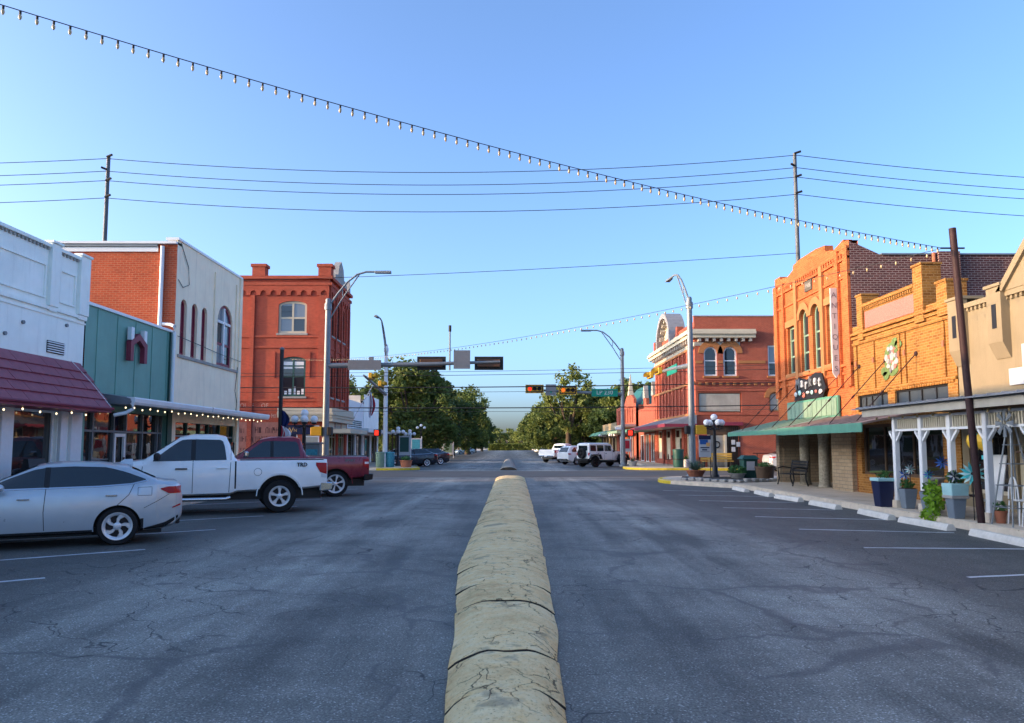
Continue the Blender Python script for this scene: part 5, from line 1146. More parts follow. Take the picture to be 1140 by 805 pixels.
def pickup(label, paint, kind, group=None):
    t = empty('pickup_truck', (0, 0, 0), label, 'pickup truck', group); tundra = kind == 'a'
    zr, zc = (1.26, 1.90) if tundra else (1.28, 1.93); tail = 1.14 if tundra else 1.08; cb = -1.04 if tundra else -.92
    belt = [(-4.55, .80), (-4.48, 1.02), (-4.1, 1.10), (-3.2, 1.18), (-2.6, 1.22), (cb - .02, zr + .02), (cb + .06, zr), (tail - .06, zr), (tail, zr - .03)]
    roof = [(-4.55, .84), (-4.48, 1.06), (-4.1, 1.16), (-3.35, 1.26), (-3.05, 1.30), (-2.30, zc - .07), (-2.0, zc), (cb - .42, zc), (cb - .20, zc - .05), (cb - .02, zr + .12), (cb + .05, zr + .015), (tail - .06, zr + .015), (tail, zr - .015)]
    bot = [(-4.55, .50), (-4.3, .42), (-3, .44), (cb - .1, .46), (cb + .06, .52), (.5, .56), (tail, .62)]
    half = [(-4.55, .80), (-4.3, .95), (-3.9, 1.0), (tail - .2, 1.0), (tail, .97)]
    th = [(-4.55, .72), (-3.5, .82), (-3.0, .78), (-2.2, .68), (cb - .4, .68), (cb - .02, .74), (cb + .05, .90), (tail, .88)]
    c = Car(t, paint, belt, roof, bot, half, th, 110, 1); c.build([(-3.68, .42), (0, .42)], .50 if tundra else .49, .32)
    lo = [(-2.9, 1.27), (-2.6, 1.275), (cb, 1.30)]
    c.patch('window', 'car_glass', lo, [(-2.85, 1.30), (-2.45, 1.63), (-2.25, 1.77), (-2.1, 1.79)], -2.84, -2.02); c.patch('window', 'car_glass', lo, [(-2, 1.795), (cb - .34, 1.78), (cb - .26, 1.72), (cb - .20, 1.32)], -1.94, cb - .20)
    c.patch('door_pillar', BL, [(-2.04, 1.29), (-1.92, 1.29)], [(-2.04, 1.79), (-1.92, 1.79)], -2.03, -1.93, off=.009)
    c.seamline('door_seam', [(-1.98, 1.30), (-1.98, .52)], .012); c.seamline('door_seam', [(cb - .10, 1.70), (cb - .10, 1.3), (cb - .13, .52)], .012); c.seamline('door_seam', [(-3.05, 1.24), (-3.1, .52)], .012)
    c.seamline('cab_gap', [(cb + .01, 1.26), (cb + .01, .52)], .035)
    c.onside('door_handle', paint if tundra else 'chrome', cb - .42, cb - .18, 1.09, 1.12, .004, .045); c.onside('door_handle', 'black_plastic' if tundra else 'chrome', -2.36, -2.10, 1.08, 1.11, .004, .045)
    q = [(-.52 + .09 * math.cos(i * .524), 1.0 + .09 * math.sin(i * .524)) for i in range(13)] if tundra else [(-.75, 1.05), (-.55, 1.05), (-.55, .88), (-.75, .88), (-.75, 1.05)]
    c.seamline('fuel_flap', q, .008, sides=(-1,))
    c.patch('tail_lamp', 'tail_red', [(tail - .30, 1.18), (tail - .18, .98), (tail - .01, .93)] if tundra else [(tail - .20, .98), (tail - .02, .90)], [(tail - .30, 1.22), (tail - .01, 1.21)], tail - (.28 if tundra else .2), tail - .012, off=.012)
    c.patch('tail_lamp_lens', 'lamp_clear', [(tail - .16, .86), (tail - .012, .84)] if tundra else [(tail - .14, 1.05), (tail - .012, 1.05)], [(tail - .16, .95), (tail - .012, .93)] if tundra else [(tail - .14, 1.12), (tail - .012, 1.12)], tail - .15, tail - .012, off=.016)
    c.patch('head_lamp', 'lamp_clear', [(-4.5, .86), (-4.1, .92)], [(-4.5, 1.0), (-4.1, 1.05)], -4.5, -4.1, off=.01)
    bm = N(); quadhex(bm, [(tail - .18, -.98, .50), (tail + .14, -.90, .53), (tail + .14, .90, .53), (tail - .18, .98, .50), (tail - .16, -.985, .74), (tail + .16, -.90, .72), (tail + .16, .90, .72), (tail - .16, .985, .74)]); obj('rear_bumper', bm, 'chrome' if tundra else 'alloy_dark', t, bev=.03)
    obj('front_bumper', box(N(), -4.66, -4.3, -.95, .95, .46, .70), 'chrome', t, bev=.03)
    c.topglass('windscreen', -2.98, -2.34, .72, .62); obj('rear_window', box(N(), cb - .06, cb - .02, -.6, .6, 1.38, 1.72), 'car_glass', t)
    obj('bed_floor', box(N(), cb + .12, tail - .08, -.78, .78, zr + .02, zr + .036), BL, t); obj('tailgate_cap', box(N(), tail - .07, tail + .005, -.86, .86, zr - .02, zr + .04), BL if not tundra else paint, t, bev=.01)
    for k in (-1, 1):
        bm = N(); box(bm, -2.82, -2.68, k * 1.0, k * 1.20, 1.29, 1.47) if k > 0 else box(bm, -2.82, -2.68, -1.20, -1.0, 1.29, 1.47); obj('door_mirror', bm, BL if tundra else 'chrome', t, bev=.04)
        bm = N(); tube(bm, [(-3.0, k * .97, .40), (-2.9, k * 1.0, .37), (cb - .2, k * 1.0, .37), (cb - .1, k * .97, .40)], .045, 10); obj('side_step', bm, 'chrome', t, 50)
    obj('chassis', box(N(), -4.2, tail - .1, -.62, .62, .32, .56), BL, t); obj('rear_axle', tube(N(), [(0, -.7, .4), (0, .7, .4)], .09, 10), BL, t); obj('number_plate', box(N(), tail + .162, tail + .17, -.15, .15, .56, .70), 'sign_white', t)
    for k in (-1, 1):
        P = arch_pts(-.53, .53, .42, .53, 14)
        for x_ in (-3.68, 0):
            bm = N()
            for a, b in zip(P, P[1:]): fprism(bm, F((0, k * .99, 0), (1, 0, 0), (0, k, 0)), [(a[0] + x_, a[1]), (b[0] + x_, b[1]), (b[0] * 1.045 + x_, .42 + (b[1] - .42) * 1.045), (a[0] * 1.045 + x_, .42 + (a[1] - .42) * 1.045)], 0, .03)
            obj('arch_lip', bm, paint, t)
    f = F((0, -1.005, 0), (1, 0, 0), (0, -1, 0))
    tx = text('lettering', 'TRD' if tundra else 'SPORT', .13 if tundra else .11, f, tail - .62, 1.165, .002, 'alloy_dark' if tundra else 'sign_grey', t, font_w=.004)
    wheels(t, wheel_mesh(.405 if tundra else .415, .27, 'truck' if tundra else 'split', 5 if tundra else 6), [(x, k * .86, .405 if tundra else .415) for x in (-3.68, 0) for k in (-1, 1)])
    return t
def jeep(label):
    t = empty('parked_suv', (0, 0, 0), label, 'suv'); p = 'paint_white'
    belt = [(-3.55, .75), (-3.5, 1.12), (-2.2, 1.18), (.55, 1.20), (.60, 1.18)]; roof = [(-3.55, .78), (-3.5, 1.15), (-2.3, 1.24), (-2.1, 1.28), (-1.75, 1.82), (-1.5, 1.88), (.45, 1.88), (.60, 1.80)]
    c = Car(t, p, belt, roof, [(-3.55, .6), (-3.3, .5), (.4, .52), (.6, .58)], [(-3.55, .55), (-2.4, .66), (-2.1, .78), (.6, .78)], [(-3.55, .5), (-2.2, .62), (-1.6, .68), (.6, .70)], 80, 1); c.build([(-2.95, .42), (0, .42)], .48, .3)
    for a, b in ((-1.72, -1.02), (-.92, -.22), (-.12, .48)): c.patch('window', 'car_glass', [(a, 1.25), (b, 1.25)], [(a, 1.7 if a > -1.5 else 1.66), (b, 1.73)], a, b)
    for x in (-1.85, -.97, -.17): c.seamline('door_seam', [(x, 1.2), (x, .58)], .014)
    c.onside('door_handle', BL, -1.2, -1.06, 1.06, 1.1, .004, .04); c.onside('door_handle', BL, -.40, -.26, 1.06, 1.1, .004, .04)
    for k in (-1, 1):
        for x_ in (-2.95, 0): bm = N(); fprism(bm, F((0, 0, 0), (1, 0, 0), (0, k, 0)), [(x_ - .62, .62), (x_ - .5, .62), (x_ - .38, .92), (x_ + .38, .92), (x_ + .55, .62), (x_ + .66, .62), (x_ + .45, 1.0), (x_ - .45, 1.0)], .74, .95); obj('fender_flare', bm, BL, t)
        obj('tail_lamp', box(N(), .52, .62, k * .70 - .07, k * .70 + .07, .92, 1.12), 'tail_red', t, bev=.01); obj('side_step', tube(N(), [(-2.35, k * .82, .45), (-.55, k * .82, .45)], .05, 8), BL, t)
        bm = N(); sphere(bm, (-1.8, k * .95, 1.25), (.07, .1, .09), 8, 6); obj('door_mirror', bm, BL, t)
    obj('rear_window', box(N(), .585, .605, -.52, .52, 1.30, 1.68), 'car_glass', t); obj('rear_bumper', box(N(), .58, .80, -.8, .8, .50, .66), BL, t, bev=.03); obj('front_bumper', box(N(), -3.8, -3.5, -.75, .75, .5, .7), BL, t, bev=.03); obj('chassis', box(N(), -3.3, .5, -.55, .55, .34, .56), BL, t)
    c.topglass('windscreen', -2.08, -1.78, .6, .62)
    ms = wheel_mesh(.41, .27, 'split', 5, 'alloy_dark'); wheels(t, ms, [(x, k * .78, .41) for x in (-2.95, 0) for k in (-1, 1)])
    sp = bpy.data.objects.new('spare_wheel', ms[0]); C.objects.link(sp); sp.parent = t; sp.location = (.78, .05, 1.08); sp.rotation_euler.z = math.pi / 2; q = bpy.data.objects.new('rim', ms[1]); C.objects.link(q); q.parent = sp; q = bpy.data.objects.new('spokes', ms[2]); C.objects.link(q); q.parent = sp
    return t
def suv(label, paint='paint_white'):
    t = empty('parked_suv', (0, 0, 0), label, 'suv')
    c = Car(t, paint, [(-3.55, .6), (-3.4, .85), (-2.5, 1.0), (.6, 1.06), (.92, 1.0)], [(-3.55, .64), (-3.4, .9), (-2.5, 1.07), (-2.15, 1.12), (-1.35, 1.60), (-.9, 1.68), (.3, 1.66), (.62, 1.52), (.88, 1.10), (.92, 1.02)],
            [(-3.55, .35), (-3.2, .24), (.5, .26), (.92, .42)], [(-3.55, .6), (-3.1, .86), (-2, .92), (.4, .92), (.92, .78)], [(-3.55, .55), (-2.2, .74), (-1.2, .62), (.3, .62), (.92, .66)]); c.build([(-2.66, .35), (0, .35)], .40)
    lo = [(-2, 1.10), (.5, 1.13)]; c.patch('window', 'car_glass', lo, [(-2.1, 1.11), (-1.4, 1.5), (-1.1, 1.57)], -2.05, -1.06); c.patch('window', 'car_glass', lo, [(-1, 1.58), (-.1, 1.57), (.5, 1.36)], -.98, -.1); c.patch('window', 'car_glass', lo, [(-.1, 1.57), (.2, 1.52), (.5, 1.3)], -.02, .5)
    c.seamline('door_seam', [(-1.02, 1.08), (-1.05, .34)], .012); c.seamline('door_seam', [(.0, 1.1), (-.35, .5), (-.4, .36)], .012); c.patch('tail_lamp', 'tail_red', [(.62, .92), (.9, .88)], [(.62, .98), (.9, 1.04)], .62, .9, off=.012); c.patch('sill_trim', BL, [(-2.2, .26), (-.45, .27)], [(-2.2, .36), (-.45, .37)], -2.2, -.45)
    bm = N(); quadhex(bm, [(.87, -.58, 1.14), (.90, -.58, 1.12), (.90, .58, 1.12), (.87, .58, 1.14), (.62, -.5, 1.52), (.66, -.5, 1.54), (.66, .5, 1.54), (.62, .5, 1.52)]); obj('rear_window', bm, 'car_glass', t); obj('rear_bumper', box(N(), .7, .96, -.7, .7, .38, .52), BL, t, bev=.03)
    c.topglass('windscreen', -2.1, -1.4, .68, .56); wheels(t, wheel_mesh(.36, .23, 'truck', 5), [(x, k * .80, .36) for x in (-2.66, 0) for k in (-1, 1)])
    return t
cars = 'cars parked along the street'
s1 = sedan('silver sedan parked in front of the plum shingled awning', 'paint_silver', group=cars); place(s1, (-6.42, 12.42), 27, (0, -.9)); s1.scale = (.955, .955, .955)
tA = pickup('white pickup truck parked between the silver sedan and the red pickup', 'paint_white', 'a', cars); place(tA, (-5.62, 18.5), 22, (0, -.98))
tB = pickup('dark red pickup truck parked behind the white pickup', 'paint_red', 'b', cars); place(tB, (-5.6, 24.35), 20, (0, -.98))
s2 = sedan('dark navy sedan parked beyond the side street on the left', 'paint_navy', 'split', cars); place(s2, (-6.55, 60.5), 27, (0, -.9))
s3 = copy_tree(s2); s3['label'] = 'dark car half hidden behind the navy sedan'; place(s3, (-6.0, 66.5), 30, (0, -.9))
jp = jeep('white boxy off-roader with a spare wheel on its tail'); place(jp, (6.9, 58.7), 215, (0, .9)); jp['group'] = cars
sv = suv('white rounded suv parked between the boxy off-roader and the white pickup'); place(sv, (6.1, 66.5), 215, (0, .9)); sv['group'] = cars
tC = copy_tree(tA); tC['label'] = 'farthest white pickup truck on the right seen from its tail'; place(tC, (5.3, 75.5), 232, (0, .98))
s4 = sedan('silver sedan parked on the side street beside the corner building', 'paint_silver', 'twist', cars); place(s4, (16.75, 48.6), 183, (1.0, 0))
s5 = copy_tree(s1); s5['label'] = 'small pale car behind the navy sedan near the trees'; place(s5, (-11.6, 84), 30, (0, -.9))
far = [(7.6, 150, 215, 'grey car parked under the right-hand trees, nearest of the far cars', 'paint_grey'), (7.8, 165, 215, 'dark far car under the right-hand trees, second of the far cars', 'paint_navy'), (7.5, 185, 215, 'silver far car under the right-hand trees, farthest on that side', 'paint_silver'), (-8.2, 160, 30, 'silver far car under the left-hand trees', 'paint_silver')]
src = {'paint_navy': s2, 'paint_silver': s1}
for x, y, a, lb, pm in far:
    if pm in src: o = copy_tree(src[pm])
    else: o = sedan(lb, pm, 'split', cars)
    o['label'] = lb; place(o, (x, y), a, (0, 0))
# ---------------------------------------------------------------- signals, lamps, poles
def signal_head(root, c, face, horiz=True, lit=None, back=False, body='yellow_signal', plate=True):
    """three-lamp head centred at c, lamps looking along unit vector face"""
    n = Vector(face); u = Vector((0, 0, 1)).cross(n).normalized() if horiz else Vector((0, 0, 1)); v = Vector((0, 0, 1)) if horiz else Vector((0, 0, 1)).cross(n).normalized(); c = Vector(c)
    def bx(bm, a0, a1, b0, b1, d0, d1): quadhex(bm, [c + u * a + v * b + n * d for d in (d0, d1) for a, b in ((a0, b0), (a1, b0), (a1, b1), (a0, b1))])
    bm = N(); bx(bm, -.55, .55, -.19, .19, -.12, .1); h = obj('signal_head', bm, body, root, bev=.02)
    if plate:
        bm = N(); bx(bm, -.70, .70, -.33, .33, .02, .04); obj('backplate', bm, 'backplate', h)
        bm = N()
        for q in ((-.70, .70, .28, .33), (-.70, .70, -.33, -.28), (-.70, -.64, -.28, .28), (.64, .70, -.28, .28)): bx(bm, *q, .041, .046)
        obj('plate_border', bm, 'yellow_signal', h)
    for i in (-1, 0, 1):
        p = c + u * i * .36 + n * .1; bm = N(); q = [p + (u * math.cos(k * .5236) + v * math.sin(k * .5236)) * .15 for k in range(12)]
        a = [bm.verts.new(x) for x in q]; b = [bm.verts.new(x + n * .02) for x in q]; bm.faces.new(b); [bm.faces.new([a[k], a[(k + 1) % 12], b[(k + 1) % 12], b[k]]) for k in range(12)]
        obj('lens', bm, lit[i + 1] if lit else 'backplate', h)
        bm = N(); up = Vector((0, 0, 1)); si = up.cross(n)
        P = [(si * math.cos(t) + up * math.sin(t)) * .16 for t in np.linspace(-.4, math.pi + .4, 11)]
        for x, y in zip(P, P[1:]): bm.faces.new([bm.verts.new(w) for w in (p + x, p + y, p + y + n * .22, p + x + n * .22)])
        obj('visor', bm, 'backplate' if body != 'yellow_signal' or plate else body, h)
    return h
def lamp_arm(root, base, d, reach, rise):
    """davit: two rods that bow out from the pole top to a cobra head"""
    b = Vector(base); d = Vector(d); P = [b + d * (reach * t) + Vector((0, 0, rise * math.sin(min(1, t * 1.25) * math.pi / 2))) for t in (0, .2, .4, .6, .8, 1)]
    obj('lamp_arm', tube(N(), P, .05, 8), 'galvanised', root, 50)
    b2 = b - Vector((0, 0, .75)); obj('lamp_brace', tube(N(), [b2, b2 + (P[3] - b2) * .5, P[3] + (P[4] - P[3]) * .3], .035, 8), 'galvanised', root, 50); m0 = P[1] * .5 + P[2] * .5; obj('lamp_brace', tube(N(), [m0, m0 - Vector((0, 0, .42))], .025, 6), 'galvanised', root)
    e = P[-1]; s = Vector((0, 0, 1)).cross(d); bm = N()
    quadhex(bm, [e + d * a + s * w + Vector((0, 0, z)) for z, k in ((-.08, 1.), (.05, .6)) for a, w in ((-.05, -.10 * k), (.75, -.14 * k), (.75, .14 * k), (-.05, .10 * k))]); obj('lamp_head', bm, 'galvanised', root, bev=.02)
def pole(root, x, y, h, r0=.15, r1=.11, mat='galvanised'):
    obj('pole', tube(N(), [(x, y, .12), (x, y, h * .5), (x, y, h)], [r0, (r0 + r1) / 2, r1], 16), mat, root, 50); bm = N(); lathe(bm, [(r0 + .16, .1), (r0 + .16, .22), (r0 + .06, .3), (r0 + .02, .45)], 16, (x, y, 0)); obj('pole_base', bm, mat, root, 40); bm = N(); lathe(bm, [(r1 + .05, h - .5), (r1 + .05, h - .2)], 14, (x, y, 0)); obj('collar', bm, mat, root, 40)
    bm = N(); lathe(bm, [(r1, h), (r1 * .8, h + .06), (.02, h + .09)], 14, (x, y, 0)); obj('pole_cap', bm, mat, root, 40)
def ped_signal(root, x, y, z, dx, face=(1, 0, 0), lit=None):
    """yellow pedestrian box beside a pole with its dark hood"""
    s = 1 if dx > 0 else -1; bm = N(); box(bm, *sorted((x + s * .16, x + s * .68)), y - .2, y + .2, z - .22, z + .22); o = obj('pedestrian_signal', bm, 'yellow_signal', root, bev=.02)
    obj('hood', box(N(), *sorted((x - s * .22, x + s * .155)) if False else sorted((x - s * .32, x - s * .12)), y - .19, y + .19, z - .2, z + .2), 'backplate', o, bev=.02)
L1 = empty('traffic_signal_pole', (-8.8, 36, 0), 'grey signal pole on the near left corner with a mast arm over the road', 'traffic signal', 'signal poles at the crossing')
pole(L1, -8.8, 36, 8.75, .17, .13); lamp_arm(L1, (-8.8, 36, 8.4), (1, 0, 0), 2.3, 1.75)
obj('mast_arm', tube(N(), [(-8.8, 36, 5.52), (-4, 36, 5.6), (-.4, 36, 5.72)], [.13, .10, .06], 12), 'galvanised', L1, 50)
obj('street_name_plate', box(N(), -7.75, -6.15, 35.82, 35.88, 5.30, 5.78), 'sign_grey', L1); obj('sensor', box(N(), -6.75, -6.55, 35.9, 36.1, 5.72, 5.95), 'sign_grey', L1)
for x in (-3.75, -.95): signal_head(L1, (x, 36.12, 5.66), (0, 1, 0), True, None, True, 'signal_back')
obj('sign_back', box(N(), -2.65, -1.85, 35.84, 35.88, 5.36, 6.26), 'sign_grey', L1); bm = N(); tube(bm, [(-2.85, 36, 5.3), (-2.85, 36, 7.2)], .04, 8); o = obj('sensor_mast', bm, 'galvanised', L1); obj('camera', tube(N(), [(-2.85, 36, 7.2), (-2.85, 36, 7.5)], .07, 8), 'backplate', o)
ped_signal(L1, -8.8, 36, 2.35, -1)
L2 = empty('traffic_signal_pole', (-8.95, 54.3, 0), 'signal pole on the far left corner with its arm reaching over the side street', 'traffic signal', 'signal poles at the crossing')
pole(L2, -8.95, 54.3, 9.0, .19, .12, 'white_metal'); lamp_arm(L2, (-8.95, 54.3, 8.8), (-.1, -.995, 0), 2.2, 1.9)
obj('mast_arm', tube(N(), [(-8.95, 54.3, 5.4), (-8.95, 46, 6.0)], [.13, .07], 10), 'galvanised', L2, 50)
for y in (51.2, 47.6): signal_head(L2, (-8.75, y, 5.75 + (54.3 - y) * .05), (1, 0, 0), True, None, False, 'yellow_signal', False)
o = obj('pedestrian_signal', box(N(), -9.75, -9.25, 54.1, 54.5, 2.35, 2.85), 'backplate', L2, bev=.02); obj('red_hand', box(N(), -9.68, -9.4, 54.06, 54.095, 2.42, 2.78), 'red_lamp', o)
R1 = empty('traffic_signal_pole', (8.85, 36, 0), 'signal pole on the near right corner with a blue and white notice fixed below', 'traffic signal', 'signal poles at the crossing')
pole(R1, 8.85, 36, 8.85, .17, .13); lamp_arm(R1, (8.85, 36, 8.7), (-.05, .9987, 0), 3.2, 1.9)
obj('mast_arm', tube(N(), [(8.85, 36, 5.55), (8.85, 40, 5.8), (8.85, 46, 6.05)], [.13, .10, .07], 10), 'galvanised', R1, 50)
for y in (42.8, 45.3): signal_head(R1, (8.65, y, 5.95), (-1, 0, 0), True, None, False, 'yellow_signal', False)
obj('street_name_plate', box(N(), 8.80, 8.84, 38.8, 41.2, 5.5, 5.95), 'sign_green', R1); ped_signal(R1, 8.85, 36, 2.42, 1)
nt = empty('notice_sign', (9.3, 35.8, 1), 'blue and white notice board beside the near right signal pole', 'sign')
obj('board', box(N(), 9.05, 9.62, 35.5, 35.53, 1.12, 2.15), 'sign_white', nt)
NS = south(35.5); obj('blue_band', fbox(N(), NS, 9.05, 9.62, 1.95, 2.15, .002, .006), 'sign_navy', nt); obj('picture', fbox(N(), NS, 9.10, 9.48, 1.72, 1.94, .002, .006), 'sign_blue', nt); obj('picture', fbox(N(), NS, 9.40, 9.58, 1.62, 1.80, .007, .009), 'letter_gold', nt); obj('text_bar', fbox(N(), NS, 9.12, 9.55, 1.54, 1.59, .002, .005), 'sign_navy', nt); obj('text_bar', fbox(N(), NS, 9.2, 9.44, 1.43, 1.49, .002, .005), 'sign_navy', nt); obj('text_bar', fbox(N(), NS, 9.12, 9.55, 1.36, 1.385, .002, .005), 'sign_grey', nt)
for x in (9.07, 9.58): obj('post', box(N(), x, x + .03, 35.535, 35.57, H, 2.1), 'dark_iron', nt)
R2 = empty('traffic_signal_pole', (8.75, 57, 0), 'signal pole on the far right corner with red lights and a green road sign', 'traffic signal', 'signal poles at the crossing')
pole(R2, 8.75, 57, 9.1, .17, .13); lamp_arm(R2, (8.75, 57, 8.8), (-1, 0, 0), 2.4, 1.75)
obj('mast_arm', tube(N(), [(8.75, 57, 5.62), (4.5, 57, 5.8), (1.4, 57, 6.0)], [.13, .10, .06], 10), 'galvanised', R2, 50)
signal_head(R2, (2.0, 56.85, 6.0), (0, -1, 0), True, ['red_lamp', 'backplate', 'backplate']); signal_head(R2, (4.55, 56.85, 5.9), (0, -1, 0), True, ['orange_lamp', 'backplate', 'backplate'])
lo_ = obj('lane_sign', box(N(), 2.85, 3.65, 56.8, 56.84, 5.5, 6.35), 'sign_grey', R2); obj('lane_symbol', box(N(), 3.18, 3.32, 56.79, 56.797, 5.7, 5.85), 'sign_green', lo_)
gp = obj('road_sign', box(N(), 6.35, 8.35, 56.74, 56.78, 5.42, 6.0), 'sign_green', R2); text('lettering', 'LP 230', .46, south(56.74), 7.35, 5.71, .004, 'sign_white', gp)
o = obj('pedestrian_signal', box(N(), 9.05, 9.55, 56.7, 57.1, 2.4, 2.9), 'backplate', R2, bev=.02); obj('red_hand', box(N(), 9.1, 9.42, 56.66, 56.695, 2.46, 2.82), 'red_lamp', o); obj('hood', box(N(), 8.2, 8.6, 56.8, 57.2, 2.9, 3.1), 'white_metal', R2)
# globe lamps
def globe_lamp(label, x, y, globes=5, h=2.95, r=.155):
    t = empty('globe_lamp', (x, y, H), label, 'street lamp', 'globe street lamps'); bm = N()
    lathe(bm, [(.20, H), (.20, H + .12), (.14, H + .2), (.12, H + .5), (.085, H + .6), (.07, h - .55), (.09, h - .5), (.06, h - .4), (.05, h - .18)], 12, (x, y, 0)); obj('post', bm, 'dark_iron', t, 40)
    bm = N()
    for i in range(globes - 1):
        a = i * 2 * math.pi / (globes - 1) + .25; d = Vector((math.cos(a), math.sin(a), 0)); p = Vector((x, y, 0)); tube(bm, [p + Vector((0, 0, h - .45)), p + d * .2 + Vector((0, 0, h - .55)), p + d * .38 + Vector((0, 0, h - .5)), p + d * .38 + Vector((0, 0, h - .38))], .03, 6)
        lathe(bm, [(.10, h - .42), (.12, h - .38), (.08, h - .34)], 10, (x + d.x * .38, y + d.y * .38, 0))
    lathe(bm, [(.06, h - .2), (.11, h - .15), (.08, h - .1)], 10, (x, y, 0)); obj('arms', bm, 'dark_iron', t, 40)
    for i in range(globes):
        a = i * 2 * math.pi / (globes - 1) + .25; p = (x, y, h + .02) if i == globes - 1 else (x + .38 * math.cos(a), y + .38 * math.sin(a), h - .23)
        bm = N(); sphere(bm, p, r, 14, 10); obj('globe', bm, 'globe_white', t, 60)
    return t
globe_lamp('black five-globe lamp beside the agave planter on the right corner', 9.55, 34.6)
globe_lamp('black five-globe lamp standing behind the red pickup cab', -8.3, 30.4)
globe_lamp('globe lamp beside the far left signal pole and its banner', -8.35, 56.6)
globe_lamp('globe lamp behind the navy sedan, before the trees', -8.7, 66, 5); globe_lamp('single globe lamp over the map board on the left', -9.6, 82, 3, 3.9); globe_lamp('globe lamp with a green banner under the left trees', -8.0, 95, 5, 3.6)
globe_lamp('globe lamp standing between the white pickup and the suv on the right', 11.5, 82, 5, 3.1); globe_lamp('globe lamp beside the farthest white pickup', 11.6, 92, 5, 3.2)
def banner(label, x, y, z0, z1, w, mat, inner):
    t = empty('info_board', (x, y, H), label, 'sign', 'boards beyond the side street')
    for k in (-1, 1): obj('post', box(N(), x + k * w * .5 - .04, x + k * w * .5 + .04, y, y + .08, H, z1 + .2), 'white_metal', t)
    obj('board', box(N(), x - w * .5, x + w * .5, y - .04, y, z0, z1), 'sign_white', t); obj('panel', box(N(), x - w * .36, x + w * .36, y - .05, y - .041, z0 + .25, z1 - .12), inner, t)
banner('white framed banner with a dark picture beside the far left signal pole', -8.0, 57.6, .95, 2.45, .95, 'sign_white', 'green_dark'); banner('pale blue map board between two posts before the left trees', -10.0, 81, .9, 2.5, 1.2, 'sign_white', 'sign_teal'); banner('green and white board under the left trees', -7.6, 94, .6, 2.0, 1.4, 'sign_white', 'green_awning_pale')
banner('small red and blue board by the far right signal pole', 9.3, 59.2, 1.2, 2.2, .8, 'sign_white', 'flag_red')
# string-light poles, utility poles
lp = empty('light_string_pole', (8.98, 14.4, 0), 'leaning brown steel pole at the right kerb carrying the light string', 'pole'); PT = Vector((8.78, 14.4, 5.92))
obj('shaft', tube(N(), [(9.04, 14.36, 0), (8.9, 14.38, 3), tuple(PT)], .066, 14), 'brown_steel', lp, 50); obj('bracket', tube(N(), [PT + Vector((-.25, 0, -.4)), PT + Vector((.22, 0, -.4))], .018, 6), 'dark_iron', lp)
fp = empty('flag_pole', (-8.55, 28, H), 'black pole with a furled flag on the left pavement', 'pole'); obj('shaft', tube(N(), [(-8.55, 28, H), (-8.55, 28, 5.25)], .075, 10), 'dark_iron', fp); bm = N(); lathe(bm, [(.08, 5.25), (.1, 5.3), (.03, 5.36)], 10, (-8.55, 28, 0)); obj('cap', bm, 'galvanised', fp)
def drape(name, mat, parent, P, wid, seed, z1, z0):
    bm = N(); rows = []
    for i in range(9):
        z = z1 + (z0 - z1) * i / 8; w = wid * (.55 + .45 * math.sin(i * .42)); rows.append([bm.verts.new((P[0] + w * j / 6, P[1] + .07 * math.sin(j * 1.9 + seed) , z - .12 * j / 6)) for j in range(7)])
    for a, b in zip(rows, rows[1:]):
        for j in range(6): bm.faces.new([a[j], a[j + 1], b[j + 1], b[j]])
    return obj(name, bm, mat, parent, smooth=70)
fl = empty('flag', (-8.4, 28, 2.3), 'furled flag with navy field hanging from the black pole', 'flag'); drape('field', 'flag_navy', fl, (-8.5, 27.95, 0), .34, 0, 3.0, 2.42); drape('stripes', 'flag_white', fl, (-8.5, 27.92, 0), .40, 1, 2.42, 1.95); drape('stripes', 'flag_red', fl, (-8.48, 27.9, 0), .16, 2, 2.42, 2.0)
fl2 = empty('flag', (-11.0, 60, 4), 'red and white flag hanging on a slanted staff over the white shop', 'flag'); obj('staff', tube(N(), [(-12.6, 60, 3.6), (-10.9, 60, 6.6)], .04, 6), 'white_metal', fl2); drape('cloth', 'flag_red', fl2, (-11.2, 60, 0), .5, 1, 5.8, 4.2); drape('cloth', 'flag_white', fl2, (-11.25, 59.95, 0), .35, 2, 6.1, 4.0)
def upole(label, x, y, h):
    t = empty('utility_pole', (x, y, 0), label, 'utility pole', 'tall utility poles'); obj('shaft', tube(N(), [(x, y, 0), (x, y, h)], [.17, .11], 12), 'pole_grey', t, 50)
    for dz in (.05, .85, 1.55, 2.6): obj('insulator', tube(N(), [(x - .05, y - .1, h - dz), (x - .32 if dz in (.85,) else x + .32, y - .2, h - dz + .1)], .07, 6), 'dark_iron', t)
    return t
upole('tall steel utility pole rising behind the brick flank of the beige building', -24.9, 45.2, 19.6); upole('tall steel utility pole rising behind the orange building', 17.9, 45.2, 19.9)
wires_n = 0
def wire(label, a, b, sag, r=.022, k=24):
    a, b = Vector(a), Vector(b); P = [a + (b - a) * (i / k) - Vector((0, 0, sag * 4 * (i / k) * (1 - i / k))) for i in range(k + 1)]
    o = obj('overhead_wire', tube(N(), P, r, 5), 'wire', None); tag(o, label, 'wire', 'overhead wires'); return o
for i, (dz, nm) in enumerate(((.1, 'topmost'), (.9, 'second from top'), (1.5, 'third from top'), (2.6, 'lowest'))):
    wire(f'{nm} wire between the two tall utility poles', (-24.9, 45, 19.5 - dz), (17.9, 45, 19.8 - dz), 1.0); wire(f'{nm} wire leading left out of view from the left utility pole', (-24.9, 45, 19.5 - dz), (-75, 42, 20.2 - dz), 1.2); wire(f'{nm} wire leading right out of view from the right utility pole', (17.9, 45, 19.8 - dz), (70, 47, 19.6 - dz), 1.4)
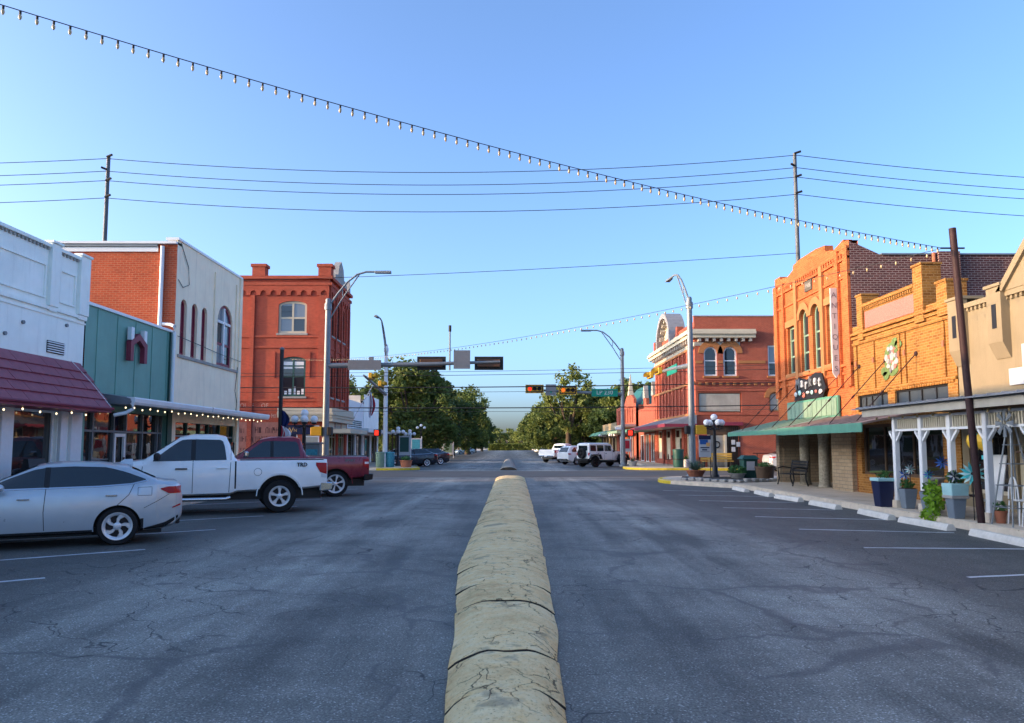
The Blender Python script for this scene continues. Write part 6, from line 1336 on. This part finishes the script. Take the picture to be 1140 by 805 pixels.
wire('wire sloping from the right utility pole down to the red brick building', (17.9, 45, 13.5), (-24.9, 47.0, 12.0), .3, .018)
for i, (z0, z1, r_, nm) in enumerate(((6.45, 7.35, .014, 'uppermost thin'), (6.25, 7.05, .018, 'second thin'), (5.55, 6.1, .035, 'upper thick black'), (5.25, 5.75, .014, 'thin middle'), (4.3, 4.55, .035, 'lower thick black'), (4.1, 4.25, .012, 'lowest thin'))):
    wire(f'{nm} wire strung low across the far side of the crossing', (-25, 49.4, z0), (27, 49.4, z1), .25, r_)
# light strings
def light_string(label, a, b, sag, step, r, two=True, loc_scale=1., bulbmat='bulb_clear', t0=0., maxn=300):
    a, b = Vector(a), Vector(b); t = empty('light_string', tuple(b), label, 'light string', 'strings of bulbs over the street'); n = int((b - a).length / step); f = lambda q: a + (b - a) * q - Vector((0, 0, sag * 4 * q * (1 - q)))
    obj('cable', tube(N(), [f(i / 60) for i in range(61)], r, 5), 'wire', t)
    s = N(); lathe(s, [(.012, 0), (.016, -.01), (.016, -.05), (.012, -.055)], 8); sm = mesh_of(s, 'wire', 50); g = N(); lathe(g, [(.013, -.055), (.022, -.075), (.021, -.10), (.010, -.125), (.002, -.135)], 8); gm = mesh_of(g, bulbmat, 60)
    for i in range(1, min(n, maxn)):
        p = f(i / n); o = inst(gm, 'bulb', t, p, scale=loc_scale)
        if two: c = bpy.data.objects.new('socket', sm); C.objects.link(c); c.parent = o
    return t
HA = Vector(PT) + Vector((-.2, 0, -.4))
light_string('near string of bulbs crossing the sky from top left to the brown pole', tuple(HA), (-10.5, 5.9, 7.35), .42, .165, .006, True, .85)
light_string('far string of bulbs from the brown pole to the red brick building', tuple(HA), (-15.2, 51.6, 7.75), .75, .32, .007, False, .95, 'bulb_clear')
light_string('short string of bulbs hanging between the orange front and the corner building', (11.2, 30.9, 3.2), (18.9, 52.5, 9.6), .6, .5, .008, False, 1.3)
# ---------------------------------------------------------------- street furniture and goods on the pavements
def blades(bm, c, n, ln, w, up=.6, seed=0, droop=.25):
    r = random.Random(seed)
    for i in range(n):
        a = r.uniform(0, 6.283); l_ = ln * r.uniform(.7, 1.1); e = up + r.uniform(-.35, .3); d = Vector((math.cos(a) * math.cos(e), math.sin(a) * math.cos(e), math.sin(e))); s = Vector((-math.sin(a), math.cos(a), 0)) * w; c_ = Vector(c); prev = None
        for k in range(4):
            q = k / 3; p = c_ + d * l_ * q - Vector((0, 0, droop * l_ * q * q)); ww = s * (1 - q) * (1 if k else .7) + s * .06
            cur = (bm.verts.new(p + ww), bm.verts.new(p - ww))
            if prev: bm.faces.new([prev[0], cur[0], cur[1], prev[1]])
            prev = cur
def leafball(bm, c, rad, n, size, seed=0):
    r = random.Random(seed); c = Vector(c)
    for i in range(n):
        d = Vector((r.gauss(0, 1), r.gauss(0, 1), r.gauss(0, 1))).normalized(); q = r.uniform(.55, 1) ; p = c + Vector((d.x * rad[0], d.y * rad[1], d.z * rad[2])) * q
        u = Vector((r.gauss(0, 1), r.gauss(0, 1), r.gauss(0, 1))).normalized(); v = u.cross(d + Vector((.01, 0, .3))).normalized(); s = size * r.uniform(.6, 1.3)
        bm.faces.new([bm.verts.new(x) for x in (p - u * s, p + v * s * .55 + d * s * .15, p + u * s, p - v * s * .55 - d * s * .1)])
def plant(label, name, root_loc, pot, mats, foliage, cat='planter', group=None):
    t = empty(name, root_loc, label, cat, group); x, y, z = root_loc
    pot(t, x, y, z); bm = N(); foliage(bm, x, y, z); obj('foliage', bm, mats, t, recalc=False); return t
def bowl(mat, r, h, r0=.7):
    def f(t, x, y, z): bm = N(); lathe(bm, [(r * r0, z), (r * .98, z + h * .85), (r * 1.08, z + h * .86), (r * 1.08, z + h), (r * .95, z + h), (r * .93, z + h - .05)], 18, (x, y, 0)); obj('pot', bm, mat, t, 40)
    return f
plant('terracotta bowl of spiky agave on the right corner bed', 'planter', (8.4, 33.6, H + .12), bowl('terracotta', .42, .28), 'leaf_agave', lambda bm, x, y, z: blades(bm, (x, y, z + .25), 90, .85, .035, .75, 3, .15))
plant('low pot of green leaves beside the lamp on the right corner', 'planter', (10.2, 33.4, H + .05), bowl('stone_grey', .36, .22), 'leaf_plant', lambda bm, x, y, z: leafball(bm, (x, y, z + .35), (.42, .42, .25), 320, .07, 4))
plant('wooden half barrel planter by the wheel stops', 'planter', (11.1, 32.4, H), bowl('wood_dark', .40, .60, .85), 'leaf_plant', lambda bm, x, y, z: leafball(bm, (x, y, z + .66), (.34, .34, .14), 160, .06, 5))
gbn = empty('wheeled_bin', (10.9, 34.0, H), 'dark green litter bin with a white notice on the right corner', 'bin'); bm = N(); quadhex(bm, [(10.62, 33.72, H), (11.18, 33.72, H), (11.18, 34.28, H), (10.62, 34.28, H), (10.58, 33.68, 1.05), (11.22, 33.68, 1.05), (11.22, 34.32, 1.05), (10.58, 34.32, 1.05)]); obj('bin_body', bm, 'green_dark', gbn, bev=.02); bm = N(); quadhex(bm, [(10.5, 33.6, 1.05), (11.3, 33.6, 1.05), (11.3, 34.4, 1.05), (10.5, 34.4, 1.05), (10.65, 33.75, 1.22), (11.15, 33.75, 1.22), (11.15, 34.25, 1.22), (10.65, 34.25, 1.22)]); obj('lid', bm, 'green_dark', gbn); obj('notice', box(N(), 10.72, 11.08, 33.655, 33.675, .55, .95), 'sign_white', gbn)
# stone edge of the corner bed: single stones
bed = empty('planting_bed', (9, 33, H), 'low stone-edged planting bed on the right corner', 'planting bed'); obj('soil_top', prism(N(), [(7.5, 32.6), (9.2, 30.4), (11.5, 31.6), (11.5, 35.2), (8.2, 35.4)], H + .002, H + .06), 'soil', bed)
P = [(7.5, 32.5), (8.2, 31.5), (9.2, 30.3), (10.3, 30.8), (11.5, 31.5)]
for (a, b) in zip(P, P[1:]):
    n_ = int(math.dist(a, b) / .32)
    for i in range(n_):
        q = (i + .5) / n_; x, y = a[0] + (b[0] - a[0]) * q, a[1] + (b[1] - a[1]) * q; bm = N(); box(bm, -.14 - rnd.random() * .02, .14, -.11, .11, 0, .10 + rnd.random() * .06); bmesh.ops.rotate(bm, verts=bm.verts, matrix=Matrix.Rotation(math.atan2(b[1] - a[1], b[0] - a[0]) + rnd.uniform(-.12, .12), 3, 'Z')); bmesh.ops.translate(bm, verts=bm.verts, vec=(x, y, H)); obj('stone', bm, 'stone_grey', bed, bev=.025)
for nm, x, y, lb in (('yellow_bench', 14.6, 52.3, 'yellow wooden bench by the door across the side street'),):
    t = empty('bench', (x, y, H), lb, 'bench')
    for k in range(3): obj('seat_slat', box(N(), x - 1.1, x + 1.1, y - .2 + k * .14, y - .08 + k * .14, .58, .62), 'wood_yellow', t); obj('back_slat', box(N(), x - 1.1, x + 1.1, y + .26, y + .29, .70 + k * .16, .83 + k * .16), 'wood_yellow', t)
    for k in (-.95, .95): obj('leg', box(N(), x + k - .04, x + k + .04, y - .2, y + .3, H, .58), 'dark_iron', t)
t = empty('hand_rail', (18, 51.6, H), 'thin pipe handrail along the brick flank across the side street', 'rail'); obj('rail_bar', tube(N(), [(16.9, 51.7, 1.15), (24, 51.7, 1.15)], .035, 6), 'brown_steel', t)
for x in (17.2, 19.6, 22): obj('post', tube(N(), [(x, 51.7, H), (x, 51.7, 1.15)], .035, 6), 'brown_steel', t)
# iron bench in front of the orange building
t = empty('bench', (10.7, 28.3, H), 'dark cast-iron park bench in front of the orange building', 'bench')
for k in range(4): obj('seat_slat', box(N(), 10.45 + k * .12, 10.54 + k * .12, 27.4, 29.0, .58, .61), 'dark_iron', t); obj('back_slat', box(N(), 10.92 + k * .02, 10.95 + k * .02, 27.4, 29.0, .68 + k * .11, .76 + k * .11), 'dark_iron', t)
for y in (27.45, 28.95):
    bm = N(); tube(bm, [(10.40, y, H), (10.46, y, .4), (10.44, y, .58), (10.42, y, .8), (10.6, y, .84), (10.95, y, .80)], .03, 6); tube(bm, [(10.98, y, H), (10.9, y, .4), (10.9, y, .6), (11.0, y, 1.1)], .03, 6); obj('leg', bm, 'dark_iron', t, 50)
# goods before the cream shop
def tapered(label, x, y, w0, w1, h, mat, band=None, z=H, cat='planter', grp='tall tapered planters'):
    t = empty('tapered_planter', (x, y, z), label, cat, grp); bm = N(); quadhex(bm, [(x + sx * w0, y + sy * w0, z) for sx, sy in ((-1, -1), (1, -1), (1, 1), (-1, 1))] + [(x + sx * w1, y + sy * w1, z + h) for sx, sy in ((-1, -1), (1, -1), (1, 1), (-1, 1))]); obj('planter_body', bm, mat, t, bev=.012)
    if band:
        w = w1 * 1.12; bm = N(); quadhex(bm, [(x + sx * w1 * 1.02, y + sy * w1 * 1.02, z + h - band) for sx, sy in ((-1, -1), (1, -1), (1, 1), (-1, 1))] + [(x + sx * w, y + sy * w, z + h + .05) for sx, sy in ((-1, -1), (1, -1), (1, 1), (-1, 1))]); obj('band', bm, 'planter_aqua', t, bev=.01)
        obj('rope', box(N(), x - w1 * 1.06, x + w1 * 1.06, y - w1 * 1.06, y + w1 * 1.06, z + h - band - .05, z + h - band + .01), 'stone_grey', t)
    obj('soil', box(N(), x - w1 * .85, x + w1 * .85, y - w1 * .85, y + w1 * .85, z + h + .001, z + h + .02), 'soil', t); return t
t1 = tapered('black tapered bin with an aqua rim at the kerb', 9.12, 18.25, .15, .20, .62, 'sign_navy', None, H, 'bin'); obj('rim', box(N(), 8.90, 9.34, 18.03, 18.47, .781, .86), 'planter_aqua', t1, bev=.01)
t2 = tapered('grey tapered planter with blue pinwheel flowers beside the first porch post', 9.45, 17.75, .11, .16, .46, 'planter_grey'); t3 = tapered('grey tapered planter with red bloom between the porch posts', 9.3, 16.55, .11, .16, .46, 'planter_grey'); t4 = tapered('large grey tapered planter with aqua top and ribbons nearest the brown pole', 9.12, 15.3, .11, .165, .66, 'planter_grey', .2)
for tt, (x, y, z), n_, sd in ((t1, (9.12, 18.25, .92), 60, 1), (t2, (9.45, 17.75, .72), 120, 2), (t3, (9.3, 16.55, .72), 100, 3), (t4, (9.12, 15.3, .99), 160, 4)):
    bm = N(); leafball(bm, (x, y, z), (.17, .17, .14), n_, .045, sd); obj('foliage', bm, 'leaf_plant', tt, recalc=False)
vine = empty('trailing_vine', (9.0, 15.75, H), 'bright lime green trailing vine spilling over the kerb', 'plant'); bm = N(); leafball(bm, (9.05, 15.95, .55), (.22, .24, .36), 420, .05, 9); leafball(bm, (8.92, 15.9, .20), (.20, .24, .18), 180, .05, 10); obj('leaves', bm, 'leaf_lime', vine, recalc=False); bm = N(); tube(bm, [(9.1, 16.0, H), (9.05, 15.95, .7)], .03, 6); obj('stem', bm, 'leaf_plant', vine)
def pinwheel(label, x, y, z0, z, r, mat, n=10, face=(-.5, -.87, 0)):
    t = empty('garden_pinwheel', (x, y, z0), label, 'garden pinwheel', 'garden pinwheels'); f = Vector(face).normalized(); u = Vector((0, 0, 1)).cross(f); up = Vector((0, 0, 1)); c = Vector((x, y, z)); obj('stake', tube(N(), [(x, y, z0), (x, y, z)], .012, 6), 'dark_iron', t)
    for i in range(n):
        a = i * 6.283 / n; d = u * math.cos(a) + up * math.sin(a); s = u * -math.sin(a) + up * math.cos(a); bm = N(); q = [c + f * .02, c + d * r * .5 + s * r * .16 + f * .05, c + d * r + f * .01, c + d * r * .5 - s * r * .10]; v0 = [bm.verts.new(w) for w in q]; v1 = [bm.verts.new(w - f * .006) for w in q]; bm.faces.new(v0); bm.faces.new(v1[::-1]); [bm.faces.new([v0[k], v0[(k + 1) % 4], v1[(k + 1) % 4], v1[k]]) for k in range(4)]; obj('blade', bm, mat[i % len(mat)], t)
    bm = N(); sphere(bm, c + f * .03, r * .12, 8, 6); obj('hub', bm, 'dark_iron', t)
pinwheel('large turquoise pinwheel beside the third porch post', 9.25, 14.92, H, 1.08, .25, ['turquoise', 'planter_aqua'], 14); pinwheel('blue pinwheel in the first grey planter', 9.45, 17.85, .6, .95, .15, ['blue_paint', 'sign_white']); pinwheel('pale pinwheel above the first grey planter', 9.5, 17.7, .6, 1.08, .13, ['planter_aqua', 'sign_white']); pinwheel('blue and white pinwheel above the second planter', 9.32, 16.6, .6, 1.0, .12, ['turquoise', 'blue_paint']); pinwheel('navy and white ribbon pinwheel in the large aqua planter', 9.05, 15.2, .8, 1.02, .14, ['sign_navy', 'sign_white']); pinwheel('dark blue pinwheel standing under the porch', 10.1, 17.4, H, 1.25, .17, ['blue_paint'])
bb_ = empty('bird_bath', (9.6, 16.95, H), 'pale scalloped bird bath between the porch posts', 'bird bath'); bm = N(); lathe(bm, [(.15, H), (.12, H + .08), (.06, H + .2), (.06, .70), (.16, .78), (.25, .88), (.25, .92), (.2, .86)], 16, (9.6, 16.95, 0)); obj('bowl', bm, 'stone_grey', bb_, 40)
for i, y in enumerate((15.35, 15.05)):
    t = empty('paper_balloon', (9.6, y, 1.5), ('striped yellow hanging balloon ornament, the one further left', 'striped yellow hanging balloon ornament next to the brown pole')[i], 'ornament', 'hanging balloon ornaments')
    for k in range(8):
        bm = N(); P = []
        for j in range(9): a = -1.4 + j * .35; P.append((.16 * math.cos(a) * (1 if a > 0 else 1 - .25 * abs(a)), 1.72 + .2 * math.sin(a)))
        for (r0, z0), (r1, z1) in zip(P, P[1:]): bm.faces.new([bm.verts.new((9.6 + r * math.cos(k * .785 + e), y + r * math.sin(k * .785 + e), z)) for r, z, e in ((r0, z0, 0), (r0, z0, .785), (r1, z1, .785), (r1, z1, 0))])
        obj('gore', bm, ('yellow_paint', 'turquoise', 'yellow_paint', 'yellow_paint')[k % 4], t, 60)
    obj('basket', box(N(), 9.56, 9.64, y - .04, y + .04, 1.36, 1.44), 'turquoise', t); obj('cord', tube(N(), [(9.6, y, 1.9), (9.6, y, 2.48)], .005, 4), 'wire', t)
# chairs, windmill frame, easel
def garden_chair(label, x, y, rot, mat):
    t = empty('garden_chair', (0, 0, 0), label, 'chair', 'metal garden chairs')
    for a, b in ((-.19, -.19), (.19, -.19), (.19, .19), (-.19, .19)): obj('leg', tube(N(), [(a * 1.15, b * 1.15, 0), (a, b, .44)], .014, 6), mat, t)
    obj('seat', lathe(N(), [(.2, .44), (.22, .455), (.2, .47)], 16), mat, t); bm = N(); tube(bm, [(.19 * math.cos(q), .2, .47 + .42 * math.sin(q)) for q in np.linspace(0, math.pi, 11)], .014, 6)
    for k in (-.08, 0, .08): tube(bm, [(k, .2, .47), (k, .2, .86)], .009, 5)
    obj('back', bm, mat, t); t.location = (x, y, H); t.rotation_euler.z = R(rot); return t
garden_chair('dark metal chair under the turquoise pinwheel', 9.5, 15.4, 60, 'brown_steel'); garden_chair('white slatted chair at the right edge beyond the windmill frame', 9.65, 14.0, 80, 'white_paint'); garden_chair('white chair closest to the right edge of the porch', 9.6, 13.5, 100, 'white_paint')
lb_ = empty('leaning_board', (9.85, 15.2, H), 'tall white board leaning behind the turquoise pinwheel', 'board'); bm = N(); quadhex(bm, [(9.8, 15.0, H), (9.83, 15.0, H), (9.83, 15.5, H), (9.8, 15.5, H), (10.0, 15.0, 1.45), (10.03, 15.0, 1.45), (10.03, 15.5, 1.45), (10.0, 15.5, 1.45)]); obj('panel', bm, 'white_paint', lb_, bev=.005); obj('ledge', box(N(), 9.74, 9.84, 15.0, 15.5, .5, .54), 'white_paint', lb_)
st_ = empty('plant_stand', (9.75, 13.8, H), 'white wire plant stand by the garden windmill', 'stand')
for z_ in (.45, .8, 1.1): obj('tier', lathe(N(), [(.16, z_), (.17, z_ + .015), (.16, z_ + .03)], 14, (9.75, 13.85, 0)), 'white_paint', st_)
for k_ in range(3): obj('leg', tube(N(), [(9.75 + .2 * math.cos(k_ * 2.1), 13.85 + .2 * math.sin(k_ * 2.1), H), (9.75 + .14 * math.cos(k_ * 2.1), 13.85 + .14 * math.sin(k_ * 2.1), 1.2)], .012, 5), 'white_paint', st_)
wm = empty('garden_windmill', (9.35, 13.95, H), 'tall silver garden windmill frame beside the brown pole', 'garden windmill')
for sx, sy in ((-1, -1), (1, -1), (1, 1), (-1, 1)): obj('leg', tube(N(), [(9.35 + sx * .26, 13.85 + sy * .3, H), (9.35 + sx * .04, 13.85 + sy * .05, 2.0)], .016, 6), 'galvanised', wm)
for z in (.5, .9, 1.3, 1.65):
    q = 1 - (z - H) / 2.1; w, d = .26 * q + .02, .3 * q + .03; bm = N(); pts = [(9.35 - w, 13.85 - d, z), (9.35 + w, 13.85 - d, z), (9.35 + w, 13.85 + d, z), (9.35 - w, 13.85 + d, z), (9.35 - w, 13.85 - d, z)]; tube(bm, pts, .010, 5); obj('brace_ring', bm, 'galvanised', wm)
for i in range(8): a = i * .785; bm = N(); c = Vector((9.25, 13.85, 2.05)); d = Vector((-.3, math.cos(a) * .28, math.sin(a) * .28)); quadhex(bm, [c + Vector((-.02, math.cos(a + e) * r, math.sin(a + e) * r)) + Vector((dx, 0, 0)) for dx in (0, .01) for r, e in ((.06, -.3), (.26, -.2), (.26, .2), (.06, .3))]); obj('vane', bm, 'galvanised', wm)
obj('tail', box(N(), 9.4, 9.75, 13.59, 13.851, 2.0, 2.12), 'wood_dark', wm)
es = empty('timber_easel', (9.55, 13.35, H), 'brown timber cross frame leaning by the windmill', 'frame'); obj('bar', tube(N(), [(9.55, 14.0, 1.52), (9.55, 13.0, 1.45)], .022, 6), 'wood_dark', es); obj('bar', tube(N(), [(9.5, 13.9, H), (9.62, 13.45, 1.9)], .022, 6), 'cream_trim', es); obj('bar', tube(N(), [(9.5, 12.9, H), (9.62, 13.4, 1.9)], .022, 6), 'cream_trim', es)
pp = plant('terracotta pot of red flowers beside the brown pole', 'planter', (9.4, 14.35, H), bowl('terracotta', .11, .24), 'leaf_plant', lambda bm, x, y, z: leafball(bm, (x, y, z + .3), (.12, .12, .12), 70, .04, 12))
# table and jars in the yellow shop window
tb = empty('cafe_table', (10.95, 21.9, H), 'green-topped iron table outside the yellow brick shop window', 'table'); obj('table_top', lathe(N(), [(.34, .86), (.36, .88), (.34, .90)], 18, (10.95, 21.9, 0)), 'leaf_paint', tb)
for k in range(3): a = k * 2.09; obj('leg', tube(N(), [(10.95 + .26 * math.cos(a), 21.9 + .26 * math.sin(a), H), (10.95 + .06 * math.cos(a), 21.9 + .06 * math.sin(a), .55), (10.95 + .25 * math.cos(a), 21.9 + .25 * math.sin(a), .86)], .018, 6), 'dark_iron', tb)
# left pavement goods, far corner bins and planters
t = empty('ring_chair', (-10.6, 19.45, H), 'black round-backed chair between the white shop and the green shop', 'chair'); bm = N(); tube(bm, [(-10.6, 19.45 + .22 * math.cos(q), 1.02 + .22 * math.sin(q)) for q in np.linspace(0, 6.28, 17)], .022, 6); obj('back', bm, 'dark_iron', t); obj('seat', box(N(), -10.8, -10.4, 19.25, 19.65, .56, .6), 'dark_iron', t)
for a in (-10.76, -10.44):
    for b in (19.29, 19.61): obj('leg', box(N(), a - .015, a + .015, b - .015, b + .015, H, .56), 'dark_iron', t)
cbx = empty('control_cabinet', (-8.6, 33.0, H), 'grey signal control cabinet standing behind the red pickup bed', 'cabinet'); obj('casing', box(N(), -8.95, -8.25, 32.8, 33.2, H, 1.72), 'galvanised', cbx, bev=.015); obj('door_panel', box(N(), -8.85, -8.35, 32.78, 32.797, .9, 1.5), 'sign_teal', cbx); obj('cap', box(N(), -9.0, -8.2, 32.75, 33.25, 1.722, 1.8), 'galvanised', cbx)
for i, (x, y, m_, lb) in enumerate(((-9.0, 52.6, 'green_awning_pale', 'pale green litter bin on the far left corner, the left of two'), (-8.35, 52.9, 'sign_teal', 'blue-green litter bin on the far left corner, right beside the signal pole'))):
    t = empty('litter_bin', (x, y, H), lb, 'bin', 'litter bins on the far left corner'); bm = N(); lathe(bm, [(.26, H), (.3, H + .05), (.31, 1.12), (.34, 1.13), (.34, 1.2), (.25, 1.24)], 18, (x, y, 0)); obj('drum', bm, m_, t, 40)
    for z in (.45, .85): bm = N(); lathe(bm, [(.318, z), (.318, z + .05)], 18, (x, y, 0)); obj('hoop', bm, m_, t)
plant('terracotta box of low plants at the far left kerb corner', 'planter', (-7.2, 52.8, H), bowl('terracotta', .42, .5, .85), 'leaf_plant', lambda bm, x, y, z: leafball(bm, (x, y, z + .6), (.4, .4, .2), 200, .07, 21))
t = empty('litter_bin', (11.9, 52.4, H), 'dark green litter bin under the corner building awning', 'bin'); bm = N(); lathe(bm, [(.34, H), (.36, H + .05), (.38, 1.3), (.41, 1.31), (.41, 1.4), (.3, 1.44)], 18, (11.9, 52.4, 0)); obj('drum', bm, 'green_dark', t, 40)
bm = N(); lathe(bm, [(.385, .7), (.385, .76)], 18, (11.9, 52.4, 0)); obj('hoop', bm, 'dark_iron', t)
plant('pot of grasses behind the far right kerb, in front of the boxy off-roader', 'planter', (9.3, 56.0, H), bowl('stone_grey', .35, .35), 'leaf_agave', lambda bm, x, y, z: blades(bm, (x, y, z + .3), 60, .7, .03, .9, 8)); plant('potted plant by the arcade door of the corner building', 'planter', (12.6, 53.2, H), bowl('white_paint', .25, .55, .8), 'leaf_plant', lambda bm, x, y, z: blades(bm, (x, y, z + .5), 60, .6, .04, .8, 9))
plant('dark kettle-shaped planter next to the green litter bin', 'planter', (12.5, 55.6, H), bowl('dark_iron', .36, .8, .5), 'leaf_plant', lambda bm, x, y, z: blades(bm, (x, y, z + .8), 40, .5, .04, 1.0, 11))
for i in range(2): c = garden_chair(('brown metal chair outside the arcade shop window', 'brown metal chair beside the arcade window, nearer the door')[i], 12.4, 58.6 - i * 1.5, 90, 'brown_steel')
# ---------------------------------------------------------------- trees
def tree_meshes(seed, h, r, leaf='leaf_oak', clumps=46, per=150, size=.30, trunk_h=.28):
    q = random.Random(seed); bm = N(); tips = []
    tube(bm, [(0, 0, -.1), (q.uniform(-.1, .1), q.uniform(-.1, .1), h * trunk_h * .6), (q.uniform(-.2, .2), q.uniform(-.2, .2), h * trunk_h)], [h * .045, h * .034, h * .03], 9)
    for i in range(9):
        a = i * 2.4 + q.uniform(-.4, .4); e = q.uniform(.35, 1.25); l_ = r * q.uniform(.65, 1.0); d = Vector((math.cos(a) * math.cos(e), math.sin(a) * math.cos(e), math.sin(e))); b = Vector((0, 0, h * trunk_h * q.uniform(.8, 1.05)))
        p1 = b + d * l_ * .5 + Vector((0, 0, .2)); p2 = b + d * l_ + Vector((q.uniform(-.5, .5), q.uniform(-.5, .5), h * .12)); tube(bm, [b, p1, p2], [h * .02, h * .012, h * .004], 6); tips.append(p2)
    tm = mesh_of(bm, 'bark', 60); bm = N(); cz = h * .54
    for i in range(clumps):
        while True:
            v = Vector((q.uniform(-1, 1), q.uniform(-1, 1), q.uniform(-1, 1)))
            if .4 < v.length < 1.06: break
        c = Vector((v.x * r * .86, v.y * r * .86, cz + v.z * h * .43)); c.x *= 1 - .25 * max(0, v.z); c.y *= 1 - .25 * max(0, v.z)
        if i < len(tips): c = tips[i]
        cr = r * q.uniform(.11, .27)
        for k in range(per):
            d = Vector((q.gauss(0, 1), q.gauss(0, 1), q.gauss(0, .7))); d = d.normalized() * cr * q.random() ** .45; p = c + d
            u = Vector((q.gauss(0, 1), q.gauss(0, 1), q.gauss(0, .6))).normalized(); w = u.cross(Vector((q.gauss(0, 1), q.gauss(0, 1), q.gauss(0, 1)))).normalized(); s = size * q.uniform(.55, 1.25)
            bm.faces.new([bm.verts.new(x) for x in (p - u * s, p + w * s * .5, p + u * s, p - w * s * .5)])
    me = bpy.data.meshes.new('crown'); bm.to_mesh(me); bm.free(); me.materials.append(MATS[leaf]); return tm, me
TM = [tree_meshes(1, 11.5, 6.2, clumps=100, per=130), tree_meshes(2, 10.5, 5.2, 'leaf_oak', 84, 120), tree_meshes(3, 12.0, 4.6, 'leaf_light', 70, 80, .27), tree_meshes(4, 8.0, 4.2, 'leaf_light', 60, 95, .26, .22)]
def tree(label, k, x, y, s=1., rot=0, z=1., grp='trees lining the street'):
    t = empty('street_tree', (x, y, 0), label, 'tree', grp); t.rotation_euler.z = rot; t.scale = (s, s, s * z)
    for nm, m in zip(('trunk', 'crown'), TM[k]): o = bpy.data.objects.new(nm, m); C.objects.link(o); o.parent = t
    return t
tree('broad dark oak standing just beyond the left-hand shops', 0, -11.5, 88, 1.02, 0); tree('rounded oak behind the big left oak, overhanging the road', 1, -10.2, 106, 1.05, 1.2); tree('tall oak further along the left pavement', 0, -9.6, 128, 1.0, 2.1); tree('airy light green tree rising above the left oaks', 2, -8.2, 150, 1.15, .4); tree('oak far down the left side, fifth along the row', 1, -9.8, 172, 1.15, 2.9); tree('oak near the far end of the left row', 0, -9.0, 200, .95, 4.); tree('last tree of the left row at the road end', 1, -8.5, 240, 1.0, 5.)
tree('light green tree seen over the white shops on the left', 2, -22, 96, .92, 1.); tree('bushy tree behind the flags and the white shops on the left', 3, -17.5, 84, 1.08, 2.)
tree('tall light tree with a spire-like top behind the red signal lights', 2, 9.4, 116, 1.12, 0, 1.06); tree('dark round oak on the right behind the white vehicles', 0, 12.8, 124, .95, 1.); tree('oak behind the green awning on the right', 1, 17.5, 112, 1.10, 2.); tree('lower oak leaning over the right kerb', 1, 7.9, 138, .92, 3.); tree('oak midway along the right row', 0, 9.0, 160, 1.0, 4.); tree('oak further along the right row, second from the far end', 1, 8.2, 190, 1.05, 5.); tree('last tree of the right row at the road end', 0, 8.6, 228, 1.0, 6.)
tree('tree filling the gap behind the low cream shop', 3, 15.5, 111, 1.1, .6); tree('broad oak behind the small shops on the right', 0, 24, 118, 1.05, 3.3)
tree('sunlit low tree closing the road end on the left', 3, -4.5, 330, 1.2, 1.); tree('sunlit low tree closing the road end on the right', 3, 6, 345, 1.25, 2.); tree('pale tree in the middle of the road end', 3, 1.0, 372, 1.3, 3.)
for i, (x, y, lb) in enumerate(((-84, 33, 'nearest the camera side'), (-88, 42, 'in the middle'), (-86, 51, 'on the far kerb'), (-92, 27, 'set back on the camera side'), (-95, 58, 'set back on the far side'))): tree('big oak at the west end of the side street, ' + lb, 0, x, y, 1.35, i, grp='oaks at the west end of the side street')  # out of view, added to keep the low sun off the crossing
ORD = 'first second third fourth fifth sixth seventh eighth ninth tenth eleventh'.split()
for sx in (-1, 1):
    for i in range(11):
        x = sx * (19 + (i * 7 % 5) * 4.5); y = 118 + i * 16 + (i * 5 % 3) * 4
        if sx > 0 and y < 125: y += 12
        tree(f'background tree behind the {"left" if sx < 0 else "right"} row, {ORD[i]} going away from the crossing', (0, 1, 3, 1)[i % 4], x, y, 1.0 + .08 * (i % 3), i * 1.3, grp='background trees behind the street rows')
# verges under the trees and the hedge at the end of the road
def verge(label, x0, x1, y0, y1, n, size, seed, hmax=.12):
    q = random.Random(seed); bm = N()
    for i in range(n):
        x, y = q.uniform(x0, x1), q.uniform(y0, y1); a = q.uniform(0, 3.14); s = size * q.uniform(.5, 1.3); d = Vector((math.cos(a), math.sin(a), 0)) * s * .6; b = Vector((x, y, H)); t = Vector((q.uniform(-.3, .3) * s, q.uniform(-.3, .3) * s, s))
        bm.faces.new([bm.verts.new(p) for p in (b - d, b + d, b + d * .4 + t, b - d * .4 + t)])
    o = obj('grass', bm, 'grass_green', None, recalc=False); tag(o, label, 'grass', kind='stuff')
verge('rough grass under the left-hand trees', -22, -11.2, 75, 200, 9000, .22, 1); verge('rough grass under the right-hand trees', 12.0, 22, 107, 210, 7000, .22, 2)
bm = N(); leafball(bm, (0, 0, 0), (1, 1, 1), 1, .1)
bm.free()
for i, (x, y, w) in enumerate(((-3.2, 300, 5), (3.6, 312, 6))):
    t = empty('hedge', (x, y, 0), ('sunlit yellow-green hedge at the end of the road, left half', 'sunlit yellow-green hedge at the end of the road, right half')[i], 'hedge', 'hedge at the road end'); bm = N(); q = random.Random(i)
    for k in range(2600):
        p = Vector((x + q.uniform(-w, w), y + q.uniform(-1.5, 1.5), q.uniform(0, 3.0) ** .9)); u = Vector((q.gauss(0, 1), q.gauss(0, 1), q.gauss(0, 1))).normalized(); v = u.cross(Vector((.3, .5, 1))).normalized(); s = .34
        bm.faces.new([bm.verts.new(a) for a in (p - u * s, p + v * s * .6, p + u * s, p - v * s * .6)])
    obj('leaves', bm, 'leaf_light', t, recalc=False); bm = N()
    for k in range(6): tube(bm, [(x - w + (k + .5) * w / 3, y, 0), (x - w + (k + .5) * w / 3, y, 2.0)], .06, 5)
    obj('stems', bm, 'bark', t)
